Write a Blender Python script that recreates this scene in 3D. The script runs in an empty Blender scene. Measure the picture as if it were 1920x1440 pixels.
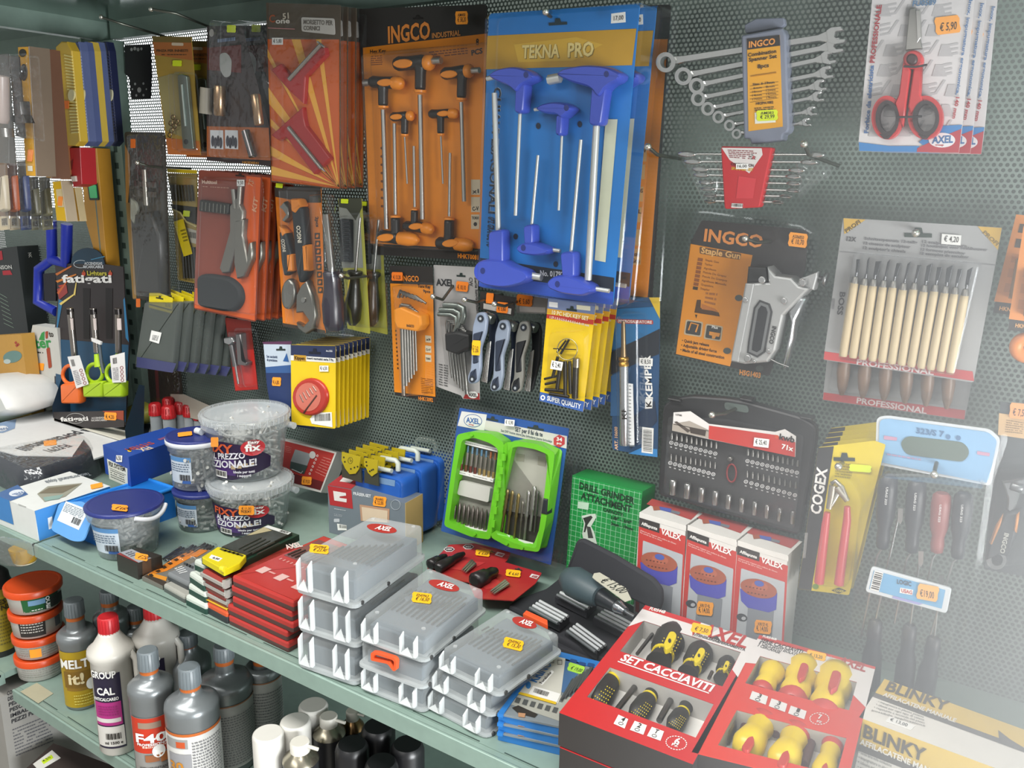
import bpy, math, random
from mathutils import Vector as V, Matrix
random.seed(7)
S = bpy.context.scene
COL = S.collection
# ---------- camera ----------
EYE = V((0, -1.1, 1.505))
AX = V((0.83214322, 0.14704539, -0.5347105))    # world X seen from the camera (right, down, forward)
AD = V((-0.01860114, 0.97106384, 0.23809454))   # world down
AY = V((0.55424874, -0.18818253, 0.8107994))    # world Y
FOC = 1600.0
cd = bpy.data.cameras.new('camera'); cd.sensor_width = 36; cd.lens = 36 * FOC / 1920; cd.clip_start = .02
cam = bpy.data.objects.new('camera', cd); COL.objects.link(cam); S.camera = cam
cam.matrix_world = Matrix(((AX[0], -AX[1], -AX[2], EYE[0]), (AY[0], -AY[1], -AY[2], EYE[1]), (-AD[0], AD[1], AD[2], EYE[2]), (0, 0, 0, 1)))
# ---------- light and exposure ----------
S.view_settings.view_transform = 'Standard'; S.view_settings.look = 'None'; S.view_settings.gamma = 1
S.view_settings.use_curve_mapping = False; S.view_settings.exposure = 0.33
S.cycles.transparent_max_bounces = 32; S.cycles.max_bounces = 6; S.cycles.glossy_bounces = 3; S.cycles.diffuse_bounces = 3
S.cycles.sample_clamp_indirect = 4; S.cycles.caustics_reflective = False; S.cycles.caustics_refractive = False
S.cycles.use_denoising = True
W = bpy.data.worlds.new('world'); S.world = W; W.use_nodes = True
W.node_tree.nodes['Background'].inputs[0].default_value = (.98, 1, .98, 1); W.node_tree.nodes['Background'].inputs[1].default_value = .36
def area(name, loc, to, sx, sy, power, col=(1, 1, 1)):
    l = bpy.data.lights.new(name, 'AREA'); l.shape = 'RECTANGLE'; l.size = sx; l.size_y = sy; l.energy = power; l.color = col
    o = bpy.data.objects.new(name, l); COL.objects.link(o); o.location = loc
    o.rotation_euler = (V(to) - V(loc)).to_track_quat('-Z', 'Y').to_euler(); return o
area('ceiling_tube_light', (-.8, -1.25, 2.85), (-.8, -.3, .9), 2.8, .4, 58, (1, .98, .94))
area('ceiling_tube_light', (-.9, -3.4, 2.9), (-.8, -.2, 1), 2.6, .5, 26, (1, .98, .94))
area('daylight_window_light', (1.15, -.85, .9), (-.1, -.1, .98), .9, .7, 60, (.95, .98, 1))

# ---------- materials ----------
def srgb(h):
    h = h.lstrip('#'); c = [int(h[i:i + 2], 16) / 255 for i in (0, 2, 4)]
    return tuple(((x + .055) / 1.055) ** 2.4 if x > .04045 else x / 12.92 for x in c)
MC = {}
def mat(h, rough=.5, metal=0, kind='', var=.05):
    """procedural paint / plastic / metal: a colour with a little noise in tone and gloss"""
    key = (h, rough, metal, kind)
    if key in MC: return MC[key]
    m = bpy.data.materials.new(f'm_{h}_{rough}_{metal}{kind}'); m.use_nodes = True; MC[key] = m
    nt = m.node_tree; N = nt.nodes; L = nt.links; b = N['Principled BSDF']
    c = srgb(h)
    tc = N.new('ShaderNodeTexCoord'); nz = N.new('ShaderNodeTexNoise'); nz.inputs['Scale'].default_value = 60; nz.inputs['Detail'].default_value = 2
    L.new(tc.outputs['Object'], nz.inputs['Vector'])
    mx = N.new('ShaderNodeMix'); mx.data_type = 'RGBA'
    mx.inputs[6].default_value = tuple(max(0, x * (1 - var)) for x in c) + (1,); mx.inputs[7].default_value = tuple(min(1, x * (1 + var)) for x in c) + (1,)
    L.new(nz.outputs['Fac'], mx.inputs[0]); L.new(mx.outputs[2], b.inputs['Base Color'])
    b.inputs['Roughness'].default_value = rough; b.inputs['Metallic'].default_value = metal
    if kind in ('film', 'clear', 'frost', 'tint', 'shell'):
        tr = N.new('ShaderNodeBsdfTransparent'); mix = N.new('ShaderNodeMixShader'); lw = N.new('ShaderNodeLayerWeight')
        pw = N.new('ShaderNodeMath'); pw.operation = 'POWER'; pw.inputs[1].default_value = 2.2 if kind in ('clear', 'film') else 1; L.new(lw.outputs['Facing'], pw.inputs[0]); mr = N.new('ShaderNodeMapRange'); L.new(pw.outputs[0], mr.inputs[0])
        a, z = {'film': (.05, .4), 'clear': (.035, .5), 'frost': (.15, .5), 'tint': (.55, .8), 'shell': (.1, .6)}[kind]
        mr.inputs[3].default_value = a; mr.inputs[4].default_value = z
        mr.clamp = True
        L.new(mr.outputs[0], mix.inputs[0]); L.new(tr.outputs[0], mix.inputs[1]); L.new(b.outputs[0], mix.inputs[2])
        if kind == 'film':
            bp = N.new('ShaderNodeBump'); bp.inputs['Strength'].default_value = .6; bp.inputs['Distance'].default_value = .01
            n2 = N.new('ShaderNodeTexNoise'); n2.inputs['Scale'].default_value = 45; L.new(tc.outputs['Object'], n2.inputs['Vector'])
            L.new(n2.outputs['Fac'], bp.inputs['Height']); L.new(bp.outputs[0], b.inputs['Normal'])
        L.new(mix.outputs[0], N['Material Output'].inputs['Surface'])
    return m
def CLEAR(): return mat('#e6ecf0', .1, 1, 'clear')
def FILM(): return mat('#e8ecee', .12, .85, 'film')
def FROST(): return mat('#dfe3e3', .25, 0, 'frost')
def STEEL(h='#c9cbcc', r=.28): return mat(h, r, .9)

# ---------- planes: a photo point onto a plane of the place ----------
def ray(x, y):
    d = V(((x - 960) / FOC, (y - 720) / FOC, 1)); return V((d.dot(AX), d.dot(AY), -d.dot(AD)))
class Pl:
    def __init__(s, o, u, v, cr=(0, 0, 1)):
        s.o = V(o); s.u = V(u).normalized(); s.v = V(v).normalized(); s.n = s.u.cross(s.v).normalized(); s.cr = cr
    def c(s, *cr): return Pl(s.o, s.u, s.v, cr or (0, 0, 1))
    def up(s, h): return Pl(s.o + s.n * h, s.u, s.v, s.cr)
    def at(s, x, y, h=0):
        a, b, k = s.cr; d = ray(a + x / k, b + y / k); t = (s.o + s.n * h - EYE).dot(s.n) / d.dot(s.n); return EYE + d * t
    def l(s, p): q = V(p) - s.o; return (q.dot(s.u), q.dot(s.v))
    def w(s, a, b, h=0): return s.o + s.u * a + s.v * b + s.n * h
    def sc(s, x, y, h=0): return ((s.at(x + 1, y, h) - s.at(x - 1, y, h)).length + (s.at(x, y + 1, h) - s.at(x, y - 1, h)).length) / 4
SHZ = .9; LOZ = .575; UPZ = 1.76; FY = -.448
X3, Y3, Z3 = V((1, 0, 0)), V((0, 1, 0)), V((0, 0, 1))
def panel(h=0, cr=(0, 0, 1), lean=0, yaw=0, z0=0):
    """upright plane h in front of the back panel; lean tips its top towards the panel, yaw turns it"""
    u = V((math.cos(yaw), math.sin(yaw), 0)); v = V((-math.sin(yaw) * math.sin(lean), math.cos(yaw) * math.sin(lean), math.cos(lean)))
    return Pl((0, -h, z0), u, v, cr)
def flat(z=SHZ, cr=(0, 0, 1), yaw=0):
    return Pl((0, 0, z), (math.cos(yaw), math.sin(yaw), 0), (-math.sin(yaw), math.cos(yaw), 0), cr)
def tall(base, x, y, cr=(0, 0, 1)):
    """height above base of the photo point x,y on the upright through base"""
    a, b, k = cr; d = ray(a + x / k, b + y / k); w = V((base[0], base[1], 0)) - V((EYE[0], EYE[1], 0)); dh = V((d[0], d[1], 0))
    t = w.dot(dh) / dh.dot(dh); return (EYE + d * t)[2] - base[2]

# ---------- 2d helpers ----------
def area2(p): return sum(p[i][0] * p[(i + 1) % len(p)][1] - p[(i + 1) % len(p)][0] * p[i][1] for i in range(len(p))) / 2
def inset(p, d):
    n = len(p); out = []
    for i in range(n):
        a, b, c = p[i - 1], p[i], p[(i + 1) % n]
        e1 = (b[0] - a[0], b[1] - a[1]); e2 = (c[0] - b[0], c[1] - b[1])
        l1 = math.hypot(*e1) or 1e-9; l2 = math.hypot(*e2) or 1e-9
        n1 = (-e1[1] / l1, e1[0] / l1); n2 = (-e2[1] / l2, e2[0] / l2)
        m = (n1[0] + n2[0], n1[1] + n2[1]); q = 1 + n1[0] * n2[0] + n1[1] * n2[1]; q = max(q, .4)
        out.append((b[0] + m[0] / q * d, b[1] + m[1] / q * d))
    return out
def rr(pts, r, n=4):
    """round the corners of a polygon (any 2d units)"""
    out = []; k = len(pts)
    for i in range(k):
        a, b, c = pts[i - 1], pts[i], pts[(i + 1) % k]
        la = math.dist(a, b); lc = math.dist(b, c); q = min(r, la * .49, lc * .49)
        p0 = (b[0] + (a[0] - b[0]) / la * q, b[1] + (a[1] - b[1]) / la * q); p1 = (b[0] + (c[0] - b[0]) / lc * q, b[1] + (c[1] - b[1]) / lc * q)
        for j in range(n + 1):
            t = j / n; out.append(((1 - t) ** 2 * p0[0] + 2 * t * (1 - t) * b[0] + t * t * p1[0], (1 - t) ** 2 * p0[1] + 2 * t * (1 - t) * b[1] + t * t * p1[1]))
    return out
def ell(cx, cy, rx, ry, rot=0, n=24):
    c, s = math.cos(rot), math.sin(rot)
    return [(cx + rx * math.cos(t) * c - ry * math.sin(t) * s, cy + rx * math.cos(t) * s + ry * math.sin(t) * c) for t in [2 * math.pi * i / n for i in range(n)]]
def rect(x0, y0, x1, y1): return [(x0, y0), (x1, y0), (x1, y1), (x0, y1)]
def quad(p0, p1, p2, p3, s, t):
    """bilinear point of a photo quad (tl, tr, br, bl)"""
    return tuple((p0[i] * (1 - s) + p1[i] * s) * (1 - t) + (p3[i] * (1 - s) + p2[i] * s) * t for i in (0, 1))

# ---------- text ----------
TX = {}
def glyphs(st, bold):
    k = (st, bold)
    if k not in TX:
        c = bpy.data.curves.new('t', 'FONT'); c.body = st; c.size = 1; c.resolution_u = 2; c.offset = .03 if bold else 0.004
        o = bpy.data.objects.new('t', c); me = bpy.data.meshes.new_from_object(o)
        vs = [v.co.copy() for v in me.vertices]; fs = [tuple(f.vertices) for f in me.polygons]
        bpy.data.objects.remove(o); bpy.data.curves.remove(c); bpy.data.meshes.remove(me)
        x0 = min(v.x for v in vs) if vs else 0; x1 = max(v.x for v in vs) if vs else 1
        TX[k] = ([((v.x - x0) / max(x1 - x0, 1e-6), v.y / .7) for v in vs], fs)
    return TX[k]

class MB:
    """collects shapes (world space, several materials) for ONE mesh"""
    def __init__(s): s.v = []; s.f = []; s.m = []; s.sm = []; s.ms = []
    def mi(s, m):
        if m not in s.ms: s.ms.append(m)
        return s.ms.index(m)
    def add(s, vs, fs, m, smooth=False):
        b = len(s.v); i = s.mi(m); s.v.extend(vs)
        for f in fs: s.f.append([b + k for k in f]); s.m.append(i); s.sm.append(smooth)
        return s
    def loc(s, P, pts, h):
        q = [P.l(P.at(x, y, h)) for x, y in pts]
        return q if area2(q) > 0 else q[::-1]
    def rings(s, P, rs, m, cap0=True, cap1=True, smooth=False, mtop=None):
        """rs: list of (local 2d ring, h)"""
        n = len(rs[0][0]); vs = [P.w(a, b, h) for r, h in rs for a, b in r]
        fs = [(k * n + i, k * n + (i + 1) % n, (k + 1) * n + (i + 1) % n, (k + 1) * n + i) for k in range(len(rs) - 1) for i in range(n)]
        s.add(vs, fs, m, smooth)
        if cap1: s.add([P.w(a, b, rs[-1][1]) for a, b in rs[-1][0]], [tuple(range(n))], mtop or m)
        if cap0: s.add([P.w(a, b, rs[0][1]) for a, b in rs[0][0]], [tuple(range(n))[::-1]], m)
        return s
    def prism(s, P, pts, h0, h1, m, bev=0, local=False, mtop=None):
        q = pts if local else s.loc(P, pts, h1)
        if local and area2(q) < 0: q = q[::-1]
        rs = [(q, h0), (q, h1 - bev)] if bev else [(q, h0), (q, h1)]
        if bev: rs += [(inset(q, bev * .3), h1 - bev * .3), (inset(q, bev), h1)]
        return s.rings(P, rs, m, mtop=mtop)
    def flat(s, P, pts, h, m, local=False):
        q = pts if local else s.loc(P, pts, h)
        return s.add([P.w(a, b, h) for a, b in q], [tuple(range(len(q)))], m)
    def puff(s, P, pts, h0, h1, m, r=None, k=4, local=False):
        """pillow: rounded over the whole outline by radius r"""
        q = pts if local else s.loc(P, pts, (h0 + h1) / 2)
        if local and area2(q) < 0: q = q[::-1]
        if r is None: r = .35 * min(max(a for a, b in q) - min(a for a, b in q), max(b for a, b in q) - min(b for a, b in q))
        rs = [(inset(q, r * (1 - math.cos(t))), h0 + (h1 - h0) * math.sin(t)) for t in [i / k * math.pi / 2 for i in range(k + 1)]]
        return s.rings(P, rs, m, smooth=True)
    def barrel(s, P, pts, h0, h1, m, r=None, k=3, local=False):
        """rounded on both faces: a lying solid of its own thickness"""
        q = pts if local else s.loc(P, pts, (h0 + h1) / 2)
        if local and area2(q) < 0: q = q[::-1]
        if r is None: r = .35 * min(max(a for a, b in q) - min(a for a, b in q), max(b for a, b in q) - min(b for a, b in q))
        hm = (h0 + h1) / 2; hh = (h1 - h0) / 2
        rs = [(inset(q, r * (1 - math.cos(t))), hm + hh * math.sin(t)) for t in [i / k * math.pi / 2 for i in range(-k, k + 1)]]
        return s.rings(P, rs, m, smooth=True)
    def frame(s, P, outer, inner, h0, h1, m):
        """ring of two outlines with the same count"""
        a = s.loc(P, outer, h1); b = s.loc(P, inner, h1); n = len(a)
        vs = [P.w(*p, h1) for p in a] + [P.w(*p, h1) for p in b] + [P.w(*p, h0) for p in a] + [P.w(*p, h0) for p in b]
        fs = []
        for i in range(n):
            j = (i + 1) % n
            fs += [(i, j, n + j, n + i), (2 * n + j, 2 * n + i, 3 * n + i, 3 * n + j), (2 * n + i, 2 * n + j, j, i), (n + i, n + j, 3 * n + j, 3 * n + i)]
        return s.add(vs, fs, m)
    def tube(s, pts, r, m, n=8, cap=True):
        pts = [V(p) for p in pts]; rs = r if isinstance(r, (list, tuple)) else [r] * len(pts); vs = []; N = None
        for i, p in enumerate(pts):
            t = (pts[min(i + 1, len(pts) - 1)] - pts[max(i - 1, 0)]).normalized()
            if N is None: N = t.orthogonal().normalized()
            else: N = (N - t * N.dot(t)).normalized()
            B = t.cross(N)
            vs += [p + (N * math.cos(a) + B * math.sin(a)) * rs[i] for a in [2 * math.pi * j / n for j in range(n)]]
        fs = [(k * n + i, k * n + (i + 1) % n, (k + 1) * n + (i + 1) % n, (k + 1) * n + i) for k in range(len(pts) - 1) for i in range(n)]
        s.add(vs, fs, m, n > 5)
        if cap:
            e = (len(pts) - 1) * n; s.add(vs[:n], [tuple(range(n))[::-1]], m); s.add(vs[e:], [tuple(range(n))], m)
        return s
    def line(s, P, pts, h, rpx, m, n=8):
        """rod along photo points at height h; radius in photo pixels"""
        r = rpx if isinstance(rpx, (list, tuple)) else [rpx] * len(pts)
        return s.tube([P.at(x, y, h) for x, y in pts], [k * P.sc(x, y, h) for k, (x, y) in zip(r, pts)], m, n)
    def lathe(s, a, b, prof, m, n=20, cap=True, arc=None):
        """prof: (t along a->b 0..1, radius)"""
        a, b = V(a), V(b); d = b - a; t = d.normalized(); N = V((1, 0, 0)) if abs(t.z) > .9 else t.orthogonal().normalized(); N = (N - t * N.dot(t)).normalized(); B = t.cross(N)
        a0, a1 = arc or (0, 2 * math.pi); k = n if not arc else n + 1
        vs = [a + d * q + (N * math.cos(w) + B * math.sin(w)) * r for q, r in prof for w in [a0 + (a1 - a0) * j / n for j in range(k)]]
        fs = [(i * k + j, i * k + (j + 1) % k, (i + 1) * k + (j + 1) % k, (i + 1) * k + j) for i in range(len(prof) - 1) for j in range(n)]
        s.add(vs, fs, m, True)
        if cap and not arc:
            e = (len(prof) - 1) * k
            if prof[0][1] > 1e-5: s.add(vs[:k], [tuple(range(k))[::-1]], m)
            if prof[-1][1] > 1e-5: s.add(vs[e:], [tuple(range(k))], m)
        return s
    def turn(s, P, p0, p1, h, prof, m, n=14, k=None):
        """turned piece lying along photo points p0->p1; radii in photo pixels"""
        k = k or P.sc((p0[0] + p1[0]) / 2, (p0[1] + p1[1]) / 2, h)
        return s.lathe(P.at(*p0, h), P.at(*p1, h), [(t, r * k) for t, r in prof], m, n)
    def text(s, P, st, p0, p1, hpx, h, m, bold=True):
        """words from photo point p0 to p1 along the baseline; capital height hpx photo pixels"""
        A = P.at(*p0, h); B = P.at(*p1, h); u = B - A
        dx, dy = p1[0] - p0[0], p1[1] - p0[1]; L = math.hypot(dx, dy)
        up = P.at(p0[0] + dy / L * hpx, p0[1] - dx / L * hpx, h) - A; v = P.n.cross(u).normalized() * up.length
        vs, fs = glyphs(st, bold); return s.add([A + u * x + v * y for x, y in vs], fs, m)
    def lines(s, P, q, rows, h, m, fill=.45, cols=1):
        """rows of tiny print too small to read: dashes inside a photo quad (tl,tr,br,bl)"""
        for i in range(rows):
            t0 = (i + .5 - fill / 2) / rows; t1 = (i + .5 + fill / 2) / rows; x = 0
            while x < .97:
                w = random.uniform(.05, .16) / cols; e = min(x + w, 1)
                s.flat(P, [quad(*q, x, t0), quad(*q, e, t0), quad(*q, e, t1), quad(*q, x, t1)], h, m); x = e + .025 / cols + (.0 if random.random() > .1 else .08)
        return s
    def bars(s, P, q, n, h, m):
        """barcode inside a photo quad"""
        x = .04
        while x < .95:
            w = random.choice((.012, .02, .035)) * 22 / n; s.flat(P, [quad(*q, x, .08), quad(*q, min(x + w, .97), .08), quad(*q, min(x + w, .97), .8), quad(*q, x, .8)], h, m); x += w + random.choice((.015, .03)) * 22 / n
        return s
    def build(s, name, parent=None, origin=None, label=None):
        me = bpy.data.meshes.new(name); o = bpy.data.objects.new(name, me); COL.objects.link(o)
        org = V(origin) if origin is not None else V((0, 0, 0))
        me.from_pydata([tuple(V(v) - org) for v in s.v], [], s.f)
        for m in s.ms: me.materials.append(m)
        me.polygons.foreach_set('material_index', s.m); me.polygons.foreach_set('use_smooth', s.sm); me.update()
        if parent is not None: o.parent = parent
        else: o.location = org
        if label: o['label'] = label
        return o

class T:
    """a thing: an Empty at its base with its parts; if it has one part only, that mesh is the thing"""
    def __init__(s, name, label, cat, group=None, kind=None):
        s.name, s.label, s.cat, s.group, s.kind = name, label, cat, group, kind; s.P = []; s.root = None
    def part(s, name, sub=None, label=None):
        b = MB(); s.P.append([name, b, sub, label]); return b
    def tagit(s, o):
        o['label'] = s.label; o['category'] = s.cat
        if s.group: o['group'] = s.group
        if s.kind: o['kind'] = s.kind
    def done(s, org=None):
        s.P = [p for p in s.P if p[1].v]
        vs = [v for p in s.P for v in p[1].v]
        if org is None:
            z = min(v[2] for v in vs); org = V((sum(v[0] for v in vs) / len(vs), sum(v[1] for v in vs) / len(vs), z))
        if len(s.P) == 1:
            s.root = s.P[0][1].build(s.name, None, org); s.tagit(s.root); s.kids = []; return s
        e = bpy.data.objects.new(s.name, None); e.empty_display_size = .02; COL.objects.link(e); e.location = org; s.tagit(e); s.root = e
        made = {}; s.kids = []
        for n, b, sub, lab in s.P:
            par = e if sub is None else made[sub]
            o = b.build(n, par, org, lab); made[id(b)] = o; s.kids.append(o)
        return s
    def copy(s, off, label, group=None, rz=0):
        r = s.root.copy(); COL.objects.link(r); r.location = s.root.location + V(off); r['label'] = label
        if rz: r.rotation_euler = (0, 0, rz)
        def kids(a, b):
            for ch in a.children:
                c = ch.copy(); COL.objects.link(c); c.parent = b; kids(ch, c)
        kids(s.root, r); return r

# ---------- small repeated builders ----------
OR_, YG, WH, YE = '#f59a2b', '#cfe01f', '#e6e6e2', '#f4b71c'
INK = '#2a2623'
def tag(b, P, cx, cy, w, h, rot=0, col=OR_, txt='', txt2='', z=.001, ink=INK):
    """a price-gun sticker with notched ends"""
    c, s = math.cos(rot), math.sin(rot)
    def q(x, y): return (cx + x * w / 2 * c - y * h / 2 * s, cy + x * w / 2 * s + y * h / 2 * c)
    o = [q(*p) for p in ((-.86, -1), (.86, -1), (1, -.6), (.93, 0), (1, .6), (.86, 1), (-.86, 1), (-1, .6), (-.93, 0), (-1, -.6))]
    b.prism(P, o, z - .0004, z + .0002, mat(col, .6))
    m = mat(ink, .7)
    if txt2: b.text(P, txt2, q(-.6, -.2), q(.6, -.2), h * .24, z + .0005, m, False)
    if txt: b.text(P, txt, q(-.66, .62), q(.66, .62), h * (.36 if txt2 else .44), z + .0005, m, False)
def eurohole(b, P, cx, cy, w, h, rot=0, z=.001, col='#23302d'):
    c, s = math.cos(rot), math.sin(rot)
    def q(x, y): return (cx + x * w / 2 * c - y * h / 2 * s, cy + x * w / 2 * s + y * h / 2 * c)
    b.flat(P, [q(*p) for p in ((-1, .1), (-.35, .1), (-.25, -1), (.25, -1), (.35, .1), (1, .1), (1, .9), (-1, .9))], z, mat(col, .8))
def hook(base, bend, tip, hb, label, cr=(0, 0, 1), r=.0022, g='wire display hooks on the perforated panel'):
    """wire hook: from the panel at base out to a bend hb in front of it, its tip with a ball"""
    t = T('display_hook', label, 'hook', g); b = t.part('wire')
    p0 = panel(0, cr).at(*base); p1 = panel(hb, cr).at(*bend); p2 = panel(hb + .02, cr).at(*tip)
    b.tube([p0 + V((0, .004, 0)), p0 * .5 + p1 * .5, p1, p1 * .5 + p2 * .5, p2], r, STEEL('#6d7068', .4), 8)
    e = t.part('ball_tip'); e.lathe(p2 - Z3 * r * 1.9, p2 + Z3 * r * 1.9, [(.5 - .5 * math.cos(a), max(r * 1.9 * math.sin(a), 1e-5)) for a in [math.pi * i / 6 for i in range(7)]], STEEL('#d8d6cc', .2), 10)
    return t.done(p0)
# ---------- setting ----------
GREEN = '#75837c'
def structure(b, name):
    o = b.build(name); o['kind'] = 'structure'; return o
def boxw(b, x0, y0, z0, x1, y1, z1, m):
    P = Pl((0, 0, 0), (1, 0, 0), (0, 1, 0)); return b.prism(P, [(x0, y0), (x1, y0), (x1, y1), (x0, y1)], z0, z1, m, local=True)
b = MB(); boxw(b, -4, -4.5, -.05, 2.4, 1.2, 0, mat('#8c867c', .6)); structure(b, 'floor')
b = MB(); boxw(b, -4, .85, 0, 2.4, .95, 3, mat('#4d5651', .85)); structure(b, 'wall_back')
b = MB(); boxw(b, -4.6, .5, panel(-.5).at(215,398)[2], panel(-.5).at(505,330)[0], .52, 2.5, MC.setdefault('win', bpy.data.materials.new('daylight')))
m = MC['win']; m.use_nodes = True; e = m.node_tree.nodes.new('ShaderNodeEmission'); e.inputs[0].default_value = (.95, .98, 1, 1); e.inputs[1].default_value = 2.2
m.node_tree.links.new(e.outputs[0], m.node_tree.nodes['Material Output'].inputs['Surface']); structure(b, 'window_1')
# perforated steel: a hexagonal grid of round holes worked out in the shader
def perforated(h, pitch=.0065, rad=.0021):
    m = mat(h, .42, .15, 'perf', .12); nt = m.node_tree; N = nt.nodes; L = nt.links
    tc = N.new('ShaderNodeTexCoord'); sp = N.new('ShaderNodeSeparateXYZ'); L.new(tc.outputs['Object'], sp.inputs[0])
    def M(op, a, b=None):
        n = N.new('ShaderNodeMath'); n.operation = op
        for i, v in enumerate((a, b)):
            if v is None: continue
            if isinstance(v, (int, float)): n.inputs[i].default_value = v
            else: L.new(v, n.inputs[i])
        return n.outputs[0]
    px, pz = pitch, pitch * math.sqrt(3); ds = []
    for ox, oz in ((0, 0), (px / 2, pz / 2)):
        a = M('PINGPONG', M('ADD', sp.outputs[0], 50 * px + ox), px / 2); c = M('PINGPONG', M('ADD', sp.outputs[2], 50 * pz + oz), pz / 2)
        ds.append(M('SQRT', M('ADD', M('MULTIPLY', a, a), M('MULTIPLY', c, c))))
    lt = M('LESS_THAN', M('MINIMUM', *ds), rad)
    ns = N.new('ShaderNodeTexNoise'); ns.inputs['Scale'].default_value = 9; ns.inputs['Detail'].default_value = 5; L.new(tc.outputs['Object'], ns.inputs['Vector'])
    tr = N.new('ShaderNodeBsdfTransparent'); mx = N.new('ShaderNodeMixShader'); L.new(lt, mx.inputs[0]); L.new(N['Principled BSDF'].outputs[0], mx.inputs[1]); L.new(tr.outputs[0], mx.inputs[2])
    L.new(mx.outputs[0], N['Material Output'].inputs['Surface']); return m
su = T('shelving_unit', 'pale green steel shop shelving with a perforated back panel and three shelves', 'shelving')
gm = mat('#83998f', .38, .1, 'shelf', .1)
bp = su.part('back_panel'); 
for x0, x1 in ((-2.9, -1.725), (-1.72, .9)):
    bp.add([V((x0, 0, .5)), V((x1, 0, .5)), V((x1, 0, 2.05)), V((x0, 0, 2.05))], [(0, 1, 2, 3)], perforated(GREEN))
def shelfbox(b, x0, x1, z, front=True):
    boxw(b, x0, FY + .0125, z - .012, x1, .0, z, gm); boxw(b, x0, FY, z - .022, x1, FY + .0122, z - .0006, gm)
    # rolled lip with punched slots
    b.tube([(x0, FY + .003, z - .0028), (x1, FY + .003, z - .0028)], .0032, gm, 8)
    if front:
        x = x0 + .03
        while x < x1 - .1:
            boxw(b, x, FY + .0135, z - .001, x + .095, FY + .0152, z + .0002, mat('#35463f', .7)); x += .128
b = su.part('shelf'); shelfbox(b, -1.366, .6, SHZ)
b = su.part('shelf'); shelfbox(b, -2.7, -1.372, SHZ)
b = su.part('shelf'); shelfbox(b, -1.51, .6, LOZ)
b = su.part('shelf'); shelfbox(b, -2.7, -1.56, LOZ + .01)
b = su.part('shelf'); shelfbox(b, -1.6, .6, .17, False)
us = mat('#7d938c', .12, .75, 'gloss', .05)
b = su.part('upper_shelf'); boxw(b, -1.72, FY, UPZ + .03, .9, 0, UPZ + .042, us); boxw(b, -1.7, -.02, UPZ - .004, .9, -.002, UPZ + .03, gm); boxw(b, -1.745, FY, UPZ - .006, -1.722, 0, UPZ + .032, gm)
b = su.part('upper_shelf'); boxw(b, -2.9, FY, UPZ + .02, -1.746, 0, UPZ + .032, us); boxw(b, -2.9, -.02, UPZ - .02, -1.746, -.002, UPZ + .02, gm)
b = su.part('upright_post'); boxw(b, -1.722, -.028, 0, -1.682, -.003, UPZ - .007, gm); boxw(b, -1.727, -.07, 0, -1.7222, -.003, UPZ - .007, gm)
for z in range(50): boxw(b, -1.71, -.0286, .05 + z * .033, -1.698, -.028, .062 + z * .033, mat('#35463f', .7))
su.done(V((-.6, -.2, 0)))
# ---- haze volume added in place of glare in the lens, at the window end ----
hz = bpy.data.materials.new('glare'); hz.use_nodes = True; nt = hz.node_tree; N = nt.nodes; L = nt.links; N.remove(N['Principled BSDF'])
vs = N.new('ShaderNodeVolumeScatter'); vs.inputs['Color'].default_value = (.93, .96, 1, 1); vs.inputs['Anisotropy'].default_value = .2
tc = N.new('ShaderNodeTexCoord'); sx = N.new('ShaderNodeSeparateXYZ'); L.new(tc.outputs['Object'], sx.inputs[0])
mr = N.new('ShaderNodeMapRange'); mr.interpolation_type = 'SMOOTHSTEP'; L.new(sx.outputs[0], mr.inputs[0]); mr.inputs[1].default_value = .08; mr.inputs[2].default_value = .47; mr.inputs[3].default_value = 0; mr.inputs[4].default_value = 1.5
mz = N.new('ShaderNodeMapRange'); mz.interpolation_type = 'SMOOTHSTEP'; L.new(sx.outputs[2], mz.inputs[0]); mz.inputs[1].default_value = .1; mz.inputs[2].default_value = .75; mz.inputs[3].default_value = 1; mz.inputs[4].default_value = .25
mm = N.new('ShaderNodeMath'); mm.operation = 'MULTIPLY'; L.new(mr.outputs[0], mm.inputs[0]); L.new(mz.outputs[0], mm.inputs[1]); L.new(mm.outputs[0], vs.inputs['Density']); L.new(vs.outputs[0], N['Material Output'].inputs['Volume'])
b = MB(); boxw(b, -.42, -.62, .902, .5, -.01, 1.75, hz); o = b.build('glare', None, V((-.42, -.5, .9))); o['kind'] = 'stuff'; o['label'] = 'added pale haze over the window end of the shelf'; o['category'] = 'glare'
C1, C2, C3, C4 = (0, 0, 3.6), (480, 0, 3.6), (880, 0, 3.6), (1400, 0, 3.6)
C5, C6, C7, C8 = (0, 380, 3.6), (400, 380, 3.6), (800, 380, 3.6), (1220, 380, 2.743)
D1, D2, D3, D4 = (0, 720, 3.6), (440, 720, 3.6), (800, 720, 3.6), (1220, 720, 2.743)
D5, D6, D7, D8 = (0, 1040, 3.6), (440, 1000, 3.273), (880, 1000, 3.273), (1300, 1000, 3.097)
def px(cr, *pts): return [(cr[0] + x / cr[2], cr[1] + y / cr[2]) for x, y in pts]
BK, ORG, DK = '#25211e', '#e88a1c', '#1d1b1a'
def blister(t, P, out, h, m=None, r=.006, name='blister'):
    """clear moulded cover: a rounded raised sheet"""
    b = t.part(name); q = b.loc(P, out, h); m = m or CLEAR()
    b.rings(P, [(inset(q, -.004), .0012), (inset(q, -.0005), .0016), (q, h - .002), (inset(q, r * .3), h - .0005), (inset(q, r), h)], m, cap0=False, smooth=False)
    return b
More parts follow.
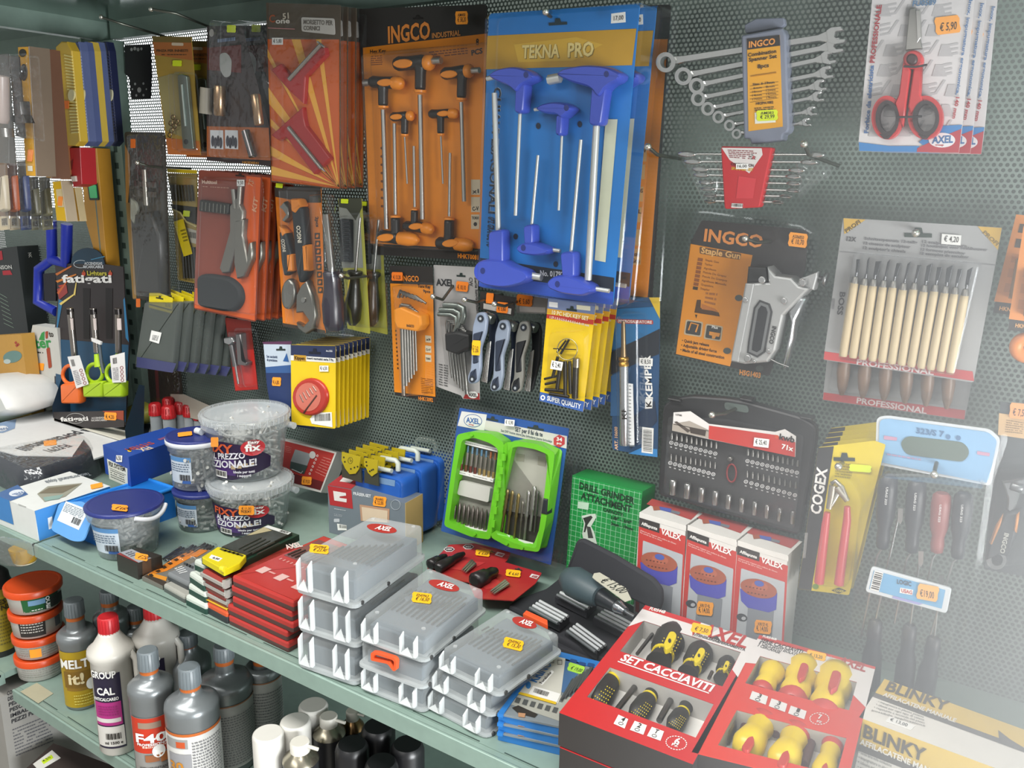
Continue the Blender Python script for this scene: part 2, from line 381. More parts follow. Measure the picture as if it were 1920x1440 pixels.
def tkey(t, P, gl, gr, st, se, sh, end, rg, rs, rsh, hm, h=.012, cap=None, tip=None, oval=None, col=None, lab=None):
    """T-handle key: grip gl-gr, stem st-se, shaft sh-end (photo points), radii in photo pixels"""
    k = t.part('hex_key', label=lab); m = STEEL('#b9b7b2', .3)
    k.line(P, [sh, end], h, rsh, m, 6)
    if tip: k.line(P, tip, h, rsh * 1.5, m, 6)
    g = t.part('handle', id(k)); hm = mat(hm, .35)
    g.turn(P, gl, gr, h, [(0, rg * .35), (.04, rg * .75), (.15, rg), (.4, rg * .92), (.6, rg * .95), (.85, rg), (.96, rg * .75), (1, rg * .35)], hm, 12)
    g.turn(P, st, se, h, [(0, rs * 1.15), (.3, rs), (.85, rs), (.96, rs * .95), (1, rs * .6)], hm, 12)
    if col: c = mat(col, .4); d = ((se[0] - st[0]) * .1, (se[1] - st[1]) * .1); g.turn(P, se, (se[0] + d[0], se[1] + d[1]), h, [(0, rs * 1.15), (1, rs * 1.1)], c, 12)
    if cap: g.turn(P, cap[0], cap[1], h, [(0, rg * 1.03), (.5, rg * 1.12), (.85, rg * .9), (1, rg * .3)], mat(col, .4), 12)
    if oval: r = P.sc(*oval, h) * rg; g.puff(P, ell(oval[0], oval[1], rg * 1.5, rg * .72, -.1, 14), h + r * .8, h + r * 1.08, mat(col, .4), .0012, 2)
    return k
# ---- orange and black pack of eight T-handle keys ----
P = panel(.05, C2); Q = P.c(*C6)
t = T('hex_key_pack', 'black and orange blister pack of eight black handled T-keys', 'tool pack', 'T-handle key packs')
b = t.part('card'); o = px(C2, (690, 60), (1560, 30)) + px(C6, (1815, 395), (1062, 350)); W0 = P.c()
b.prism(W0, rr(o, 6), -.0015, 0, mat('#2b2826', .5))
b.flat(W0, px(C2, (722, 322), (1558, 226)) + px(C6, (1805, 312), (1060, 275)), .0004, mat(ORG, .5))
b.text(P, 'INGCO', (892, 290), (1176, 258), 108, .0008, mat('#e0893a', .5)); b.text(P, 'INDUSTRIAL', (1188, 258), (1380, 238), 34, .0008, mat('#d08a48', .5))
b.text(P, 'Hex Key', (770, 362), (876, 356), 26, .0008, mat(BK)); b.text(P, '8', (1484, 305), (1504, 303), 42, .0008, mat(BK)); b.text(P, 'PCS', (1455, 375), (1530, 358), 34, .0008, mat(BK))
b.lines(P, [(775, 375), (850, 370), (855, 440), (778, 445)], 5, .0008, mat('#8a4a18')); b.lines(P, [(1165, 345), (1420, 318), (1440, 365), (1180, 395)], 3, .0008, mat('#8a4a18'))
for y in range(8): b.flat(P, ell(848 + y * .4, 1000 + y * 56, 9, 9, 0, 10), .0008, mat('#7a4416'))
b.text(Q, 'HHKT0081', (1650, 372), (1788, 385), 30, .0008, mat(ORG))
for (x0, y0, x1, y1), s in (((1452, 1212, 1512, 1315), 'x1'), ((1452, 1330, 1512, 1432), 'C-V')): b.flat(P, rect(x0, y0, x1, y1), .0008, mat('#cfc0a4')); b.text(P, s, (1460, 1305 + y1 - 1315), (1504, 1302 + y1 - 1315), 26, .0012, mat(BK))
b.flat(Q, rect(1740, 80, 1795, 178), .0008, mat('#cfc0a4')); b.text(Q, 'TORX', (1745, 112), (1792, 112), 18, .0012, mat(BK)); b.flat(Q, ell(1768, 145, 12, 14, 0, 10), .0012, mat(BK))
eurohole(b, P, 1092, 116, 66, 30, -.05, .001, '#15110f')
s = t.part('price_sticker'); tag(s, P, 1387, 120, 84, 88, -.03, OR_, '€ 58,20', 'AM400', .022)
H = '#26221f'
tkey(t, P, (935, 432), (1160, 418), (1112, 440), (1108, 608), (1108, 640), (1124, 1480), 44, 34, 15, H, .016, ((1150, 420), (1196, 424)), ((1192, 412), (1250, 408)), (990, 428), ORG)
tkey(t, P, (768, 552), (950, 560), (858, 575), (858, 715), (858, 740), (882, 1545), 36, 30, 14, H, .014, ((930, 560), (995, 562)), ((730, 560), (775, 556)), (870, 556), ORG)
tkey(t, P, (1255, 500), (1430, 478), (1392, 500), (1386, 662), (1386, 690), (1405, 1360), 38, 30, 13, H, .014, ((1420, 480), (1460, 478)), ((1455, 478), (1508, 474)), (1300, 500), ORG)
tkey(t, P, (912, 790), (1030, 782), (1005, 790), (1003, 905), (1004, 925), (1021, 1240), 28, 22, 6, H, .012, ((1030, 782), (1064, 780)), None, (945, 788), ORG)
tkey(t, P, (1170, 770), (1320, 765), (1246, 775), (1247, 902), (1248, 920), (1262, 1240), 28, 22, 6, H, .012, ((1310, 766), (1365, 768)), None, (1262, 766), ORG)
tkey(t, Q, (1120, 222), (1265, 240), (1232, 230), (1229, 100), (1230, 80), (1222, -535), 38, 28, 11, H, .014, ((1260, 240), (1385, 252)), None, (1160, 236), ORG)
tkey(t, Q, (1288, 156), (1430, 170), (1356, 150), (1358, 50), (1360, 30), (1354, -382), 32, 22, 9, H, .012, ((1420, 170), (1485, 182)), None, (1365, 160), ORG)
tkey(t, Q, (1510, 272), (1650, 276), (1588, 262), (1592, 115), (1592, 92), (1598, -336), 38, 30, 9, H, .012, ((1640, 278), (1755, 292)), None, (1600, 274), ORG)
blister(t, W0, rr(px(C2, (700, 360), (1570, 280)) + px(C6, (1812, 330), (1046, 290)), 14), .028)
t.done()
# ---- its neighbour behind the blue packs ----
P = panel(.032, C3); W0 = P.c(); Q = P.c(*C7)
t = T('hex_key_pack', 'orange and black pack mostly hidden behind the blue T-key packs', 'tool pack', 'T-handle key packs')
b = t.part('card'); b.prism(W0, rr([(1120, 14), (1258, 8), (1222, 572), (1090, 556)], 8), -.0015, 0, mat('#2b2826'))
b.flat(W0, px(C3, (900, 268), (1340, 264)) + px(C7, (1492, 640), (1040, 590)), .0004, mat(ORG))
for i, (y, st) in enumerate(((990, 'C-V'), (1110, ''), (1260, 'SOS'), (1400, 'SEL'))): b.flat(P, [(1138 - i * 12, y), (1200 - i * 12, y), (1196 - i * 12, y + 100), (1133 - i * 12, y + 100)], .0008, mat('#d9a868')); st and b.text(P, st, (1140 - i * 12, y + 40), (1196 - i * 12, y + 40), 26, .0012, mat('#6b3f1c'))
for y, st in ((180, ''), (310, 'Soft')): b.flat(Q, [(1385, y), (1450, y), (1446, y + 110), (1380, y + 110)], .0008, mat('#d9a868')); st and (b.text(Q, 'Soft', (1385, y + 50), (1440, y + 52), 28, .0012, mat('#6b3f1c')), b.text(Q, 'Grip', (1385, y + 95), (1440, y + 97), 28, .0012, mat('#6b3f1c')))
blister(t, W0, rr([(1118, 20), (1272, 6), (1238, 570), (1086, 556)], 10), .03); t.done()
# ---- blue pack of six T-handle keys, two on the hook ----
P = panel(.11, C3); W0 = P.c(); Q = P.c(*C7); BL = '#1c74bf'
t = T('hex_key_pack', 'blue and yellow blister pack of six blue handled T-keys at its hook tip', 'tool pack', 'T-handle key packs')
b = t.part('card'); o = px(C3, (132, 92), (1150, 28)) + px(C7, (1258, 692), (352, 568))
b.prism(W0, rr(o, 8), -.0015, 0, mat(BL, .45))
b.flat(P, [(122, 242), (1128, 193), (1098, 440), (112, 468)], .0004, mat('#bb8f1e', .4)); b.flat(P, [(300, 300), (720, 250), (900, 300), (700, 410), (330, 420)], .0007, mat('#c9a02c', .4))
b.text(P, 'TEKNA', (358, 396), (612, 390), 84, .001, mat('#7f6a2a')); b.text(P, 'PRO', (668, 390), (842, 380), 92, .001, mat('#7f6a2a')); b.text(P, 'TEKNA', (353, 391), (607, 385), 84, .0014, mat('#d9c47c')); b.text(P, 'PRO', (663, 385), (837, 375), 92, .0014, mat('#d9c47c'))
b.flat(Q, [(360, 372), (1266, 507), (1260, 602), (355, 480)], .0006, mat('#16202e')); b.flat(Q, [(355, 480), (1260, 602), (1256, 690), (352, 565)], .0006, mat('#2a50b4'))
b.text(Q, 'No. 01792', (765, 492), (925, 504), 36, .001, mat('#c9cdd2'))
b.text(W0, 'CHIAVI ESAGONALI', (926.5, 164), (915.8, 400), 13, .001, mat('#0a1424')); b.text(W0, '6PZ GRANDE TO', (915.5, 406), (912, 462), 12, .001, mat('#0a1424'))
b.text(W0, 'CHIAVI ESAGONALI', (927.4, 163.3), (917.2, 399.3), 13, .0008, mat('#9fb6cf'))
eurohole(b, P, 598, 148, 124, 48, -.06, .001, '#0d2a33')
for x, y in ((465, 850), (745, 838)): b.flat(P, ell(x, y, 16, 22, 0, 10), .001, mat('#0d1d33'))
for x, y in ((600, 228), (870, 415)): b.flat(Q, ell(x, y, 16, 20, 0, 10), .001, mat('#0d1d33'))
b.flat(W0, [(1135.6, 223.6), (1158, 223.6), (1135.3, 491.7), (1115, 487.8)], .001, mat('#c9cdb4'))
s = t.part('price_sticker', label='white price sticker'); s.prism(P, [(958, 92), (1052, 80), (1054, 150), (956, 158)], .02, .0205, mat(WH)); s.text(P, '17,00', (975, 140), (1040, 132), 30, .021, mat(INK), False)
HB = '#3c50b4'
def blue_key(PP, grip, stem, sh, end, rs, rsh, hole, tip=None):
    k = t.part('hex_key'); m = mat('#c6c9c6', .35, .5); k.line(PP, [sh, end], .015, rsh, m, 6)
    if tip: k.line(PP, tip, .015, rsh * 1.3, m, 6)
    g = t.part('handle', id(k)); hm = mat(HB, .3); g.barrel(PP, rr(grip, 60, 5), .002, .03, hm, .003)
    g.barrel(PP, rr(stem, 30, 3), .006, .026, hm, .0026)
    g.flat(PP, ell(hole[0], hole[1], 17, 22, 0, 12), .0302, mat('#1d2c70'))
blue_key(P, [(150, 520), (210, 470), (330, 448), (440, 480), (478, 520), (455, 552), (380, 585), (350, 640), (300, 590), (220, 560)], [(335, 560), (410, 560), (392, 770), (325, 770)], (343, 770), (312, 1455), 40, 12, (382, 505), ((120, 532), (160, 522)))
blue_key(P, [(470, 740), (510, 705), (600, 685), (690, 700), (730, 735), (690, 775), (650, 810), (620, 780), (520, 770)], [(606, 770), (660, 770), (650, 920), (600, 920)], (625, 920), (603, 1420), 28, 9, (655, 728), ((440, 740), (480, 735)))
blue_key(P, [(605, 510), (660, 465), (800, 440), (960, 450), (1060, 500), (1040, 555), (960, 590), (900, 680), (850, 600), (700, 560)], [(845, 580), (955, 580), (915, 855), (825, 850)], (858, 850), (802, 1890), 45, 24, (925, 500), ((535, 540), (615, 525)))
blue_key(Q, [(345, 440), (380, 385), (450, 375), (540, 380), (600, 420), (700, 450), (730, 500), (690, 540), (560, 575), (420, 555), (355, 510)], [(440, 190), (545, 175), (545, 420), (440, 420)], (484, 190), (458, -740), 48, 18, (378, 460), ((700, 492), (775, 505)))
blue_key(Q, [(628, 305), (660, 270), (720, 262), (780, 275), (860, 310), (850, 345), (760, 360), (660, 345)], [(672, 150), (745, 140), (745, 290), (680, 290)], (710, 150), (752, -320), 34, 10, (652, 305), ((845, 318), (902, 326)))
blue_key(Q, [(838, 530), (880, 490), (960, 480), (1040, 500), (1140, 555), (1150, 600), (1080, 630), (930, 610), (850, 575)], [(920, 330), (1025, 325), (1025, 510), (935, 510)], (975, 330), (1042, -425), 42, 12, (882, 550), ((1145, 582), (1232, 596)))
blister(t, W0, rr(px(C3, (100, 96), (1185, 15)) + px(C7, (1285, 725), (335, 572)), 14), .036)
t.done(); t.copy((.004, .039, .003), 'blue and yellow blister pack tucked behind the foremost blue T-key pack')
def card(t, P, out, h=0, m='#888888', th=.0012, r=6, rough=.5, name='card'):
    b = t.part(name); b.prism(P, rr(out, r), h - th, h, m if not isinstance(m, str) else mat(m, rough)); return b
def sticker(t, P, *a, **k):
    s = t.part('price_sticker'); tag(s, P, *a, **k); return s
def plain(t, P, x0, y0, x1, y1, txt, z=.002, rot=0, h=.45):
    """white price label"""
    s = t.part('price_sticker', label='white price sticker'); cx, cy = (x0 + x1) / 2, (y0 + y1) / 2; c, n = math.cos(rot), math.sin(rot)
    q = lambda x, y: (cx + x * c - y * n, cy + x * n + y * c); w, g = (x1 - x0) / 2, (y1 - y0) / 2
    s.prism(P, [q(-w, -g), q(w, -g), q(w, g), q(-w, g)], z - .0003, z, mat(WH, .6)); s.text(P, txt, q(-w * .75, g * h), q(w * .75, g * h), g * 1.1, z + .0004, mat(INK), False)
# ---- orange sunburst corner clamp packs ----
P = panel(.095, C2); t = T('corner_clamp_pack', 'orange sunburst pack of red corner clamps, foremost on its hook', 'tool pack', 'orange corner clamp packs')
b = card(t, P, [(68, 18), (568, 34), (568, 1282), (102, 1226)], 0, '#54483c')
b.flat(P, [(78, 264), (562, 266), (564, 1274), (106, 1220)], .0004, mat('#c2581a'))
for a, c in (((240, 265), (300, 265)), ((405, 265), (440, 265)), ((78, 330), (78, 385)), ((84, 590), (88, 700)), ((97, 985), (100, 1050)), ((103, 1120), (105, 1180)), ((98, 800), (99, 850))): b.flat(P, [a, c, (562, 1262), (556, 1262)], .0007, mat('#e2a53c'))
b.text(P, '51', (180, 130), (222, 124), 38, .001, mat('#c9bfae')); b.text(P, 'C', (88, 150), (128, 150), 50, .001, mat('#9c4a22')); b.text(P, 'one', (132, 158), (228, 156), 34, .001, mat('#d8d2c8')); b.flat(P, [(80, 186), (262, 194), (262, 199), (80, 191)], .001, mat('#c98a8a'))
l = t.part('name_label', label='white printed name label'); l.prism(P, rr([(305, 116), (528, 124), (534, 236), (308, 212)], 14), .0005, .0012, mat('#c4c0ba')); l.text(P, 'MORSETTO PER', (320, 162), (518, 170), 30, .0016, mat('#6d655e')); l.text(P, 'CORNICI', (320, 202), (430, 206), 28, .0016, mat('#6d655e'))
plain(t, P, 108, 255, 181, 302, '€ 5,80')
RD = mat('#9c1b19', .25)
for poly, sc in (([(96, 470), (160, 430), (235, 520), (395, 322), (462, 320), (470, 370), (330, 520), (318, 700), (225, 615)], ((225, 535), (440, 300))), ([(100, 912), (312, 722), (322, 800), (335, 850), (500, 1068), (388, 1176), (200, 925), (150, 948)], ((222, 862), (445, 1138)))):
    c = t.part('corner_clamp'); c.prism(P, poly, .001, .0095, RD, .002); k = t.part('clamp_screw', id(c)); k.line(P, sc, .0105, 13, STEEL('#a9a6a0'), 10)
    k.line(P, [(sc[1][0] - 25, sc[1][1] - 18), (sc[1][0] + 22, sc[1][1] + 18)], .0105, 6, STEEL(), 8)
b = t.part('bag'); b.rings(P, [(b.loc(P, rr([(66, 10), (572, 26), (574, 1290), (96, 1234)], 8), .006), .0003), (b.loc(P, rr([(90, 250), (556, 262), (560, 1262), (110, 1205)], 20), .015), .0152)], FILM(), cap0=False)
t.done()
for i, s in enumerate(('second behind the foremost one', 'third on the hook, only its edge showing', 'last on the hook against the panel')): t.copy((.002 * i, .016 * (i + 1), .001 * i), 'orange sunburst pack of red corner clamps, ' + s)
# ---- multitool cards ----
P = panel(.1, C5); t = T('multitool_pack', 'rust red card holding a folding multitool and black pouch, foremost on its hook', 'tool pack', 'rust red multitool cards')
W0 = P.c(); o = [(373, 318), (491, 330), (480, 604), (363, 579)]
b = card(t, W0, o, 0, '#7d3a2a'); b.flat(W0, [(462, 330), (489, 333), (478, 601), (440, 592), (425, 540), (447, 470)], .0004, mat('#c4582c')); b.flat(W0, [(366, 540), (425, 545), (478, 575), (478, 601), (365, 577)], .0006, mat('#c4582c'))
b.text(W0, 'Multitool', (379, 344), (407, 345), 6, .001, mat('#d8b9a8')); b.lines(W0, [(380, 348), (430, 351), (430, 354), (380, 351)], 1, .001, mat('#b98a76'))
eurohole(b, P, 1620, -188, 60, 26, .1, .001, '#2a1712')
b.text(W0, 'KIT', (480, 398), (484, 372), 8, .001, mat('#d09a78')); b.text(W0, 'TS', (473, 352), (476, 341), 9, .001, mat('#c98f6d'))
plain(t, W0, 444, 337, 458, 349, '9,50')
GM = STEEL('#8f8d86', .4); k = t.part('multitool')
k.puff(P, [(1560, 20), (1610, -40), (1650, 60), (1640, 180), (1560, 470), (1510, 478), (1490, 440), (1560, 190)], .001, .009, GM, .0025); k.puff(P, [(1600, 120), (1660, 110), (1650, 220), (1680, 400), (1690, 270), (1712, 262), (1712, 380), (1660, 500), (1610, 515), (1590, 400)], .001, .0105, GM, .0025)
k.line(P, [(1590, 40), (1575, -90)], .006, 14, GM); k.line(P, [(1612, 40), (1622, -110)], .006, 14, GM)
k = t.part('belt_pouch', label='black fabric pouch'); k.puff(P, rr([(1335, 485), (1420, 480), (1560, 505), (1630, 570), (1645, 660), (1600, 735), (1500, 735), (1340, 700)], 40), .001, .011, mat('#232628', .8), .006)
k = t.part('bit_holder', label='black bit holder'); k.prism(W0, rr([(374, 374), (428, 382), (426, 402), (372, 396)], 3), .001, .009, mat('#2b2c28', .4), .002)
for i in range(7): k.line(W0, [(379 + i * 7, 378 + i), (378 + i * 7, 394 + i)], .009, 2, mat('#4c4c47', .3, .8), 6)
blister(t, W0, rr([(370, 335), (466, 340), (470, 590), (362, 572)], 6), .0125)
t.done()
for i, s in enumerate(('second', 'third', 'fourth', 'fifth')): t.copy((.004 * (i + 1) + (.004 if i == 0 else 0), .014 * (i + 1), 0), f'rust red multitool card, {s} from the front of its hook')
# ---- wrench pair card ----
P = panel(.08, C6); t = T('wrench_pack', 'orange card with two black grip self-adjusting wrenches', 'tool pack'); SL = STEEL('#8f8e88', .35); KB = mat('#23272b', .4); KO = mat('#e5892c', .4)
b = card(t, P, [(415, -110), (726, -100), (756, 882), (470, 832)], 0, '#d9791c'); b.flat(P, [(412, -112), (724, -102), (730, 0), (640, 0), (415, -40)], .0004, mat('#3a332e')); b.flat(P, [(466, 812), (754, 862), (757, 884), (470, 834)], .0005, mat('#3a332e'))
for i in range(8): b.prism(P, rect(684 + i * 3, 204 + i * 52, 718 + i * 3, 246 + i * 52), .0002, .0006, mat('#3d3127')); b.flat(P, ell(701 + i * 3, 225 + i * 52, 9, 12, .5, 8), .0009, mat('#d9791c'))
b.text(P, '2pcs', (688, 95), (694, 165), 20, .0008, mat('#3d3127'))
w = t.part('wrench'); w.puff(P, [(455, 30), (490, -10), (522, 40), (522, 100), (495, 135), (470, 120), (500, 80), (480, 50)], .002, .012, SL, .002); w.barrel(P, ell(520, 615, 46, 105, .05), .001, .016, SL, .004); w.flat(P, ell(520, 585, 20, 40, 0, 12), .0162, mat('#5f5e5a'))
g = t.part('grip', id(w)); g.barrel(P, rr([(465, 190), (510, 190), (545, 330), (545, 470), (500, 500), (480, 400)], 20), .001, .018, KB, .003); g.barrel(P, rr([(515, 345), (548, 345), (553, 460), (520, 470)], 8), .002, .0195, KO, .003); g.barrel(P, [(466, 150), (512, 200), (490, 230)], .002, .019, KO, .001); g.text(P, 'INGCO', (490, 330), (478, 245), 22, .0185, mat('#c9c2b2'))
w = t.part('wrench'); w.barrel(P, [(612, 550), (650, 520), (690, 640), (708, 760), (690, 850), (640, 885), (590, 850), (575, 800), (625, 830), (660, 790), (625, 740), (575, 745), (578, 620)], .001, .016, SL, .003); w.prism(P, ell(605, 657, 14, 18, 0, 12), .016, .018, STEEL('#aaa9a4'))
g = t.part('grip', id(w)); g.barrel(P, rr([(548, 10), (625, 20), (645, 280), (660, 480), (605, 550), (580, 430)], 25), .001, .02, KB, .004); g.barrel(P, rr([(622, 285), (660, 280), (668, 460), (632, 465)], 8), .002, .0215, KO, .003); g.barrel(P, rr([(545, -30), (600, -30), (622, 20), (580, 75), (552, 60)], 8), .002, .022, KO, .003); g.text(P, 'INGCO', (596, 270), (585, 155), 26, .0205, mat('#d8d2c0'))
blister(t, P, rr([(432, -90), (700, -80), (735, 860), (480, 815)], 14), .024); sticker(t, P, 444, -115, 48, 30, .1, YG, z=.002)
t.done()
# ---- clear sleeve screwdriver ----
P = panel(.11, C6); t = T('screwdriver_pack', 'black handled screwdriver in a clear sleeve beside the wrench card', 'screwdriver')
k = t.part('blade'); k.line(P, [(762, 80), (802, 470)], .02, 22, STEEL('#9a9893', .22), 12)
k = t.part('handle'); k.turn(P, (800, 462), (818, 868), .02, [(0, 40), (.03, 52), (.12, 48), (.3, 50), (.55, 64), (.85, 62), (.97, 50), (1, 20)], mat('#2d2a33', .3), 18)
b = t.part('sleeve'); b.barrel(P, [(690, -60), (772, -55), (915, 915), (745, 880)], .001, .036, CLEAR(), .004); t.done((P.at(800, 0)))
# ---- bit and screwdriver cards ----
P = panel(.075, C6); t = T('bit_set_pack', 'lime card with black bit strip and slim black screwdriver, front one of two', 'tool pack', 'lime bit set cards')
b = card(t, P, [(842, -30), (1000, -30), (1056, 886), (905, 850)], 0, '#a9a945'); b.flat(P, [(846, 0), (985, 0), (1012, 440), (868, 440)], .0005, mat('#8d9088')); b.flat(P, [(846, -30), (1000, -30), (1004, 30), (960, 120), (900, 40), (848, 30)], .0008, mat('#3a3d2f')); b.text(P, 'INSERT', (860, 482), (912, 478), 18, .001, mat(INK)); b.text(P, 'TORX', (862, 515), (905, 512), 16, .001, mat(INK))
k = t.part('bit_strip'); k.prism(P, rr([(848, 108), (918, 115), (920, 405), (850, 398)], 6), .001, .01, mat('#24272a', .5), .002)
for i in range(11): k.line(P, [(880, 122 + i * 26), (924, 126 + i * 26)], .011, 7, mat('#3b3e40', .35, .6), 6)
k = t.part('blade'); k.line(P, [(990, 100), (960, 470)], .014, 8, STEEL('#8b8a86'))
k = t.part('handle'); k.turn(P, (957, 462), (940, 825), .014, [(0, 42), (.04, 44), (.1, 28), (.3, 34), (.6, 50), (.9, 44), (1, 20)], mat('#26261f', .3), 16); k.barrel(P, [(930, 500), (915, 560), (890, 640), (900, 740), (915, 640)], .016, .024, mat('#c9b437', .3), .001)
blister(t, P, rr([(846, 90), (1010, 85), (1040, 850), (896, 830)], 14), .026); sticker(t, P, 885, -10, 50, 30, .05, YG, z=.002)
t.done(); t.copy((.012, .03, -.004), 'lime bit set card behind the front one, partly under the T-key pack')
# ---- star key card ----
P = panel(.06, C6); t = T('hex_key_card', 'tall orange and black card of long star-tip keys', 'tool pack')
b = card(t, P, [(1188, 425), (1478, 432), (1502, 1345), (1226, 1300)], 0, '#2b2826'); b.flat(P, [(1194, 545), (1482, 556), (1499, 1310), (1222, 1278)], .0004, mat('#d8821b'))
b.text(P, 'INGCO', (1275, 528), (1388, 532), 36, .0008, mat('#d98433')); b.text(P, 'Torx Key', (1380, 572), (1466, 580), 20, .0008, mat(BK)); b.text(P, '9pcs', (1415, 604), (1465, 610), 18, .0008, mat(BK)); b.text(P, 'HHK13092', (1385, 1332), (1483, 1345), 24, .0008, mat('#d98433'))
for y in (900, 968, 1030): b.flat(P, [(1430, y - 5), (1470, y), (1472, y + 46), (1432, y + 42)], .0008, mat('#cdbfa2')); b.text(P, {900: 'x9', 968: 'Cr-V', 1030: 'TORX'}[y], (1436, y + 30), (1466, y + 32), 14, .0012, mat(BK))
b.lines(P, [(1400, 1178), (1482, 1190), (1482, 1290), (1405, 1285)], 9, .0008, mat('#7a4512'), .4, 2)
for i in range(10): b.flat(P, ell(1232 + i * 1.5, 865 + i * 28, 6, 8, 0, 6), .0008, mat('#5f3811'))
M_ = STEEL('#8c8983', .35)
for i in range(6): k = t.part('hex_key'); k.line(P, [(1272 + i * 20, 690 + i * 9), (1262 + i * 18, 720 + i * 6), (1272 + i * 18, 800), (1286 + i * 17, 1300 - i * 25 - (40 if i else 0))], .012, 12 - i, M_, 7); k.line(P, [(1272 + i * 20, 690 + i * 9), (1330 + i * 14, 700 + i * 12)], .012, 12 - i, M_, 7)
for i in range(5): k = t.part('hex_key'); k.line(P, [(1250 + i * 24, 640 - i * 2), (1262 + i * 26, 598 + i * 8), (1340 + i * 24, 640 + i * 10)], .012, 11 - i, M_, 7)
k = t.part('key_holder'); k.prism(P, rr([(1212, 722), (1262, 705), (1395, 765), (1402, 830), (1372, 872), (1238, 850), (1215, 800)], 10), .003, .024, mat('#e08c22', .4), .003); k.text(P, 'INGCO', (1305, 838), (1355, 842), 16, .0245, mat(BK))
blister(t, P, rr([(1200, 560), (1440, 570), (1420, 1300), (1262, 1310)], 20), .027); sticker(t, P, 1240, 498, 76, 58, .02, '#e8761f', '€ 13,20', '', .004)
t.done()
# ---- silver card of bent hex keys ----
P = panel(.055, C7); t = T('hex_key_card', 'silver grey card of bent hex keys in a black holder', 'tool pack')
b = card(t, P, [(46, 420), (342, 436), (358, 1330), (245, 1325), (232, 1302), (64, 1240)], 0, '#a9a7a5', r=4)
b.flat(P, [(246, 1322), (262, 1290), (357, 1286), (358, 1330)], .0005, mat('#8f2a2a')); b.flat(P, ell(312, 1297, 34, 24, .1), .0008, mat(WH)); b.text(P, 'AXEL', (284, 1306), (342, 1312), 22, .0011, mat('#333333'))
b.text(P, 'AXEL', (64, 558), (184, 564), 44, .0008, mat('#2d3033')); b.text(P, 'Serie lunga chiavi', (322, 505), (336, 745), 18, .0008, mat('#4a4a4a')); b.text(P, 'CW', (286, 505), (290, 565), 22, .0008, mat('#4a4a4a'))
b.lines(P, [(82, 1082), (108, 1088), (108, 1240), (82, 1232)], 9, .0008, mat('#4a4a4a'), .5, 3); b.lines(P, [(116, 1088), (144, 1094), (142, 1246), (116, 1240)], 9, .0008, mat('#4a4a4a'), .5, 3)
eurohole(b, P, 232, 488, 60, 28, .05)
for (x, y, w, r) in ((78, 752, 120, 13), (90, 722, 130, 16), (118, 690, 130, 20)): k = t.part('hex_key'); k.line(P, [(x, y), (x + w * .75, y + 4), (x + w, y + 22), (x + w + 4, y + 75), (x + w - 10, y + 120)], .014, r, STEEL('#8d948e', .3), 7)
for i in range(6): k = t.part('hex_key'); k.line(P, [(138 + i * 3 + i * 18, 795 + i * 13), (132 + i * 20, 815 + i * 10), (140 + i * 20, 900), (172 + i * 20, 1182 + i * 22)], .012, 7 + i, STEEL('#7d7c78', .32), 7); k.line(P, [(138 + i * 21, 795 + i * 13), (230 + i * 8, 808 + i * 13)], .012, 6 + i, STEEL('#7d7c78', .32), 7)
k = t.part('key_holder'); k.prism(P, rr([(116, 880), (200, 870), (285, 890), (288, 985), (200, 1030), (122, 1000)], 14), .002, .024, mat('#1f1e1e', .4), .004)
b = t.part('blister'); b.rings(P, [(b.loc(P, rr([(70, 660), (290, 660), (300, 1300), (130, 1240)], 30), .02), .0008), (b.loc(P, rr([(80, 680), (280, 680), (290, 1280), (140, 1220)], 30), .026), .027)], CLEAR(), cap0=False)
sticker(t, P, 238, 566, 84, 66, .1, '#ef8426', '€ 10,10', '', .003); t.done()
# ---- folding hex key sets ----
def fold(label, dx, dy, h, body, inner, screw='#2c3138'):
    P = panel(h, C7); t = T('folding_hex_key_set', label, 'tool', 'folding hex key sets'); s = lambda *p: [(x + dx, y + dy) for x, y in p]
    b = t.part('side_plate'); b.barrel(P, rr(s((345, 740), (400, 735), (415, 790), (405, 880), (372, 980), (372, 1120), (350, 1215), (295, 1225), (280, 1180), (305, 1120), (318, 830)), 22), .012, .02, mat(body, .35), .002)
    b.barrel(P, rr(s((320, 880), (395, 860), (358, 985), (362, 1080), (318, 1090), (318, 980)), 14), .013, .0212, mat(inner, .5), .002); b.barrel(P, rr(s((300, 1140), (345, 1110), (352, 1190), (320, 1218), (290, 1205)), 14), .013, .021, mat(inner, .5), .002)
    for x, y in ((362, 783), (306, 1192)): b.prism(P, ell(x + dx, y + dy, 20, 24, 0, 14), .019, .0215, mat(screw, .3)); b.flat(P, ell(x + dx, y + dy, 9, 11, 0, 6), .0217, mat('#aab0b5', .3))
    b = t.part('side_plate'); b.barrel(P, rr(s((415, 745), (470, 745), (488, 800), (480, 1000), (430, 1210), (395, 1225), (385, 1180), (410, 1060), (425, 900)), 22), -.012, -.005, mat(inner, .4), .002)
    for i in range(4): k = t.part('hex_key'); k.line(P, s((432 - i * 6, 935 + i * 4), (404 - i * 10, 1215 - i * 3)), .009 - i * .005, 5, STEEL('#b5b5b2', .25), 6)
    k = t.part('pivot'); k.turn(P, *s((400, 770), (450, 790)), .004, [(0, 34), (.3, 34), (.35, 30), (.7, 34), (1, 30)], STEEL('#8e948f', .3), 12); return t
t = fold('grey-blue folding hex key set with a yellow price sticker', 0, 0, .085, '#8793a6', '#2c3546'); sticker(t, panel(.085, C7), 333, 980, 58, 100, .06, YE, '€ 5,60', '', .0225); t.done()
fold('grey-blue folding hex key set behind the stickered one', 150, 52, .07, '#8590a0', '#2b3342').done()
fold('grey folding hex key set with black ends, beside the yellow cards', 290, 60, .05, '#8d8d86', '#25272a').done()
P = panel(.1, C7)
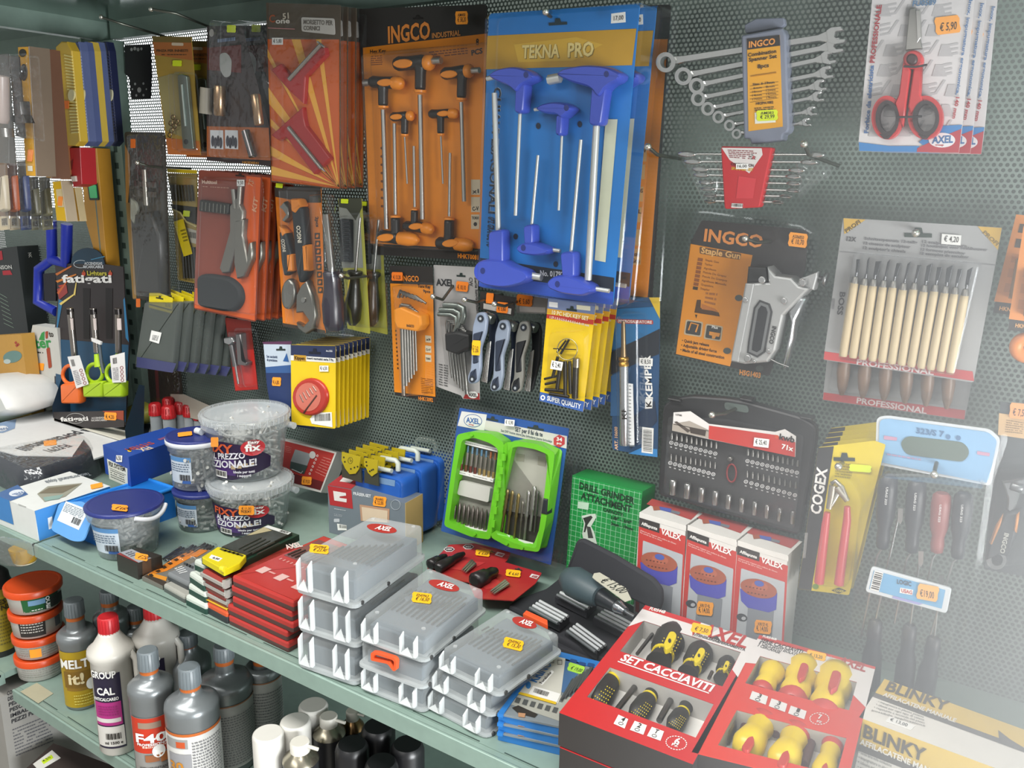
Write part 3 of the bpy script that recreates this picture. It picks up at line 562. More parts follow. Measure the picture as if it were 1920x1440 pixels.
for i, (q, st, lab) in enumerate((([(362, 600), (600, 640), (585, 768), (360, 720)], (510, 708, 78, 72), 'black header card with two orange price stickers above the folding keys'), ([(602, 620), (815, 640), (820, 750), (605, 745)], (660, 660, 110, 76), 'grey header card with orange label under the blue packs'))):
    t = T('header_card', lab, 'card'); Pc = panel(.075 - .02 * i, C7); b = card(t, Pc, q, 0, ('#2a2624', '#8f8b86')[i]); b.flat(Pc, [quad(*q, .1, .62), quad(*q, .92, .62), quad(*q, .92, .92), quad(*q, .1, .92)], .0006, mat('#bdb7b0'))
    sticker(t, Pc, *st, .1, '#ef7f1e', '€ 5,60', z=.002)
    if not i: sticker(t, Pc, 425, 645, 50, 70, .1, '#ef7f1e', z=.002)
    t.done()
# ---- yellow hex key set cards ----
P = panel(.098, C7); t = T('hex_key_card', 'yellow card of black hex keys on a ring, front one of five', 'tool pack', 'yellow hex key cards'); F = [(820, 645), (1142, 682), (1056, 1412), (760, 1336)]
f = lambda *q: [quad(*F, x, y) for x, y in q]
b = card(t, P, F, 0, '#e0bd1d', .0008); b.flat(P, f((0, 0), (1, 0), (1, .1), (0, .1)), .0003, mat('#6d7a9a')); b.flat(P, f((0, .1), (1, .1), (1, .145), (0, .145)), .0003, mat('#d19b2a')); b.flat(P, f((0, .155), (1, .15), (1, .195), (0, .195)), .0004, mat('#b5392c')); b.flat(P, f((0, .915), (1, .905), (1, 1), (0, 1)), .0004, mat('#3b5d9e'))
b.text(P, '10 PC HEX KEY SET', (845, 752), (1092, 796), 26, .0008, mat('#efe0b4')); b.text(P, '1.27-1.5-2-2.5-3-4-5-5.5-6-8-10 mm', (830, 778), (1095, 836), 14, .0008, mat('#e8d6c8')); b.text(P, 'SUPER QUALITY', (812, 1334), (1040, 1392), 30, .0008, mat('#dfe4ea')); b.flat(P, ell(784, 1316, 16, 18, 0, 14), .0008, mat(WH)); b.flat(P, ell(784, 1316, 8, 9, 0, 12), .0011, mat('#3b5d9e'))
eurohole(b, P, 980, 716, 70, 34, .12); b.flat(P, [(825, 668), (885, 675), (885, 710), (825, 702)], .0006, mat('#d8d8d6')); b.flat(P, [(1012, 690), (1105, 700), (1105, 730), (1012, 720)], .0006, mat('#d0cdb4'))
k = t.part('key_ring'); k.tube([P.at(950 + 68 * math.cos(a), 990 + 72 * math.sin(a), .006) for a in [i * math.pi / 12 for i in range(25)]], .0008, STEEL('#c2b98f'), 6)
for a, c, r in (((855, 985), (1008, 992), 4), ((960, 925), (905, 1020), 9), ((940, 930), (880, 1010), 7), ((885, 1040), (850, 1180), 12), ((905, 1070), (880, 1260), 15), ((935, 1070), (935, 1300), 15), ((965, 1070), (970, 1290), 13), ((1008, 1060), (1000, 1320), 24), ((880, 1170), (795, 1190), 9), ((870, 1210), (800, 1225), 10), ((925, 1270), (800, 1262), 13), ((960, 1310), (830, 1290), 13)):
    k = t.part('hex_key'); k.line(P, [a, c], .006 + random.uniform(-.0015, .0015), r * .85, mat('#2a261f', .4, .3), 7)
k = t.part('key_collar'); k.line(P, [(1012, 1050), (1010, 1110)], .006, 22, STEEL('#9a917d'), 12)
b = t.part('blister'); b.rings(P, [(b.loc(P, rr([(815, 850), (1080, 850), (1050, 1340), (790, 1290)], 40), .01), .0006), (b.loc(P, rr([(825, 880), (1060, 880), (1030, 1330), (800, 1280)], 40), .012), .0118)], CLEAR(), cap0=False)
plain(t, P, 838, 1070, 916, 1128, '€ 2,40', .0128, .18); t.done()
for i, s in enumerate(('second', 'third', 'fourth', 'rearmost')): t.copy((.005 + .0035 * i, .0135 * (i + 1), .0015 * i), f'yellow hex key card, {s} in the row on its hook')
# ---- soldering torch ----
P = panel(.05, C7); Q = P.c(*D3); t = T('soldering_torch_pack', 'blue and black blister pack of a silver and gold gas soldering torch', 'tool pack')
o = px(C7, (1250, 640), (1576, 640)) + px(D3, (1560, 496), (1252, 442)); W0 = P.c(); b = card(t, W0, o, 0, '#2b4c70')
b.flat(P, [(1252, 720), (1575, 700), (1574, 860), (1248, 1000)], .0004, mat('#2f6e9f')); b.flat(P, [(1248, 1010), (1574, 850), (1570, 1020), (1244, 1160)], .0006, mat('#2a2f36')); b.flat(P, [(1500, 640), (1576, 640), (1574, 785)], .0007, mat('#d0b036')); b.flat(P, [(1244, 1170), (1380, 1110), (1300, 1440), (1240, 1440)], .0005, mat('#38618c')); b.flat(Q, [(1300, 300), (1420, 200), (1540, 110), (1556, 250), (1380, 440)], .0005, mat('#2c3a50'))
b.flat(Q, [(1360, 470), (1450, 430), (1556, 440), (1558, 494)], .0008, mat('#3b86c4')); b.flat(P, rr([(1275, 785), (1528, 792), (1530, 822), (1290, 815)], 12), .0008, mat('#a8423a')); b.text(P, 'MICROSALDATORE', (1295, 808), (1520, 816), 18, .0011, mat('#e2d6d0'))
b.text(P, 'KEMPER', (1526, 1326), (1508, 1030), 44, .001, mat(WH)); b.prism(P, [(1475, 1325), (1525, 1322), (1522, 1388), (1474, 1392)], .0002, .001, mat(WH)); b.text(P, 'K', (1518, 1378), (1512, 1336), 34, .0013, mat(INK))
b.prism(Q, [(1455, 290), (1532, 300), (1526, 472), (1450, 462)], .0002, .001, mat(WH))
for i in range(20): y = 306 + i * 7.5; b.flat(Q, [(1462, y), (1520, y + 6), (1520, y + 6 + 2 + i % 3), (1462, y + 2 + i % 3)], .0013, mat(INK))
b.text(Q, 'ART. 10600', (1290, 446), (1288, 290), 20, .001, mat('#d8b090'))
k = t.part('torch'); k.turn(P, (1328, 800), (1330, 1045), .016, [(0, 12), (.3, 15), (.7, 16), (1, 20)], STEEL('#8f7a5c', .35)); k.turn(P, (1330, 1040), (1332, 1102), .016, [(0, 26), (.1, 33), (.4, 33), (.45, 28), (.6, 28), (.65, 33), (1, 32)], STEEL('#b98f45', .3)); k.turn(P.c(), px(C7, (1332, 1100))[0], px(D3, (1335, 412))[0], .016, [(0, 7.5), (.02, 8), (.5, 8.5), (.97, 9), (1, 8)], STEEL('#b9bcbf', .22)); k.text(Q, 'KI', (1350, 240), (1346, 180), 30, .0255, mat(INK))
k = t.part('ruler_strip', label='white printed ruler strip'); k.prism(P.c(), px(C7, (1362, 1220), (1390, 1225)) + px(D3, (1400, 412), (1368, 412)), .014, .0155, mat('#d6d8d8'))
for i in range(18): k.flat(P.c(), [(x, y + i * 6.6) for x, y in px(C7, (1366, 1235), (1380, 1236), (1380, 1240), (1366, 1239))], .016, mat('#555555'))
blister(t, W0, rr(px(C7, (1268, 770), (1420, 770)) + px(D3, (1425, 425), (1285, 420)), 8), .026); plain(t, P, 1435, 1050, 1525, 1102, '€ 8,50', .002, .05); t.done()
# ---- magnetic insert cards ----
P = panel(.085, C6); Q = P.c(*D2); t = T('bit_insert_card', 'yellow and navy card with a round red bit case, front one of its row', 'tool pack', 'yellow bit insert cards')
W0 = P.c(); o = px(C6, (522, 958), (826, 966)) + px(D2, (680, 302), (384, 272)); b = card(t, W0, o, 0, '#dcbc1c', .0008, 3)
b.flat(P, [(522, 960), (826, 968), (826, 1050), (523, 1030)], .0004, mat('#26304f')); b.flat(P, [(523, 1030), (826, 1050), (826, 1082), (523, 1064)], .0005, mat('#d9d9d4')); b.prism(P, [(543, 1026), (625, 1032), (625, 1070), (543, 1064)], .0003, .0009, mat('#b58a2b')); b.text(P, 'Kippen', (550, 1058), (618, 1062), 22, .0012, mat('#3c2a16')); b.text(P, 'Inserti magnetici serie 7 Pz.', (632, 1056), (812, 1070), 15, .0009, mat('#39404f')); b.text(P, 'Art.1555', (760, 1006), (804, 1008), 12, .0009, mat('#c9ccd4'))
eurohole(b, P, 684, 1004, 80, 40, .05, .001, '#0f1526'); b.flat(Q, [(508, 235), (540, 195), (655, 190), (660, 292), (520, 268)], .0008, mat(WH)); b.bars(Q, [(535, 205), (652, 190), (655, 262), (535, 262)], 26, .0011, mat(INK))
k = t.part('bit_case'); k.puff(P, ell(655, 1312, 120, 128), .0005, .006, mat('#a8352c', .25), .004); k.prism(P, ell(640, 1312, 84, 96), .006, .0066, mat('#c06a5a', .3))
for i in range(5): k.line(P, [(585 + i * 22, 1295 - i * 14), (608 + i * 22, 1345 - i * 18)], .0062, 5, STEEL('#9a7f76'), 6)
k.line(P, [(610, 1420), (700, 1300)], .0062, 5, STEEL('#7f6058'), 6)
plain(t, P, 716, 1100, 776, 1140, '€ 6,50'); t.done()
ord_ = ('second', 'third', 'fourth', 'fifth', 'sixth', 'seventh', 'eighth', 'rearmost')
for i in range(8): t.copy((.0015 * (i + 1), .0088 * (i + 1), .0008 * i), f'yellow and navy card, {ord_[i]} from the front of the bit insert row')
# ---- navy and white card with orange sticker ----
P = panel(.075, C6); t = T('driver_bit_card', 'navy and white card hanging beside the yellow bit insert row', 'tool pack'); W0 = P.c(); b = card(t, W0, [(494, 644), (547, 645), (592, 806), (512, 792), (500, 720)], 0, '#22335e'); b.flat(P, [(338, 955), (524, 955), (524, 1095), (352, 1110)], .0004, mat('#b9c6d2')); b.flat(P, [(352, 1110), (524, 1095), (524, 1150), (356, 1150)], .0005, mat('#35588c')); b.text(P, 'Set cacciaviti', (360, 1045), (432, 1050), 16, .0008, mat('#3a4a66')); b.text(P, 'di precisione', (362, 1068), (432, 1074), 16, .0008, mat('#3a4a66')); b.flat(P, [(470, 1070), (495, 1015), (510, 1075)], .0008, mat('#2c5a94')); eurohole(b, P, 455, 985, 62, 30); b.flat(P, [(330, 940), (530, 935), (524, 957), (338, 955)], .0006, mat('#5a3350'))
sticker(t, P, 426, 1208, 60, 58, .05, OR_, '€ 6,80'); t.done()
# ---- red card with chrome bits ----
P = panel(.05, C5); t = T('socket_pack', 'red card with a chrome joint and slim rod', 'tool pack'); b = card(t, P, [(1518, 775), (1688, 800), (1742, 1262), (1588, 1272)], 0, '#8c2b22'); b.flat(P, [(1555, 1000), (1712, 990), (1740, 1258), (1590, 1268)], .0004, mat('#bb2a22'))
k = t.part('chrome_joint'); k.puff(P, rr([(1525, 905), (1585, 898), (1600, 940), (1570, 965), (1530, 950)], 10), .001, .016, STEEL('#b9b9b9', .2), .003); k.line(P, [(1562, 960), (1590, 1105)], .01, 16, STEEL('#7c7a7a', .3)); k.line(P, [(1590, 1100), (1610, 1222)], .01, 6, STEEL('#a5a3a0'))
k = t.part('socket_key'); k.puff(P, rr([(1605, 880), (1640, 880), (1652, 1060), (1685, 1075), (1680, 1102), (1620, 1095)], 8), .001, .014, STEEL('#8b8584', .3), .002)
blister(t, P, rr([(1530, 870), (1670, 870), (1712, 1240), (1600, 1250)], 20), .02); t.done()
# ---- grey bags with yellow headers ----
P = panel(.1, C5); t = T('small_parts_bag', 'grey plastic bag with yellow header and white label, foremost of its hook', 'bag', 'grey bags with yellow headers')
h_ = t.part('header_card'); h_.prism(P, [(1008, 582), (1165, 645), (1160, 748), (1005, 708)], -.0006, .0006, mat('#e3cf1c')); h_.flat(P, [(1008, 682), (1160, 722), (1160, 730), (1008, 690)], .001, mat('#2a2a22')); h_.text(P, '3,10', (1115, 698), (1150, 706), 20, .001, mat('#8a8420')); eurohole(h_, P, 1078, 640, 50, 24, .2, .001, '#3d3a1a')
b = t.part('pouch'); b.puff(P, rr([(985, 668), (1225, 672), (1185, 1120), (1165, 1150), (918, 1112)], 12), -.004, .006, mat('#5d635f', .3, 0, 'tint'), .004); b.flat(P, [(925, 1040), (1190, 1085), (1165, 1148), (920, 1110)], .0075, mat('#3e4168', .4)); b.puff(P, rr([(1010, 720), (1170, 780), (1140, 1050), (970, 1020)], 12), -.006, .002, mat('#3c423d', .7), .003)
l = t.part('label', label='white printed label'); l.prism(P, [(1022, 862), (1090, 878), (1072, 952), (1008, 932)], .007, .0075, mat(WH)); l.lines(P, [(1032, 890), (1072, 898), (1062, 935), (1024, 925)], 4, .008, mat(INK)); t.done()
for i, s in enumerate(('second', 'third', 'fourth', 'fifth', 'rearmost')): t.copy((.017 * (i + 1), .012 * (i + 1), .002 - .002 * i), f'grey plastic bag with yellow header, {s} from the front of its hook')
random.seed(3)
# ---- combination spanners in a grey holder ----
P = panel(.07, C4); W0 = P.c(); t = T('spanner_set', 'eight chrome combination spanners in a grey plastic holder with a yellow label', 'spanner set')
b = t.part('holder'); b.prism(P, rr([(-38, 238), (240, 186), (262, 230), (286, 870), (268, 898), (245, 905), (240, 946), (28, 972), (20, 936), (-20, 936)], 14), -.004, .016, mat('#777d8c', .35), .002); b.prism(P, rr([(-16, 168), (60, 126), (250, 118), (258, 165), (236, 182), (-10, 226)], 12), -.002, .006, mat('#777d8c', .35), .001)
c = t.part('label_card', label='yellow and black label card'); q = [(2, 262), (222, 236), (243, 855), (12, 886)]; c.prism(P, q, .016, .0166, mat('#d89a22')); c.flat(P, [(2, 262), (222, 236), (226, 308), (4, 336)], .0169, mat('#2b2725'))
c.text(P, 'INGCO', (14, 322), (192, 298), 40, .0174, mat('#e0954a')); T_ = mat('#3b2c17')
for st, a, e, h_ in (('Combination', (8, 384), (200, 356), 24), ('Spanner Set', (14, 416), (204, 390), 24), ('8pcs', (72, 462), (150, 452), 26), ('Size: 6-19mm', (40, 578), (188, 562), 15), ('6mm   8mm', (45, 602), (188, 588), 14), ('10mm   12mm', (38, 628), (195, 612), 14), ('14mm   15mm', (38, 652), (198, 636), 14), ('17mm   19mm', (40, 678), (200, 660), 14), ('HKSPA1082', (62, 708), (180, 698), 17)): c.text(P, st, a, e, h_, .0172, T_, st[0] not in '61')
for y in range(6): c.flat(P, [(22, 580 + y * 22), (214, 550 + y * 22), (214, 552 + y * 22), (22, 582 + y * 22)], .017, T_)
c.line(P, [(30, 515), (200, 490)], .0168, 5, mat('#a8741c')); c.lines(P, [(52, 725), (190, 715), (192, 740), (54, 750)], 2, .0172, T_); c.flat(P, [(54, 760), (190, 742), (196, 826), (56, 836)], .0172, mat('#dcdcd0'))
sticker(t, P, 138, 778, 146, 72, -.05, YG, '€ 29,99', 'AM083', .018)
LR = [(1248, 116.7, 17), (1281, 143, 15), (1306, 161, 13.5), (1309, 185, 12.5), (1327, 204, 11.5), (1347, 219.5, 10.5), (1367.5, 235, 9.5), (1381, 251, 8.5)]
RE = [(1570, 67), (1568, 86), (1556, 108), (1552, 136), (1540, 160), (1536, 181), (1524, 208), (1514, 229)]
ST = STEEL('#c9cac8', .16)
for i, ((x, y, r), (a, c_)) in enumerate(zip(LR, RE)):
    w = t.part('spanner'); d = math.hypot(a - x, c_ - y); u = ((a - x) / d, (c_ - y) / d); n = (-u[1], u[0]); s = lambda k, o: (x + u[0] * k + n[0] * o, y + u[1] * k + n[1] * o)
    hh = .004 + (7 - i) * .0004; z0 = -.001
    w.frame(W0, ell(x, y, r * 1.08, r * 1.12, 0, 24), ell(x, y, r * .6, r * .66, 0, 24), z0 - .002, z0 + hh + .003, ST)
    w.barrel(W0, [s(r * .9, -r * .55), s(r * 2.2, -r * .42), s(d - r * 2, -r * .42), s(d - r * .8, -r * .75), s(d - r * .8, r * .75), s(d - r * 2, r * .42), s(r * 2.2, r * .42), s(r * .9, r * .55)], z0 - .002, z0 + hh, ST, .0012, 2)
    w.barrel(W0, [s(d - r * 1.1, -r * .7), s(d - r * .4, -r * 1.02), s(d + r * .7, -r * .95), s(d + r * .85, -r * .4), s(d, -r * .34), s(d - r * .15, r * .1), s(d + r * .1, r * .4), s(d + r * 1.0, r * .5), s(d + r * .8, r * .98), s(d - r * .4, r * 1.02), s(d - r * 1.1, r * .7)], z0 - .002, z0 + hh + .001, ST, .001, 2)
t.done(P.at(100, 200))
# ---- small spanners in a red holder ----
P = panel(.09, C4); W0 = P.c(); t = T('spanner_set', 'eight small polished spanners in a red and white holder inside a clear bag', 'spanner set')
H = [(1351, 274), (1448, 276), (1424, 389), (1358, 392)]; b = t.part('holder'); b.prism(W0, rr(H, 5), -.003, .01, mat('#b3242a', .35), .0015)
b.flat(W0, [(1353, 277), (1428, 278), (1430, 290), (1405, 325), (1368, 300)], .0104, mat('#cfc9c6')); b.flat(W0, [(1385, 330), (1418, 335), (1412, 372), (1380, 372)], .0104, mat('#c23038'))
b.lines(W0, [(1364, 280), (1420, 282), (1416, 300), (1368, 296)], 5, .0107, mat('#7a2a2c')); b.text(W0, 'COMBINATION', (1370, 310), (1413, 313), 5, .0108, mat('#3a2420')); b.text(W0, 'SPANNER SET', (1371, 318), (1412, 321), 5, .0108, mat('#c9a021'))
b.flat(W0, ell(1412, 295, 7, 6), .0107, mat('#cfc9c6')); b.text(W0, '8', (1410, 298), (1415, 298.5), 6, .011, mat('#a02026')); b.flat(W0, [(1372, 381), (1393, 382), (1392, 390), (1371, 389)], .0107, mat(WH)); b.bars(W0, [(1372, 381), (1393, 382), (1392, 390), (1371, 389)], 14, .011, mat(INK))
plain(t, W0, 1380, 307, 1403, 317, '16,00', .0112)
LE = [(1283, 289), (1294, 303), (1308, 317), (1310, 328), (1319, 342), (1322, 354), (1326, 366), (1326, 377)]; RR = [(1536, 290), (1524, 304), (1501, 319), (1494, 331), (1495, 344), (1494, 357), (1480, 368), (1465, 379)]
for i, (l, r) in enumerate(zip(LE, RR)):
    w = t.part('spanner'); w.line(W0, [(l[0] + 10, l[1]), (r[0] - 10, r[1])], .002, 2.4, ST, 6); e = 1 - i * .05
    for p in (l, r): w.barrel(W0, ell(p[0] + (6 if p is l else -6), p[1], 18 * e, 6.4 * e, .03, 14), -.002, .006, ST, .002)
b = t.part('bag'); b.puff(W0, [(1340, 285), (1356, 320), (1352, 360), (1330, 385), (1316, 375), (1290, 320), (1276, 300), (1290, 285)], -.004, .012, FILM(), .004); b = t.part('bag_end'); b.puff(W0, [(1490, 305), (1530, 300), (1556, 312), (1552, 332), (1530, 342), (1508, 362), (1495, 375), (1500, 340)], -.004, .014, FILM(), .005); t.done()
# ---- electrician's scissors cards ----
P = panel(.075, C4); t = T('scissors_card', 'white card of red and black electrician scissors, front one of three', 'scissors pack', 'scissors cards')
o = [(852, -60), (1542, -60), (1455, 860), (1432, 1032), (760, 1020), (755, 960)]; b = card(t, P, o, 0, '#c9c6c6', r=3)
GR = mat('#aeacad')
for i in range(7):
    for j in range(9):
        x = 900 + j * 62 - i * 9 + (i % 2) * 30; y = 30 + i * 135
        if 830 < x < 1380 and y < 850:
            if (i + j) % 3 == 0: b.flat(P, [(x, y), (x + 50, y), (x + 75, y + 80), (x - 25, y + 80)], .0002 + .00003 * (i * 3 + j % 3), GR)
            elif (i + j) % 3 == 1:
                for k in range(3): b.flat(P, [(x - 20, y + k * 32), (x + 50, y + k * 32 - 14), (x + 50, y + k * 32), (x - 20, y + k * 32 + 14)], .0002 + .00003 * (i * 3 + j % 3), GR)
            else: b.flat(P, [(x - 30, y + 60), (x - 12, y + 60), (x + 48, y - 30), (x + 30, y - 30)], .0002 + .00003 * (i * 3 + j % 3), GR)
b.flat(P, [(757, 960), (960, 985), (1165, 985), (1150, 1026), (760, 1019)], .0011, mat('#3579b5')); b.flat(P, [(1162, 960), (1300, 850), (1454, 842), (1445, 900), (1200, 985)], .0011, mat('#3579b5')); b.flat(P, [(1152, 1000), (1300, 930), (1450, 870), (1432, 1030), (1148, 1026)], .0013, mat('#a93640'))
b.flat(P, ell(1318, 946, 90, 50), .0016, mat('#d6d4d6')); b.text(P, 'AXEL', (1250, 968), (1392, 962), 48, .0019, mat('#31659a')); b.text(P, 'group', (1270, 984), (1330, 984), 12, .0019, mat('#a93640'))
b.text(P, 'Forbice da elettricista', (820, 898), (858, 440), 28, .0012, mat('#3a6397')); b.text(P, 'PROFESSIONALE', (862, 424), (912, 32), 32, .0012, mat('#a03038')); b.text(P, 'Inox, impugnatura ergonomica,', (1502, 0), (1412, 640), 22, .0012, mat('#4b6f9c')); b.text(P, '140 mm', (1412, 656), (1388, 800), 24, .0012, mat('#a03038')); b.text(P, 'FU0589', (1118, 42), (1276, 32), 36, .0012, mat('#4b7296'))
s = t.part('scissors_blade'); s.prism(P, [(1098, 60), (1140, 50), (1185, 330), (1070, 340)], .001, .004, STEEL('#9a9894', .35), .0008); s.prism(P, [(1140, 70), (1172, 60), (1180, 250), (1150, 290)], .003, .006, STEEL('#b5b3b0', .3), .0008)
RH = mat('#b83436', .35)
for cx, rx, arm in ((946, 104, [(1062, 400), (1118, 480), (1085, 720), (1060, 860), (1000, 700), (1028, 640)]), (1206, 118, [(1128, 460), (1192, 420), (1182, 640), (1210, 690), (1110, 780), (1090, 720)])):
    g = t.part('finger_ring'); g.frame(P, ell(cx, 793, rx, 148, 0, 32), ell(cx + 2, 795, rx * .58, 96, 0, 32), .002, .012, RH); g.barrel(P, arm, .002, .014, RH, .002)
    k = t.part('ring_lining', id(g), 'black ring lining'); k.frame(P, ell(cx + 2, 797, rx * .76, 120, 0, 32), ell(cx + 2, 795, rx * .55, 93, 0, 32), .003, .0145, mat('#332b2c', .6)); k.prism(P, [(cx - 50, 905), (cx + 40, 905), (cx + 10, 938), (cx - 20, 938)], .003, .013, mat('#332b2c', .6))
k = t.part('pivot_cap'); k.barrel(P, ell(1128, 405, 70, 66), .003, .017, RH, .002); k.barrel(P, ell(1118, 402, 40, 40), .012, .02, mat('#3a2526', .5), .002)
for a in ([(1060, 448), (1140, 452), (1218, 437)], [(1008, 790), (1080, 790), (1182, 786)]): k = t.part('cable_tie', label='black cable tie'); k.line(P, a, .02, 8, mat('#2a2a2c', .5), 6)
sticker(t, P, 1356, 168, 172, 118, -.12, '#f0a244', '€ 5,90'); t.done()
t.copy((.008, .024, 0), 'white scissors card, middle one of three'); t.copy((.016, .048, 0), 'white scissors card nearest the panel of the three')
# ---- staple gun blister ----
P = panel(.03, C8); t = T('staple_gun_pack', 'orange and black blister pack of a steel staple gun', 'tool pack')
b = t.part('card'); b.prism(P, rr([(262, 90), (812, 140), (795, 340), (610, 892), (125, 782), (205, 205)], 10), -.0012, 0, mat('#332f2d')); b.flat(P, [(206, 212), (524, 270), (420, 800), (408, 842), (130, 778)], .0004, mat('#d98a1d'))
b.text(P, 'INGCO', (272, 196), (574, 232), 62, .0008, mat('#d98a45')); b.prism(P, rr([(252, 226), (466, 262), (460, 294), (252, 262)], 8), .0004, .0008, mat('#6b4a2a')); b.text(P, 'Staple Gun', (258, 258), (460, 290), 30, .0012, mat('#e3b06a'))
for i, w in enumerate(('Staple Gun', 'Tacker', 'Agrafeuse', 'Pistola De Grapas', 'Pistola De Grampos', 'Agrafeuse Manuelle', 'Grapadora', 'Stapler')):
    y = 283 + i * 21; x = 244 - i * 3.6; b.flat(P, [(x, y), (x + 25, y + 4), (x + 22, y + 20), (x - 3, y + 16)], .0008, mat('#8f4f17' if i < 7 else '#3b2c1a')); b.text(P, w, (x + 36, y + 16), (x + 36 + 7 * len(w), y + 16 + 1.3 * len(w)), 11, .0008, mat('#8a5014'), False)
for i, w in enumerate(('• Quick jam release', '• Adjustable driving force', '• Made of all steel construction')): b.text(P, w, (160 - i * 4, 715 + i * 24), (300 + i * 39, 740 + i * 32), 15, .0008, mat('#4c3010'))
b.text(P, 'HSG1403', (456, 884), (564, 902), 26, .0008, mat('#d98a35'))
for x, y in ((182, 600), (284, 622)): b.prism(P, rr([(x, y), (x + 88, y + 14), (x + 78, y + 92), (x - 12, y + 78)], 10), .0003, .0008, mat('#b9a98c')); b.flat(P, rr([(x + 6, y + 8), (x + 80, y + 20), (x + 72, y + 84), (x - 4, y + 72)], 8), .0011, mat('#3a3a38'))
b.line(P, [(195, 655), (208, 618), (245, 628), (232, 665)], .0012, 5, mat('#d9913a'), 6); b.flat(P, [(302, 662), (358, 672), (352, 690), (335, 688), (330, 700), (315, 698), (316, 684), (300, 680)], .0014, mat('#d9913a')); b.text(P, 'Plus', (314, 645), (345, 650), 14, .0014, mat(WH))
b.flat(P, [(238, 500), (258, 500), (256, 540), (350, 565), (355, 585), (225, 565)], .0009, mat('#4a2f14')); b.flat(P, [(262, 520), (330, 545), (345, 560), (262, 548)], .0011, mat('#b86f2a')); b.lines(P, [(285, 455), (345, 460), (330, 535), (275, 520)], 3, .0009, mat('#a8682a')); b.flat(P, [(228, 575), (240, 577), (234, 596)], .0009, mat('#3a2a14'))
for x, y in ((453, 490), (393, 762), (560, 852)): b.flat(P, ell(x, y, 20, 16), .0009, mat('#4a4f4a'))
AL = mat('#b4b5b4', .38, .55); HO = [(560, 500), (612, 520), (626, 562), (588, 770), (548, 797), (494, 772), (500, 715), (530, 540)]
g = t.part('staple_gun_body'); g.prism(P, [(500, 330), (592, 332), (604, 410), (492, 416)], .006, .03, mat('#2a2b2b', .4), .002)
BO = [(598, 330), (640, 375), (722, 386), (762, 428), (818, 442), (702, 560), (682, 582), (642, 762), (600, 822), (482, 832), (410, 818), (412, 790), (484, 415), (604, 410)]
g.prism(P, BO, .006, .034, AL, .003); g.prism(P, HO, .034, .0352, mat('#3c3d3e', .4)); g.prism(P, inset(HO, 10) if area2(HO) > 0 else inset(HO[::-1], 10), .035, .0358, mat('#8d8f90', .3, .7)); g.prism(P, inset(HO if area2(HO) > 0 else HO[::-1], 24), .0355, .0362, mat('#2d2e30', .3))
g.prism(P, [(492, 416), (530, 418), (450, 820), (414, 812)], .034, .036, AL, .0008); g.text(P, 'INGCO', (626, 634), (608, 724), 22, .0352, mat('#2c2c2c'))
for x, y, r in ((570, 398, 18), (484, 500, 14), (683, 506, 16), (780, 412, 18), (605, 766, 12), (496, 802, 18), (532, 818, 9)): k = t.part('rivet', id(g)); k.prism(P, ell(x, y, r, r * 1.05, 0, 14), .033, .0385, STEEL('#c3c3c2', .25), .001)
k = t.part('top_lever'); k.prism(P, [(858, 355), (762, 392), (752, 432), (838, 452), (858, 380)], .012, .028, AL, .002)
k = t.part('tension_knob'); k.turn(P, (852, 384), (908, 396), .02, [(0, 12), (.7, 12), (.72, 36), (.95, 38), (1, 30)], STEEL('#8f9090', .3), 16)
k = t.part('squeeze_lever', label='chrome squeeze lever'); k.barrel(P, [(816, 486), (775, 480), (712, 552), (726, 612), (716, 680), (676, 855), (706, 852), (748, 700), (762, 600)], .008, .028, STEEL('#c0c2c4', .16), .004); k.line(P, [(610, 802), (655, 825), (710, 845)], .03, 4, STEEL('#9a9a98'))
blister(t, P, rr([(232, 40), (300, 42), (770, 112), (850, 160), (830, 330), (760, 620), (640, 965), (560, 955), (88, 842)], 20), .006, r=.003); sticker(t, P, 757, 192, 98, 72, .12, '#ee9a35', '€ 10,70', 'A506850', .0075)
t.done()
# ---- sculptor chisel cards ----
def chisel_card(P, h, o, red, lab, first):
    t = T('chisel_pack', lab, 'tool pack', 'chisel cards'); b = card(t, P, o, 0, '#9d9e9e', r=10); b.flat(P, red, .0004, mat('#bb4244')); return t, b
P = panel(.045, C8); t, b = chisel_card(P, 0, [(990, 78), (1808, 128), (1660, 925), (888, 808)], [(894, 765), (1656, 868), (1664, 918), (890, 806)], 'silver grey card of twelve pale wooden handled chisels', 1)
b.flat(P, [(992, 80), (1106, 87), (996, 162)], .0006, mat('#c9a347')); b.flat(P, [(1682, 122), (1806, 130), (1786, 244)], .0006, mat('#c9a347')); b.text(P, 'PROFI', (1008, 156), (1082, 104), 20, .0009, mat('#5a4a24')); b.text(P, 'PROFI', (1706, 156), (1778, 222), 20, .0009, mat('#7a6638')); b.text(P, '12X', (1006, 196), (1056, 200), 22, .0008, mat('#4c4c4e'))
for i, (a, c) in enumerate((('Schnitzerpennata 12-teilig', '12 scalpelli scultore'), ('12 ciseaux de sculpteur', '12 houtsnijset voor beeldhouwer'), ("12 sculptor's chisels", '12 formoes p/escultor'), ('', '12 escoplos de escultor'))):
    if a: b.text(P, a, (1098 - i * 4, 190 + i * 24), (1098 - i * 4 + 10.5 * len(a), 212 + i * 23), 14, .0008, mat('#6d6d70'))
    b.text(P, c, (1395 - i * 4, 206 + i * 20), (1395 - i * 4 + 11 * len(c), 230 + i * 19), 14, .0008, mat('#6d6d70'))
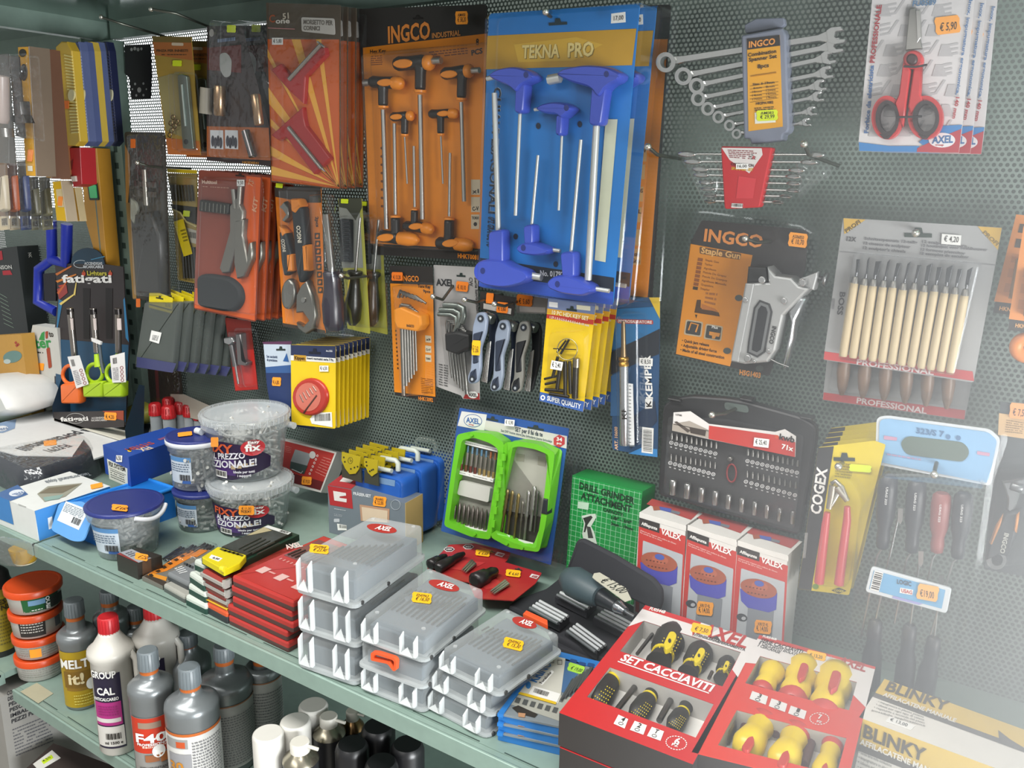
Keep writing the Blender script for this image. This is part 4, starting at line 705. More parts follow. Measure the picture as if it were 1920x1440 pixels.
b.text(P, 'BOSS', (974, 458), (958, 576), 28, .0008, mat('#3d3d40')); b.lines(P, [(936, 460), (950, 460), (940, 580), (928, 580)], 1, .0008, mat('#7a7a7c')); b.text(P, 'PROFESSIONAL', (1058, 832), (1455, 886), 28, .0008, mat('#dccfd0')); b.flat(P, [(972, 250), (1780, 320), (1780, 323), (972, 253)], .0008, mat('#7d7d80')); eurohole(b, P, 1376, 155, 142, 52, .02, .001, '#39453f')
TP = [(1053, 388), (1102, 398), (1148, 402), (1200, 408), (1250, 410), (1302, 422), (1357, 420), (1410, 432), (1465, 430), (1518, 438), (1568, 443), (1620, 452)]
for i, (x, y) in enumerate(TP):
    e = (990 + i * 50, 790 + i * 7.6); c = t.part('chisel'); w = (9, 5, 15, 7, 12, 9, 10, 15, 13, 17, 12, 15)[i]; tb = (1066 + i * 52.5, 280 + i * 5); c.prism(P, [(tb[0] - w, tb[1] + 12), (tb[0] + w, tb[1] + (-4 if i % 2 else 12)), (x + 6 + w * .7, y - 20), (x + 6 - w * .7, y - 22)], .007, .0095, STEEL('#4c4e50', .35), .0006); c.line(P, [(x + 7, y - 30), (x, y + 10)], .009, 7, STEEL('#6b6c6e'))
    g = t.part('handle', id(c), 'pale wooden handle'); g.turn(P, (x, y - 2), e, .01, [(0, 13), (.06, 14), (.065, 20), (.15, 22), (.6, 23), (.97, 23), (1, 19)], mat('#cbb892', .55), 12); k = t.part('ferrule', id(c)); k.turn(P, (x + 1, y - 8), (x - 4, y + 26), .01, [(0, 14), (.2, 17), (1, 20.5)], STEEL('#8f8c86', .4), 12)
blister(t, P, rr([(1038, 262), (1690, 318), (1560, 890), (962, 806)], 16), .024); plain(t, P, 1496, 164, 1596, 216, '€ 4,20', .002, .08); t.done()
P = panel(.02, C8); t, b = chisel_card(P, 0, [(925, 640), (1690, 730), (1614, 1117), (884, 1015)], [(890, 976), (1618, 1068), (1614, 1115), (886, 1013)], 'grey card of brown handled chisels half covered by the pale chisels', 0); b.text(P, 'PROFESSIONAL', (1058, 1030), (1418, 1086), 28, .0008, mat('#dccfd0'))
for i in range(6): x = 1000 + i * 108; c = t.part('chisel'); c.turn(P, (x, 760 + i * 12), (x - 18, 990 + i * 14), .012, [(0, 20), (.2, 32), (.5, 34), (.8, 26), (1, 10)], mat('#7d6350', .4), 12)
blister(t, P, rr([(935, 820), (1650, 905), (1628, 1060), (905, 972)], 10), .018); t.done()
# ---- things cut by the picture's edge ----
P = panel(.05, C8)
for i, (q, f_, w) in enumerate((([(1880, 60), (2050, 80), (1960, 530), (1766, 508)], [(1766, 508), (1960, 530), (1950, 590), (1760, 566)], 'orange and black tool card nearest the panel beside the chisels'), ([(1918, 120), (2100, 140), (2040, 625), (1842, 598)], [(1842, 598), (2040, 625), (2032, 680), (1838, 654)], 'orange and black tool card hung in front of its twin'))):
    Pc = panel(.03 + .03 * i, C8); t = T('tool_card', w, 'tool pack', 'orange tool cards'); b = card(t, Pc, q[:2] + f_[2:], 0, '#3a3836'); b.flat(Pc, q, .0004, mat('#d8873a')); b.text(Pc, 'HKN', ((1792, 552), (1874, 640))[i], ((1850, 560), (1925, 647))[i], 20, .0008, mat('#d8a060'))
    for y in range(5): b.flat(Pc, [quad(*q, .18, .1 + y * .17), quad(*q, .8, .1 + y * .17), quad(*q, .8, .2 + y * .17), quad(*q, .18, .2 + y * .17)], .0008, mat('#4a3a2a' if y < 2 else '#c4772d'))
    k = t.part('tool_tip'); k.prism(Pc, [quad(*q, .3, .5), quad(*q, .6, .5), quad(*q, .5, .95), quad(*q, .35, .95)], .001, .01, mat('#8f6a40', .4), .002); t.done()
P = panel(.05, D4); t = T('tool_grip', 'orange loop grip hanging below the orange tool cards', 'tool'); b = t.part('loop'); Q = P.c(*C8)
b.tube([Q.at(1935 + 55 * math.cos(a), 745 + 48 * math.sin(a), .0) for a in [i * math.pi / 12 for i in range(25)]], .007, mat('#dd8436', .4), 10); t.done()
P = panel(.06, D4); t = T('adjustable_wrench_pack', 'dark card with an adjustable wrench and an orange price tag at the picture edge', 'tool pack')
b = card(t, P, [(1800, 90), (2100, 130), (1980, 1000), (1712, 950)], 0, '#474d50'); g = t.part('header_card'); g.prism(P, [(1792, 150), (2000, 180), (1980, 290), (1786, 262)], .0004, .001, mat('#c9a677')); g.lines(P, [(1830, 180), (1920, 195), (1915, 260), (1822, 250)], 6, .0014, mat('#8a6d48')); sticker(t, P, 1900, 140, 110, 80, .1, '#e79a5c', '€ 7,50', z=.003)
w = t.part('adjustable_wrench'); w.barrel(P, [(1805, 492), (1940, 470), (1990, 440), (2010, 560), (1940, 570), (1905, 560), (1880, 640), (1850, 660), (1826, 640), (1832, 580)], .002, .016, STEEL('#a9adb0', .25), .003); w.turn(P, (1850, 520), (1915, 540), .016, [(0, 20), (.1, 26), (.9, 26), (1, 20)], STEEL('#86898c', .3), 12); w2 = t.part('ring_end'); w2.frame(P, ell(1778, 905, 52, 50, 0, 24), ell(1782, 905, 30, 30, 0, 24), .002, .014, STEEL('#a3a6a8', .25))
g = t.part('grip', id(w)); g.barrel(P, [(1820, 650), (1905, 640), (1880, 780), (1845, 880), (1800, 870), (1725, 900), (1745, 800)], .001, .02, mat('#33373b', .5), .003); g.barrel(P, [(1815, 665), (1800, 730), (1760, 820), (1742, 810), (1772, 730)], .004, .023, mat('#cf8a44', .4), .002); g.barrel(P, [(1900, 650), (1885, 760), (1868, 740), (1880, 660)], .004, .023, mat('#cf8a44', .4), .0015); g.text(P, 'INGCO', (1820, 765), (1796, 868), 24, .0215, mat('#b9b9b0')); blister(t, P, rr([(1790, 440), (1990, 420), (1930, 930), (1715, 950)], 20), .026, r=.005); t.done()
# ---- green drill and bit set blister ----
P = panel(.075, D3, .1, 0, SHZ); W0 = P.c(); t = T('drill_bit_set', 'open lime green case of bits and drills in a blue blister leaning on the panel', 'drill bit set')
b = card(t, P, [(222, 160), (960, 300), (838, 1222), (96, 992)], 0, '#23539c', r=8)
b.flat(P, [(400, 245), (948, 352), (944, 436), (390, 308)], .0004, mat('#ccc9c2')); b.prism(P, [(236, 184), (406, 206), (388, 316), (208, 282)], .0004, .0008, mat('#dcdcd8')); b.flat(P, ell(312, 248, 62, 44, .1), .0011, mat('#2f5f9f')); b.flat(P, ell(312, 248, 58, 40, .1), .0014, mat('#dcdcd8')); b.text(P, 'AXEL', (266, 258), (358, 272), 34, .0017, mat('#2f5f9f')); b.text(P, 'group', (282, 276), (318, 281), 10, .0017, mat('#b0343a'))
b.text(P, 'SET per il fai da te', (596, 318), (782, 356), 28, .0008, mat('#3d4650')); b.text(P, 'Set DIY home store Jeu bricolage Juego bricolaje', (500, 320), (846, 396), 15, .0008, mat('#6d757c')); b.prism(P, ell(894, 386, 42, 44, .5, 6), .0005, .001, mat('#b8343a')); b.text(P, '34', (876, 382), (914, 388), 24, .0013, mat(WH)); b.text(P, 'pcs', (878, 404), (910, 409), 14, .0013, mat(WH)); eurohole(b, P, 445, 234, 76, 30, .15); eurohole(b, P, 736, 294, 110, 32, .15)
LG = mat('#61b026', .35)
def rim(o, i, nm):
    g = t.part(nm, label='lime green tray'); g.frame(P, rr(o, 25), rr(i, 25), .002, .024, LG); g.prism(P, rr(i, 25), .001, .004, mat('#a5a59a', .5)); return g
L_ = rim([(205, 340), (300, 322), (430, 335), (522, 398), (500, 650), (428, 1052), (300, 1032), (116, 958), (165, 600)], [(238, 378), (320, 362), (430, 400), (484, 440), (462, 650), (404, 1012), (280, 988), (150, 932), (198, 590)], 'tray')
R_ = rim([(520, 398), (610, 384), (740, 404), (866, 462), (835, 720), (800, 960), (758, 1136), (560, 1105), (432, 1036)], [(556, 436), (620, 420), (730, 440), (824, 478), (792, 760), (738, 1112), (600, 1078), (466, 1012)], 'tray')
for x, y in ((300, 345), (320, 1015), (536, 1080), (640, 1110)): L_.prism(P, ell(x, y, 12, 10), .024, .027, LG)
for k in range(6): L_.prism(P, [(506 - k * 14, 470 + k * 90), (530 - k * 14, 474 + k * 90), (526 - k * 14, 520 + k * 90), (502 - k * 14, 516 + k * 90)], .024, .028, LG)
for s in ([(232, 374), (480, 434), (478, 460), (230, 400)], [(206, 580), (452, 640), (446, 664), (202, 604)], [(156, 930), (402, 996), (396, 1018), (153, 952)]): L_.prism(P, s, .004, .014, mat('#d5d5d0')); L_.lines(P, [quad(*s, .02, .3), quad(*s, .98, .3), quad(*s, .98, .7), quad(*s, .02, .7)], 1, .0144, mat('#8a8a88'), .4, 2)
L_.prism(P, rr([(226, 650), (430, 700), (416, 800), (205, 745)], 14), .004, .012, mat('#b9b9b2', .3))
for i in range(8):
    x, y = 246 + i * 31, 408 + i * 8; m = mat(('#5f7d93', '#5f7d93', '#6a8ba0', '#5f7d93', '#5b7f99', '#5f7d93', '#a8694a', '#9a6a4f')[i], .3, .4); k = t.part('screwdriver_bit'); k.line(P, [(x + 4, y), (x, y + 45)], .01, 7, m, 6); k.line(P, [(x, y + 45), (x - 8, y + 120), (x - 11, y + 150)], .01, [12, 10, 9], STEEL('#a9a49c', .3), 6); k.line(P, [(x - 10, y + 130), (x - 14, y + 175)], .011, 10, mat(('#6b3a34', '#6d4a34', '#6b3a34', '#6b3a34', '#a08a5a', '#a08a5a', '#a58f5d', '#a58f5d')[i], .35, .5), 6)
    x, y = 196 + i * 30, 790 + i * 8; k = t.part('screwdriver_bit'); k.line(P, [(x, y), (x - 4, y + 30), (x - 16, y + 148)], .01, [3, 12, 11], STEEL('#827a74', .28), 6)
for i, (a, e, r, c) in enumerate((((548, 712), (502, 1010), 13, '#9d8a5e'), ((580, 720), (545, 1020), 12, '#9d8a5e'), ((622, 740), (590, 1040), 12, '#a3905f'), ((650, 790), (628, 1040), 9, '#9a958a'), ((690, 720), (660, 1050), 14, '#b2b0aa'), ((730, 690), (700, 990), 16, '#bdbbb6'), ((752, 720), (728, 1000), 11, '#8b8984'))):
    k = t.part('drill'); n = 18; k.line(P, [(a[0] + (e[0] - a[0]) * j / n, a[1] + (e[1] - a[1]) * j / n) for j in range(n + 1)], .011, [r * (.6 if j == 0 else (1 if j % 2 else .72) if j < 11 else .6) for j in range(n + 1)], STEEL(c, .3), 7)
R_.prism(P, [(488, 850), (780, 900), (742, 1100), (600, 1070), (470, 1005)], .004, .006, mat('#35332f')); R_.prism(P, [(472, 998), (562, 1022), (558, 1062), (466, 1040)], .014, .0145, mat('#d0d0cc')); R_.prism(P, [(620, 1046), (718, 1072), (712, 1118), (614, 1094)], .014, .0145, mat('#d0d0cc')); pass
R_.prism(P, [(610, 470), (660, 478), (656, 525), (606, 518)], .004, .0045, mat('#8f8d80')); R_.prism(P, [(752, 490), (808, 500), (800, 556), (748, 545)], .004, .0045, mat('#8f8d80'))
k = t.part('clasp', id(R_), 'black clasp'); k.prism(P, [(785, 772), (816, 778), (808, 884), (770, 876)], .01, .026, mat('#24272b', .4), .002)
blister(t, P, rr([(205, 148), (1036, 290), (880, 1262), (40, 1010)], 20), .004, r=.002, name='blister'); plain(t, P, 526, 240, 592, 284, '€ 15,90', .006, .1); t.done()
# ---- bit and socket case ----
P = panel(.06, D4); t = T('socket_bit_case', 'smoky black case of bits and sockets with a red and white sleeve', 'tool case')
O = [(62, 112), (105, 78), (205, 60), (400, 74), (480, 88), (770, 168), (852, 218), (850, 285), (772, 770), (745, 775), (44, 575), (36, 540)]; b = t.part('case_body'); b.prism(P, rr(O, 30), -.006, .006, mat('#2b2b2c', .35), .003)
I_ = [(92, 165), (400, 180), (790, 262), (740, 745), (66, 560)]; b.prism(P, rr(I_, 20), .006, .0065, mat('#3a3a3b', .5)); b.prism(P, rr([(378, 92), (500, 112), (505, 150), (380, 130)], 18), .0055, .0075, mat('#4d5753', .5))
for x, y in ((110, 80), (480, 80), (790, 175)): b.prism(P, [(x - 25, y - 10), (x + 40, y + 2), (x + 40, y + 16), (x - 25, y + 4)], -.004, .012, mat('#262626', .35), .002)
s = t.part('sleeve', label='red and white printed sleeve'); s.flat(P, [(118, 146), (205, 140), (300, 205), (640, 246), (690, 232), (748, 268), (744, 375), (300, 284), (112, 240)], .0185, mat('#d0cdca')); s.flat(P, [(300, 214), (640, 262), (744, 300), (741, 376), (298, 282)], .0189, mat('#b3352e')); s.flat(P, [(112, 205), (200, 190), (298, 236), (296, 280), (110, 240)], .0189, mat('#9b9389')); s.flat(P, [(200, 225), (285, 240), (280, 268), (205, 252)], .0193, mat('#3b332e')); s.flat(P, [(120, 195), (135, 192), (205, 240), (190, 250)], .0193, mat('#4a423c')); s.flat(P, [(118, 205), (298, 240), (298, 243), (118, 208)], .0193, mat('#3f3834'))
s.text(P, 'kwb', (660, 284), (738, 302), 30, .0195, mat('#2b2523')); s.prism(P, [(640, 262), (656, 265), (655, 282), (639, 279)], .0189, .0195, mat('#c04a26')); s.text(P, '71x', (672, 332), (732, 346), 24, .0195, mat(WH)); s.text(P, '117100', (128, 162), (160, 166), 9, .0192, mat(INK)); plain(t, P, 530, 280, 608, 324, '€ 25,40', .021, .12)
SB = STEEL('#8a8885', .35)
def bits(n, x0, y0, x1, y1, w, h_):
    for i in range(n): x = x0 + (x1 - x0) * i / (n - 1); y = y0 + (y1 - y0) * i / (n - 1); k = t.part('bit'); k.line(P, [(x, y - h_ / 2), (x - 1, y), (x - 2, y + h_ / 2)], .011, [w * .45, w, w], SB, 6)
def rings(n, x0, y0, x1, y1):
    for i in range(n): x = x0 + (x1 - x0) * i / (n - 1); y = y0 + (y1 - y0) * i / (n - 1); b.flat(P, ell(x, y, 11, 10, 0, 12), .0068, mat('#c9c9c9')); b.flat(P, ell(x, y, 7, 6, 0, 10), .007, mat('#3a3a3b')); b.flat(P, ell(x, y, 3.5, 3, 0, 8), .0072, mat('#c9c9c9')); b.flat(P, [(x - 6, y + 18), (x + 4, y + 20), (x + 4, y + 26), (x - 6, y + 24)], .007, mat('#a9a9a9'))
bits(10, 110, 268, 338, 315, 7, 32); rings(10, 106, 302, 332, 358); bits(10, 106, 376, 332, 418, 5, 32); rings(10, 101, 406, 322, 464); bits(11, 502, 350, 758, 408, 8, 32); rings(11, 498, 396, 752, 456); bits(10, 498, 462, 748, 520, 7, 34); rings(10, 490, 502, 742, 572)
for i, (x, y) in enumerate(((115, 530), (189, 549), (262, 569), (333, 585), (401, 604), (470, 621), (536, 638), (599, 655), (664, 671), (731, 686))): r = 18 - i * .7; k = t.part('socket'); k.turn(P, (x + 2, y - 38 + i * .6), (x - 3, y + 38 - i * .6), .014, [(0, r * .8), (.06, r), (.5, r), (.55, r * .93), (.95, r * .93), (1, r * .8)], STEEL('#9b9a98', .28), 14)
k = t.part('ratchet_ring', label='dark red ring'); k.tube([P.at(416 + 24 * math.cos(a), 458 + 46 * math.sin(a), .01) for a in [i * math.pi / 12 for i in range(25)]], .0012, mat('#7d2b2c', .4), 6); k = t.part('ratchet_knob'); k.prism(P, ell(405, 388, 14, 14), .008, .014, SB, .002)
b = t.part('lid'); b.rings(P, [(b.loc(P, rr(I_, 20), .007), .0066), (b.loc(P, rr(I_, 20), .016), .0178), (inset(b.loc(P, rr(I_, 20), .018), .003), .0183)], CLEAR(), cap0=False); t.done()
# ---- yellow cogged cards ----
P = panel(.11, D4); t = T('spanner_key_card', 'yellow and black card of two red handled tools, front one of five', 'tool pack', 'yellow and black tool cards')
b = card(t, P, [(862, 326), (1150, 292), (1208, 312), (1020, 1086), (756, 1054)], 0, '#c9b41f', r=8); b.flat(P, [(862, 328), (942, 320), (826, 1062), (757, 1053)], .0004, mat('#2d2d2e')); b.text(P, 'COGEX', (872, 674), (908, 436), 52, .0008, mat('#e0e0dc')); b.lines(P, [(800, 700), (815, 700), (790, 960), (775, 960)], 1, .0008, mat('#8a8a88'), .5)
b.prism(P, [(930, 1062), (968, 1048), (1006, 1064), (968, 1078)], .0003, .0009, mat('#2a2822')); b.text(P, 'COGEX', (944, 1066), (994, 1071), 10, .0012, mat('#d8c83a')); b.flat(P, ell(848, 1042, 16, 14), .0008, mat('#5f7d2a')); b.lines(P, [(955, 400), (1045, 410), (1030, 490), (945, 480)], 6, .0008, mat('#8a7a1a')); eurohole(b, P, 996, 376, 110, 44, .03)
for a in ([(938, 520), (918, 640), (900, 720), (866, 1022)], [(958, 530), (1012, 600), (1010, 700), (968, 1030)]):
    k = t.part('tool'); k.line(P, a[:2], .012, [20, 15], STEEL('#c2bcae', .35), 10); k.line(P, [(930, 512), (950, 498), (985, 530), a[1]], .012, [10, 12, 12, 12], STEEL('#b9b5aa', .35), 8); g = t.part('handle', id(k), 'red handle'); g.line(P, [((a[1][0] + a[2][0]) / 2, (a[1][1] + a[2][1]) / 2 - 20)] + a[2:], .012, [15, 20, 24], mat('#b8474a', .3), 12)
blister(t, P, rr([(925, 470), (990, 470), (1060, 540), (1085, 620), (1010, 1050), (840, 1040)], 30), .0185, r=.004); sticker(t, P, 1078, 434, 116, 36, .08, YG, z=.002); t.done()
for i, s in enumerate(('second', 'third', 'fourth', 'rearmost')): t.copy((-.002 * i, .02 * (i + 1), .001 * i), f'yellow and black tool card, {s} from the front of its row')
# ---- precision screwdriver blister ----
P = panel(.1, D4); Q = P.c(*D8); W0 = P.c(); t = T('screwdriver_set', 'tall clear blister of long shafted screwdrivers with a blue label', 'screwdriver set')
b = t.part('card', label='pale blue card'); K_ = rr([(1178, 186), (1220, 178), (1735, 248), (1782, 290), (1735, 510), (1170, 400)], 20); b.prism(P, rr([(1162, 172), (1216, 162), (1745, 232), (1800, 282), (1748, 524), (1154, 412)], 24), -.003, -.0012, mat('#c9ced2', .4)); b.prism(P, K_, -.001, 0, mat('#7fabd0')); b.prism(P, rr([(1282, 300), (1320, 268), (1610, 300), (1645, 350), (1610, 402), (1310, 362)], 30), .0002, .001, mat('#57675f')); b.text(P, '323/S 7', (1364, 252), (1508, 272), 28, .0008, mat('#4a6f96')); b.prism(P, ell(1530, 272, 12, 12), .0003, .0008, mat('#4a6f96')); b.prism(P, ell(1582, 278, 13, 12), .0003, .0008, mat('#4a6f96')); b.flat(P, [(1200, 265), (1268, 275), (1265, 292), (1198, 285)], .0006, mat('#b78ba5')); b.flat(P, [(1680, 345), (1745, 355), (1742, 372), (1678, 362)], .0006, mat('#b78ba5')); b.lines(P, [(1215, 352), (1390, 380), (1390, 398), (1215, 370)], 1, .0008, mat('#a78fb0'))
DH = '#2f3238'; RX = '#8d4d4a'
U = [((1225, 470), (1190, 850), (1168, 880), (1080, 1310), DH), ((1372, 500), (1340, 870), (1318, 900), (1255, 1230), DH), ((1500, 560), (1470, 870), (1452, 895), (1390, 1160), RX), ((1612, 560), (1575, 900), (1556, 915), (1440, 1290), DH)]
for a, e, s0, s1, c in U:
    k = t.part('screwdriver'); k.line(P, [e, s0, s1], .018, 6, STEEL('#aeb0b0', .25), 8); g = t.part('handle', id(k)); g.turn(P, a, e, .018, [(0, 30), (.04, 44), (.2, 50), (.55, 46), (.72, 30), (.85, 34), (.97, 30), (1, 10)], mat(c, .4), 16); g.text(P, 'USAG 323', (a[0] - 14, a[1] + 60), (a[0] - 22, a[1] + 150), 11, .044 if 0 else .036, mat('#b9b9b9'))
for a, e, tip in (((1060, 500), (1020, 900), (1285, 640)), ((1260, 530), (1215, 940), (1390, 860)), ((1400, 600), (1330, 980), (1495, 985))):
    d = px(D8, a)[0]; f_ = px(D8, e)[0]; q0 = P.c(); tp = px(D4, tip)[0]
    k = t.part('screwdriver'); k.line(q0, [d, ((d[0] + tp[0]) / 2, (d[1] + tp[1]) / 2), tp], .018, 2.2, STEEL('#aeb0b0', .25), 8); k.prism(q0, [(tp[0] - 5, tp[1]), (tp[0] + 5, tp[1]), (tp[0] + 4, tp[1] + 22), (tp[0], tp[1] + 30), (tp[0] - 5, tp[1] + 24)], .017, .0195, STEEL('#c0c0be', .25)); g = t.part('handle', id(k)); g.turn(q0, d, f_, .018, [(0, 8), (.03, 12), (.2, 13), (.35, 12), (.5, 17), (.9, 18), (1, 12)], mat(DH, .4), 16)
l = t.part('label', label='blue and white label with an orange price sticker'); Lq = [(1135, 938), (1548, 1052), (1522, 1182), (1102, 1068)]; l.prism(P, rr(Lq, 18), .036, .039, mat('#c3cacf', .35), .0008); l.flat(P, [quad(*Lq, *q) for q in ((.04, .12), (.93, .12), (.93, .86), (.04, .86))], .0393, mat('#5f9bc4')); l.flat(P, [quad(*Lq, *q) for q in ((.05, .12), (.16, .12), (.16, .86), (.05, .86))], .0396, mat(WH))
for i in range(9): l.flat(P, [quad(*Lq, x, .16 + i * .075 + y) for x, y in ((.06, 0), (.155, 0), (.155, .03 + .012 * (i % 3)), (.06, .03 + .012 * (i % 3)))], .04, mat(INK))
l.text(P, 'LOGIC', (1266, 1026), (1340, 1040), 22, .04, mat('#2d3d52')); l.prism(P, [(1284, 1048), (1350, 1060), (1345, 1086), (1280, 1074)], .0393, .0398, mat(WH)); l.text(P, 'USAG', (1288, 1070), (1344, 1082), 18, .0402, mat('#b23a40')); l.flat(P, [(1250, 1090), (1400, 1130), (1380, 1136), (1240, 1100)], .0396, mat('#8f8fc4')); sticker(t, P, 1425, 1074, 112, 78, .18, '#e6a552', '€19,00', z=.0408)
b = t.part('blister'); o = rr(px(D4, (1160, 172), (1205, 165), (1790, 250), (1800, 300)) + [(1850, 900), (1792, 1318), (1562, 1268), (1600, 960)], 8); q = b.loc(W0, o, .01); i_ = b.loc(W0, rr(px(D4, (1180, 480), (1715, 540)) + [(1835, 900), (1775, 1280), (1580, 1240), (1612, 960)], 8), .03); b.rings(W0, [(inset(q, -.006), .001), (q, .004), (inset(q, .004), .0045)], CLEAR(), cap0=False, cap1=False); b.rings(W0, [(i_, .002), (i_, .03), (inset(i_, .004), .0335)], CLEAR(), cap0=False); t.done()
# ---- hooks in sight ----
hook((1280, 299), (1232, 290), (1215, 275), .12, 'wire hook with a silver ball left of the small spanners')
hook((1572, 311), (1517, 290), (1508, 270), .1, 'wire hook over the small spanner bag')
hook((738, 512), (652, 522), (640, 517), .12, 'wire hook reaching out past the lime bit cards')
hook((866, 513), (830, 562), (812, 556), .11, 'wire hook in front of the silver hex key card')
hook((940, 552), (893, 567), (871, 562), .11, 'wire hook over the folding hex keys'); hook((992, 558), (946, 574), (927, 570), .11, 'wire hook carrying the second folding key set')
hook((420, 62), (330, 25), (283, 17), .13, 'empty wire hook high above the tan card'); hook((330, 75), (230, 45), (190, 32), .13, 'empty wire hook nearest the upper shelf corner')
hook((1415, 750), (1360, 775), (1335, 778), .1, 'wire hook through the handle of the black bit case'); hook((355, 316), (280, 312), (258, 305), .13, 'wire hook in front of the dark blister pack')
hook((1462, 450), (1420, 455), (1397, 447), .07, 'short wire hook through the staple gun pack'); hook((1725, 430), (1718, 436), (1717, 437), .09, 'wire hook through the pale chisel card')
hook((1765, 832), (1753, 880), (1752, 890), .13, 'wire hook through the clear screwdriver blister'); hook((1590, 862), (1576, 870), (1572, 875), .15, 'wire hook through the yellow and black cards')
hook((1042, 35), (1030, 30), (1023, 22), .14, 'wire hook through the blue T-key pack')
R1, R2, R3, R6, R8 = (0, 940, 6), (320, 1080, 6), (640, 1200, 6), (520, 780, 6), (0, 1200, 6)
V1, G1, K1 = (0, 700, 4.8), (240, 960, 5.333), (1160, 900, 4.8)
def side(P, a, c, h=0):
    """upright face through the edge a-c of a level face P"""
    A, B = P.at(*a, h), P.at(*c, h); return Pl(A, B - A, Z3, P.cr)
def ztop(base, z0, top, cr=(0, 0, 1)): p = flat(z0, cr).at(*base); return z0 + tall(p, *top, cr)
def mpp(p): return (V(p) - EYE).dot(V((AX[2], AY[2], -AD[2]))) / FOC
# ---- upright round things: heights read off the photo along the axis ----
class Rd:
    def __init__(s, cr, base, z0):
        s.cr = cr; s.c = flat(z0, cr).at(*base); s.k = mpp(s.c) / cr[2]; s.f = math.atan2(EYE[1] - s.c[1], EYE[0] - s.c[0])
    def z(s, x, y): return s.c[2] + tall(s.c, x, y, s.cr)
    def prof(s, pts):
        """(y photo of the ellipse centre, radius photo px) at axis x -> (z, r)"""
        return [(s.z(x, y), r * s.k * (1 - .12 * (s.z(x, y) - s.c[2]))) for x, y, r in pts]
    def turn(s, b, zr, m, n=28, cap=True): z0, z1 = zr[0][0], zr[-1][0]; C = V((s.c[0], s.c[1], 0)); return b.lathe(C + Z3 * z0, C + Z3 * z1, [((z - z0) / (z1 - z0), r) for z, r in zr], m, n, cap)
    def pt(s, a, z, R): return V((s.c[0] + R * math.cos(s.f + a), s.c[1] + R * math.sin(s.f + a), z))
    def patch(s, b, a0, a1, z0, z1, R, m, n=14, R1=None):
        R1 = R1 or R; vs = [s.pt(a0 + (a1 - a0) * i / n, (z0, z1)[j], (R, R1)[j]) for i in range(n + 1) for j in (0, 1)]
        return b.add(vs, [(2 * i, 2 * i + 2, 2 * i + 3, 2 * i + 1) for i in range(n)], m, True)
    def text(s, b, st, a0, a1, z, h, R, m, bold=True, tilt=0, R1=None):
        vs, fs = glyphs(st, bold); return b.add([s.pt(a0 + (a1 - a0) * x, z + y * h + tilt * x, R) for x, y in vs], fs, m)
    def rows(s, b, a0, a1, z0, z1, n, R, m):
        for i in range(n):
            a = a0; z = z0 + (z1 - z0) * (i + .3) / n; e = z + abs(z1 - z0) / n * .4
            while a < a1 - .01: w = random.uniform(.04, .12); s.patch(b, a, min(a + w, a1), z, e, R, m, 2); a += w + .03
def fill(b, c, r, z0, z1, n, m, rad=.0032, L=.026, r1=None):
    """loose pieces in a tub"""
    b.lathe(V((c[0], c[1], z0)), V((c[0], c[1], z1)), [(0, r * .66), (.9, r * .72), (1, r * .4)], m[0], 16)
    for i in range(int(n * 1.6)):
        a = random.uniform(0, 6.283); q = r * math.sqrt(random.uniform(.5, .8)); z = random.uniform(z0, z1); d = V((random.uniform(-1, 1), random.uniform(-1, 1), random.uniform(-.7, .7))).normalized() * L / 2
        p = V((c[0] + q * math.cos(a), c[1] + q * math.sin(a), z)); d -= V((math.cos(a), math.sin(a), 0)) * max(0, d.dot(V((math.cos(a), math.sin(a), 0)))) * .9
        mm = random.choice(m); b.tube([p - d, p - d * .2, p + d], [rad, rad * .8, rad * .95], mm, 6)
